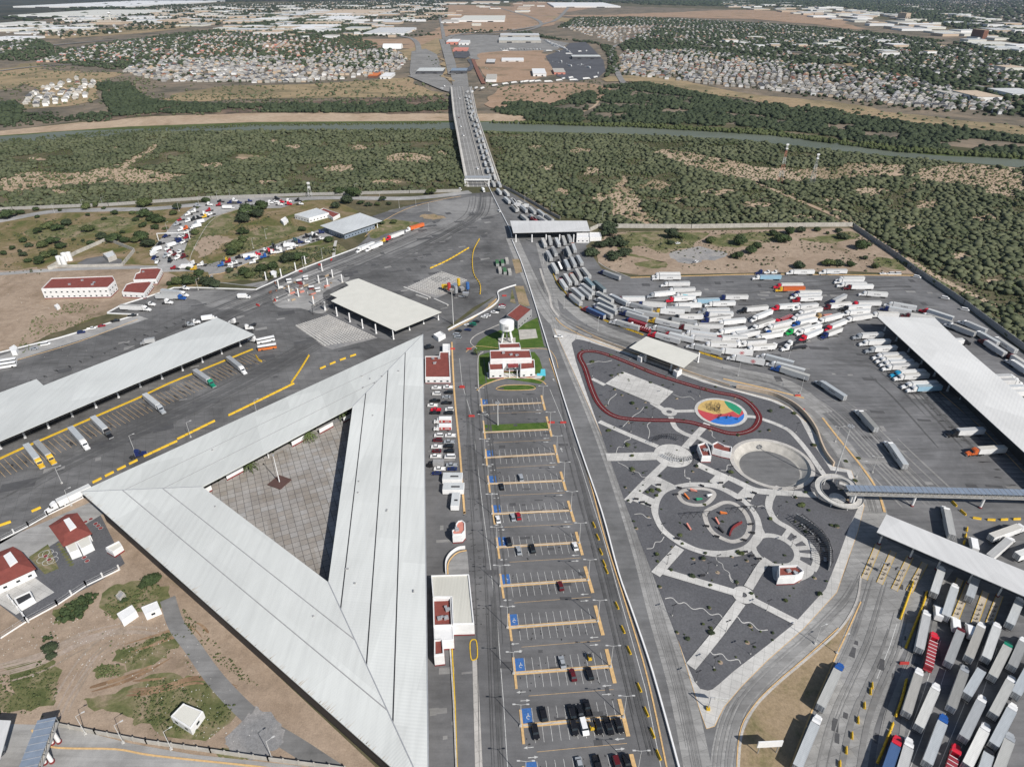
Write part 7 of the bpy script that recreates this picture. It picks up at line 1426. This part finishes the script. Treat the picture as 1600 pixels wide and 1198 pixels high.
for x,y,r_ in ((1000,270,60),(1060,280,35),(990,320,25),(1240,305,42),(1420,310,54),(1410,400,44),(1490,365,46),(1530,340,38)): tree(800+x/4,300+y/4,r_/4,'on the grassy ground above the east lot')
for x,y,r_ in ((90,300,54),(30,260,35),(200,242,36),(130,250,42),(305,235,28),(370,260,18),(440,245,25),(450,280,38),(490,285,28),(575,338,54),(190,462,44),(370,450,46),(440,448,42),(510,455,32),(605,415,25),(665,465,36)): tree(1200+x/4,300+y/4,r_/4,'on the grassy ground above the east lot')
for x,y,r_ in ((305,460,56),(330,505,34),(950,30,60),(905,60,40),(785,155,28)): tree(x/4,898+y/4,r_/4,'on the rough ground below the nursery')
for x,y,r_ in ((385,170,5),(340,190,3.5),(455,165,4.5)): tree(960+x/6.654,740+y/6.654,r_,'in the square park bed',1)
for x,y,r_ in ((1253,788,7),(1341,715,4),(1335,750,5),(1322,720,4),(1240,645,5),(1222,636,4),(925,565,4.5),(950,672,4.5)): tree(x,y,r_,'on the park edge',1,.5)
# palms
def palm(px,py,r_,where):
    p=G(px,py); e=empty('palm_tree',(p.x,p.y,.1),random.uniform(0,6),label='feathery palm tree '+where,cat='palm tree'); MB().tube((0,0,0),(0,0,3.6),.38,8,.3).build('trunk','bark',e); m=MB()
    for k in range(26):
        a=k*2.4; up=.2+.75*((k*7)%10)/10; pv=Vector((0,0,3.6)); L=r_*random.uniform(.8,1.1)
        for s_ in range(6):
            t0,t1=s_/6,(s_+1)/6
            f=lambda t:Vector((math.cos(a)*L*t,math.sin(a)*L*t,3.6+up*L*.9*t-1.1*L*t*t)); p0,p1=f(t0),f(t1); sd_=Vector((-math.sin(a),math.cos(a),0))*(.42*(1-t0*.75)); m.add([p0-sd_-Vector((0,0,.1)),p0,p1,p1-sd_*.8-Vector((0,0,.12))],[(0,1,2,3)]).add([p0,p0+sd_-Vector((0,0,.1)),p1+sd_*.8-Vector((0,0,.12)),p1],[(0,1,2,3)])
    m.build('fronds','leaf_palm',e)
palm(534,652,4.4,'at the upper corner of the courtyard'); palm(484,686,4.4,'beside the gravel bed midway along the courtyard'); palm(391,733,4.,'at the lower left of the courtyard'); palm(745,555,2.5,'beside the headquarters lawn')
# park plants
pin=[(p[0],p[1]) for p in [G(*q_) for q_ in park_in]]; n_=0; grav=[]
while n_<150:
    px,py=random.uniform(895,1340),random.uniform(535,1070); p=G(px,py)
    if not inpoly(p.x,p.y,pin): continue
    if (p-bowl_c).length<bowl_r+1.5 or (p-cc).length<13: continue
    n_+=1; k=random.randrange(6); s_=random.uniform(.35,.85) if random.random()<.8 else random.uniform(.9,1.5); L=random.choice((0,1,1,2))
    e=empty('garden_shrub',(p.x,p.y,.2),random.uniform(0,6),label='%s %s shrub on dark park gravel'%('tiny' if s_<.6 else 'small' if s_<.9 else 'bushy',('olive','light green','dark green')[L]),cat='shrub',group='shrubs on the park gravel'); e.scale=(s_,s_,s_*.7); inst('crown',TR[k][0][L],e); MB
    if random.random()<.35: MB().sheet(circ(Vector((p.x+.3,p.y-.2,0)),random.uniform(.5,.9),9),.216+.0001*n_).build('tree_pit','soil_pink',kind='structure')
for k in range(26):
    t=k/25; x=345+(545-345)*t; y=752-(752-640)*t; p=G(x,y); s_=random.uniform(.3,.8); e=empty('garden_shrub',(p.x+random.uniform(-1.5,1.5),p.y,.12),0,label='small shrub in the grey courtyard bed',cat='shrub',group='shrubs in the courtyard bed'); e.scale=(s_,)*3; inst('crown',TR[k%6][0][0],e)
# ================================================================== FAR TOWN
WC=['white','roof_gate','cream_roof','roof_dock','concrete_wall','roof_small','beige_wall','white']
def ware(px,py,wp,dp,h,roof,label,name='warehouse',wall='white',rot=0,cat='warehouse',gp=None):
    c0=G(px,py); sc0=ppm(py); a=G(px,py+dp/2); b=G(px,py-dp/2); L=wp/sc0; D=min(abs(b.y-a.y),L*2.2+40)
    e=empty(name,(c0.x,c0.y,.3),rot,label=label,cat=cat,group=gp)
    MB().box(0,0,0,h-.6,L,D).build('wall',wall,e); m=MB().box(0,0,h-.6,h,L+1,D+1); m.build('roof',roof,e); 
    if L>25: MB().box(-L*.25,-D/2-.15,0,h*.5,L*.12,.3).box(L*.2,-D/2-.15,0,h*.5,L*.12,.3).build('dock_door','dark',e)
for a in ((556,21,100,8,10,'beige_wall','very long beige roofed warehouse beyond the housing'),(540,30,45,8,9,'white','white warehouse below the long beige one'),(496,45,48,7,10,'white','wide white warehouse left of the dark fronted one'),(612,51,60,9,10,'roof_gate','grey and white warehouse near the orange field'),(712,6,34,12,10,'beige_wall','beige warehouse at the top beside the highway'),(755,31,68,10,11,'cream_roof','large cream warehouse with striped roof by the highway'),(760,5,42,10,10,'beige_wall','second beige warehouse at the top by the highway'),(907,9,95,8,12,'white','very long white warehouse on red earth'),(210,7,155,9,12,'white','enormous white warehouse row along the far left'),(20,40,42,11,11,'cream_roof','cream warehouse at the far left edge'),(155,22,130,9,11,'cream_roof','long cream warehouse row above the far left suburb'),(705,35,26,9,8,'concrete_wall','small grey warehouse left of the cream one'),(1524,154,38,10,9,'beige_wall','pale school roof at the end of the housing'),(1485,150,30,7,7,'concrete_wall','grey school wing beside the pale roof'),(1585,149,50,9,8,'roof_gate','long pale roof at the right edge beyond the woods'),(20,62,60,5,7,'white','low white shed row at the far left')):
    ware(a[0],a[1],a[2],a[3],a[4],a[5],a[6])
for x,y,w_,d_,h,r_,l_,c_ in ((812,65,64,5,9,'roof_dock','long grey customs dock roof in the far lot','concrete_wall'),(812,57,60,3,8,'roof_gate','thin grey roof behind the far customs dock','concrete_wall'),(915,92,44,2.5,8,'roof_dock','thin grey toll canopy at the far truck lot','far_asphalt'),(674,114,40,5,8,'roof_dock','grey toll canopy left of the bridge head','far_asphalt'),(718,114,24,4,8,'steel_blue','small blue grey toll canopy at the bridge head','far_asphalt'),(842,116,20,10,7,'white','white gabled shed beside the far truck lot','white'),(873,114,17,6,6,'concrete_wall','pink walled shed with grey roof in the far lot','salmon'),(709,68,18,8,10,'white','pink walled tower block by the far road','salmon'),(726,69,15,8,9,'roof_gate','grey arched roof hall by the far road','white'),(720,79,22,4,5,'salmon','salmon canopy beside the far car park','salmon'),(768,125,16,8,7,'concrete_wall','grey gabled shed nearest the bridge head','white'),(767,98,13,5,5,'roof_gate','open grey shelter on orange ground','dark'),(801,95,34,4,4,'white','row of white modular tanks on orange ground','white'),(606,121,16,6,6,'white','white hall below the left housing','white'),(587,119,14,6,5,'orange','small brick red building below the left housing','rust')):
    ware(x,y,w_,d_,h,r_,l_,'far_building',c_,0,'building')
p=G(614,76); e=empty('arched_hangar',(p.x,p.y,.3),0,label='white arched hangar at the edge of the left housing',cat='hangar'); m=MB(); Lh=64; Dh=26; V=[]
for x in (-Lh/2,Lh/2): V+=[(x,Dh*math.cos(math.pi*k/12),15*math.sin(math.pi*k/12)) for k in range(13)]
m.add(V,[(k,k+1,14+k,13+k) for k in range(12)]+[tuple(range(13)),tuple(range(25,12,-1))]); m.build('shell','white',e)
for x,y,h in ((1411,31,38),(1528,61,34)): ware(x,y,7,2.2,h,'beige_wall','lone tall tower block in the distant %s'%('white district' if x<1500 else 'dark suburb'),'tower_block','beige_wall' if x<1500 else 'rust',0,'building')
p=G(173,33); e=empty('water_tower',(p.x,p.y,0),0,label='pale bulb water tower above the far left suburb',cat='water tower'); MB().tube((0,0,0),(0,0,36),4,10).build('column','cream_roof',e); MB().tube((0,0,36),(0,0,41),6,14,11).tube((0,0,41),(0,0,46),11,14,5).build('tank','white',e)
def rnd_in(poly):
    xs=[p[0] for p in poly]; ys=[p[1] for p in poly]
    while True:
        # uniform on the ground rather than in the picture
        x,y=random.uniform(min(xs),max(xs)),random.uniform(min(ys),max(ys))
        if inpoly(x,y,poly): return x,y
placed=[]
def warehouses(poly,n,wl,where,gp):
    k=0;tr=0
    while k<n and tr<n*30:
        tr+=1; x,y=rnd_in(poly); p=G(x,y); wm=random.uniform(*wl); dm=wm*random.uniform(.5,1.1)
        if any(abs(p.x-q_[0])<(wm+q_[2])*.52 and abs(p.y-q_[1])<(dm+q_[3])*.55 for q_ in placed): continue
        placed.append((p.x,p.y,wm,dm)); k+=1; h=random.uniform(7,12); rf=random.choice(WC); cl={'white':'white','roof_gate':'pale grey','cream_roof':'cream','roof_dock':'light grey','concrete_wall':'stone grey','roof_small':'blue grey','beige_wall':'beige'}[rf]
        e=empty('warehouse',(p.x,p.y,.3),random.choice((0,.12,-.08)),label='%s roofed warehouse %s'%(cl,where),cat='warehouse',group=gp)
        MB().box(0,0,0,h-.5,wm,dm).build('wall',random.choice(('white','cream_roof','beige_wall')),e); MB().box(0,0,h-.5,h,wm+1,dm+1).build('roof',rf,e)
warehouses([(0,52),(110,30),(250,14),(420,10),(560,8),(690,4),(690,28),(620,44),(520,50),(420,54),(330,44),(200,34),(60,56)],134,(60,210),'in the far left industrial district','warehouses far left')
warehouses([(700,2),(860,0),(860,6),(820,20),(790,40),(710,44)],18,(45,120),'beside the highway interchange','warehouses by the interchange')
warehouses([(430,52),(640,44),(640,58),(560,62),(440,62)],14,(25,60),'beside the long orange field','warehouses beside the orange field')
warehouses([(1120,2),(1250,6),(1400,26),(1500,46),(1600,74),(1600,86),(1500,62),(1380,42),(1240,22),(1120,10)],92,(50,170),'in the far right white district','warehouses far right')
warehouses([(1420,10),(1600,40),(1600,60),(1450,30)],20,(40,120),'in the hazy far right distance','warehouses hazy right')
warehouses([(1100,74),(1250,48),(1330,56),(1400,70),(1500,98),(1600,110),(1600,125),(1450,95)],22,(25,60),'among the dark right suburb trees','halls in the right suburb')
# houses
HR=['far_asphalt','grey','far_road','fence_grey','concrete_wall','tan','rust']
hz=[]
def houses(poly,rot,dx,dy,prob,where,pal,key,two=.4):
    W=GL(poly); WP=[(p.x,p.y) for p in W]; cx_=sum(p.x for p in W)/len(W); cy_=sum(p.y for p in W)/len(W); ca,sa=math.cos(rot),math.sin(rot)
    Rr=max((p-Vector((cx_,cy_,0))).length for p in W); nu=int(Rr/dx)+1; nv=int(Rr/dy)+1
    for j in range(-nv,nv):
        for i in range(-nu,nu):
            if random.random()>prob: continue
            for side in (0,1):
                u=i*dx+random.uniform(-2,2)+40*math.sin(j*.5)*.2; v=j*dy+side*(17)+random.uniform(-1.5,1.5); x=cx_+u*ca-v*sa; y=cy_+u*sa+v*ca
                px,py=Pj(x,y)
                if -20<px<1620 and inpoly(x,y,WP): hz.append((x,y,rot+(math.pi/2 if random.random()<.25 else 0)+random.uniform(-.05,.05),random.uniform(8,11.5),random.uniform(7.5,9.5),(5.8 if random.random()<two else 3.2),random.choice(pal),where,key))
HL=[(230,98),(300,93),(480,90),(560,80),(622,80),(640,95),(628,108),(600,118),(560,122),(480,130),(380,130),(250,128),(190,112)]
houses(HL,.12,14,46,.8,'in the left housing estate by the river',['white','concrete_wall','concrete_wall','fence_grey','beige_wall'],'L1')
houses([(35,162),(62,138),(130,122),(152,130),(140,152),(60,170)],.5,16,44,.85,'in the small estate by the river',['white','concrete_wall'],'L2')
houses([(60,98),(110,78),(230,62),(400,48),(500,62),(560,78),(480,88),(220,98)],.25,22,58,.7,'in the tree filled left suburb',['white','beige_wall','salmon','concrete_wall'],'L3',.1)
houses([(968,112),(970,82),(1080,80),(1250,100),(1400,118),(1590,168),(1560,182),(1400,166),(1240,146),(1100,132),(1000,121)],-.28,15,45,.86,'in the pale right estate by the river',['white','beige_wall','concrete_wall','fence_grey','concrete_wall'],'R1')
houses([(880,44),(900,30),(1020,28),(1200,38),(1400,60),(1600,95),(1600,140),(1400,108),(1200,88),(1030,62),(960,68)],-.2,24,56,.62,'in the dark right suburb',['white','beige_wall','concrete_wall'],'R2',.2)
houses([(0,92),(60,64),(20,64),(-40,75),(-40,95)],.2,26,60,.6,'at the far left edge',['white','beige_wall'],'L4',.1)
houses([(1140,2),(1400,-8),(1640,0),(1640,62),(1500,46),(1330,12)],-.3,75,130,.6,'in the distance',['white','beige_wall','concrete_wall'],'R3',.3)
houses([(0,50),(120,30),(260,10),(700,-2),(700,26),(560,44),(330,34),(100,62)],.1,55,120,.45,'in the distance',['white','beige_wall'],'L5',.4)
hz.sort(key=lambda h:(h[0]**2+h[1]**2))
def roofv(L,D,z0,hh,ov=.5): 
    a,b=L/2+ov,D/2+ov; r_=max(a-b,0.8)
    return [(-a,-b,z0),(a,-b,z0),(a,b,z0),(-a,b,z0),(-r_,0,z0+hh),(r_,0,z0+hh)],[(0,1,5,4),(1,2,5),(2,3,4,5),(3,0,4),(3,2,1,0)]
RCN={'fence_grey':'dusty','far_asphalt':'charcoal','grey':'grey','tan':'tan','far_road':'slate','concrete_wall':'pale','rust':'brown'}
for k,(x,y,a,L,D,h,wl,where,key) in enumerate(hz[:300]):
    rf=random.choice(HR[:5]); L=round(L);D=round(D)
    e=empty('house',(x,y,.4),a,label='%s roofed %s house %s'%(RCN[rf],'tall' if h>5 else 'low',where),cat='house',group='houses '+where)
    inst('wall',cached(('hw',L,D,h,wl),lambda: MB().box(0,0,0,h,L,D).mesh('wall',wl)),e); inst('roof',cached(('hr',L,D,h,rf),lambda: MB().add(*roofv(L,D,h,3.2)).mesh('roof',rf)),e)
m=MB(); allm=list(dict.fromkeys(['white','concrete_wall','beige_wall','salmon','fence_grey']+HR))
for (x,y,a,L,D,h,wl,where,key) in hz[300:]:
    m.cm=allm.index(wl); m.box(x,y,.4,.4+h,L,D,a); v,f=roofv(L,D,h+.4,3.2); c_,s_=math.cos(a),math.sin(a); m.cm=allm.index(random.choice(HR[:5]) if random.random()<.85 else random.choice(HR[5:])); m.add([(x+p[0]*c_-p[1]*s_,y+p[0]*s_+p[1]*c_,p[2]) for p in v],f)
m.build('distant_houses',allm,kind='stuff')
print('houses',len(hz))
# distant blue ridges at upper right and left
def ridge(name,x0,x1,Y,h,seed):
    n=60; V=[];F=[]
    for i in range(n+1):
        x=x0+(x1-x0)*i/n; k=math.sin(math.pi*i/n)**.6
        hh=h*k*(.6+.5*noise.noise(Vector((i*.13,seed,0)))+.25*noise.noise(Vector((i*.5,seed,4))))
        V+=[(x,Y-2500,0),(x,Y,max(hh,1)),(x,Y+2500,0)]
    for i in range(n): F+=[(i*3,(i+1)*3,(i+1)*3+1,i*3+1),(i*3+1,(i+1)*3+1,(i+1)*3+2,i*3+2)]
    MB().add(V,F).build(name,'soil_dark',kind='structure')
ridge('hills',4000,30000,17000,420,3); ridge('hills',-24000,-6000,19000,200,9)
# ================================================================== HAZE
def haze():
    mt=bpy.data.materials.new('haze'); mt.use_nodes=True; n=mt.node_tree; n.nodes.remove(n.nodes['Principled BSDF']); v=n.nodes.new('ShaderNodeVolumePrincipled'); v.inputs['Color'].default_value=(.66,.8,1.,1); v.inputs['Density'].default_value=HAZE; v.inputs['Anisotropy'].default_value=.3
    n.links.new(v.outputs[0],n.nodes['Material Output'].inputs['Volume']); m=MB().box(0,15000,-12,520,61000,32000); o=m.build('haze',mt,kind='stuff')
HAZE=2.2e-5
haze()
#@@END
# ================================================================== LABELS
def finish():
    from collections import defaultdict
    d=defaultdict(list)
    for o,l in REG:
        if l is None: continue
        d[l].append(o)
    for l,os_ in d.items():
        if len(os_)==1: os_[0]['label']=l; continue
        pts=[]
        for o in os_:
            p=o.location
            if p.length<.01 and o.type=='MESH' and len(o.data.vertices): p=o.data.vertices[0].co
            pts.append(Pj(p.x,p.y,p.z))
        xs=[p[0] for p in pts]; ys=[p[1] for p in pts]
        horiz=(max(xs)-min(xs))>(max(ys)-min(ys))
        order=sorted(range(len(os_)),key=lambda i:pts[i][0] if horiz else pts[i][1])
        for r_,i in enumerate(order): os_[i]['label']=l+', '+ordn(r_)+(' from left' if horiz else ' from top')
finish()
print('objects',len(bpy.data.objects))
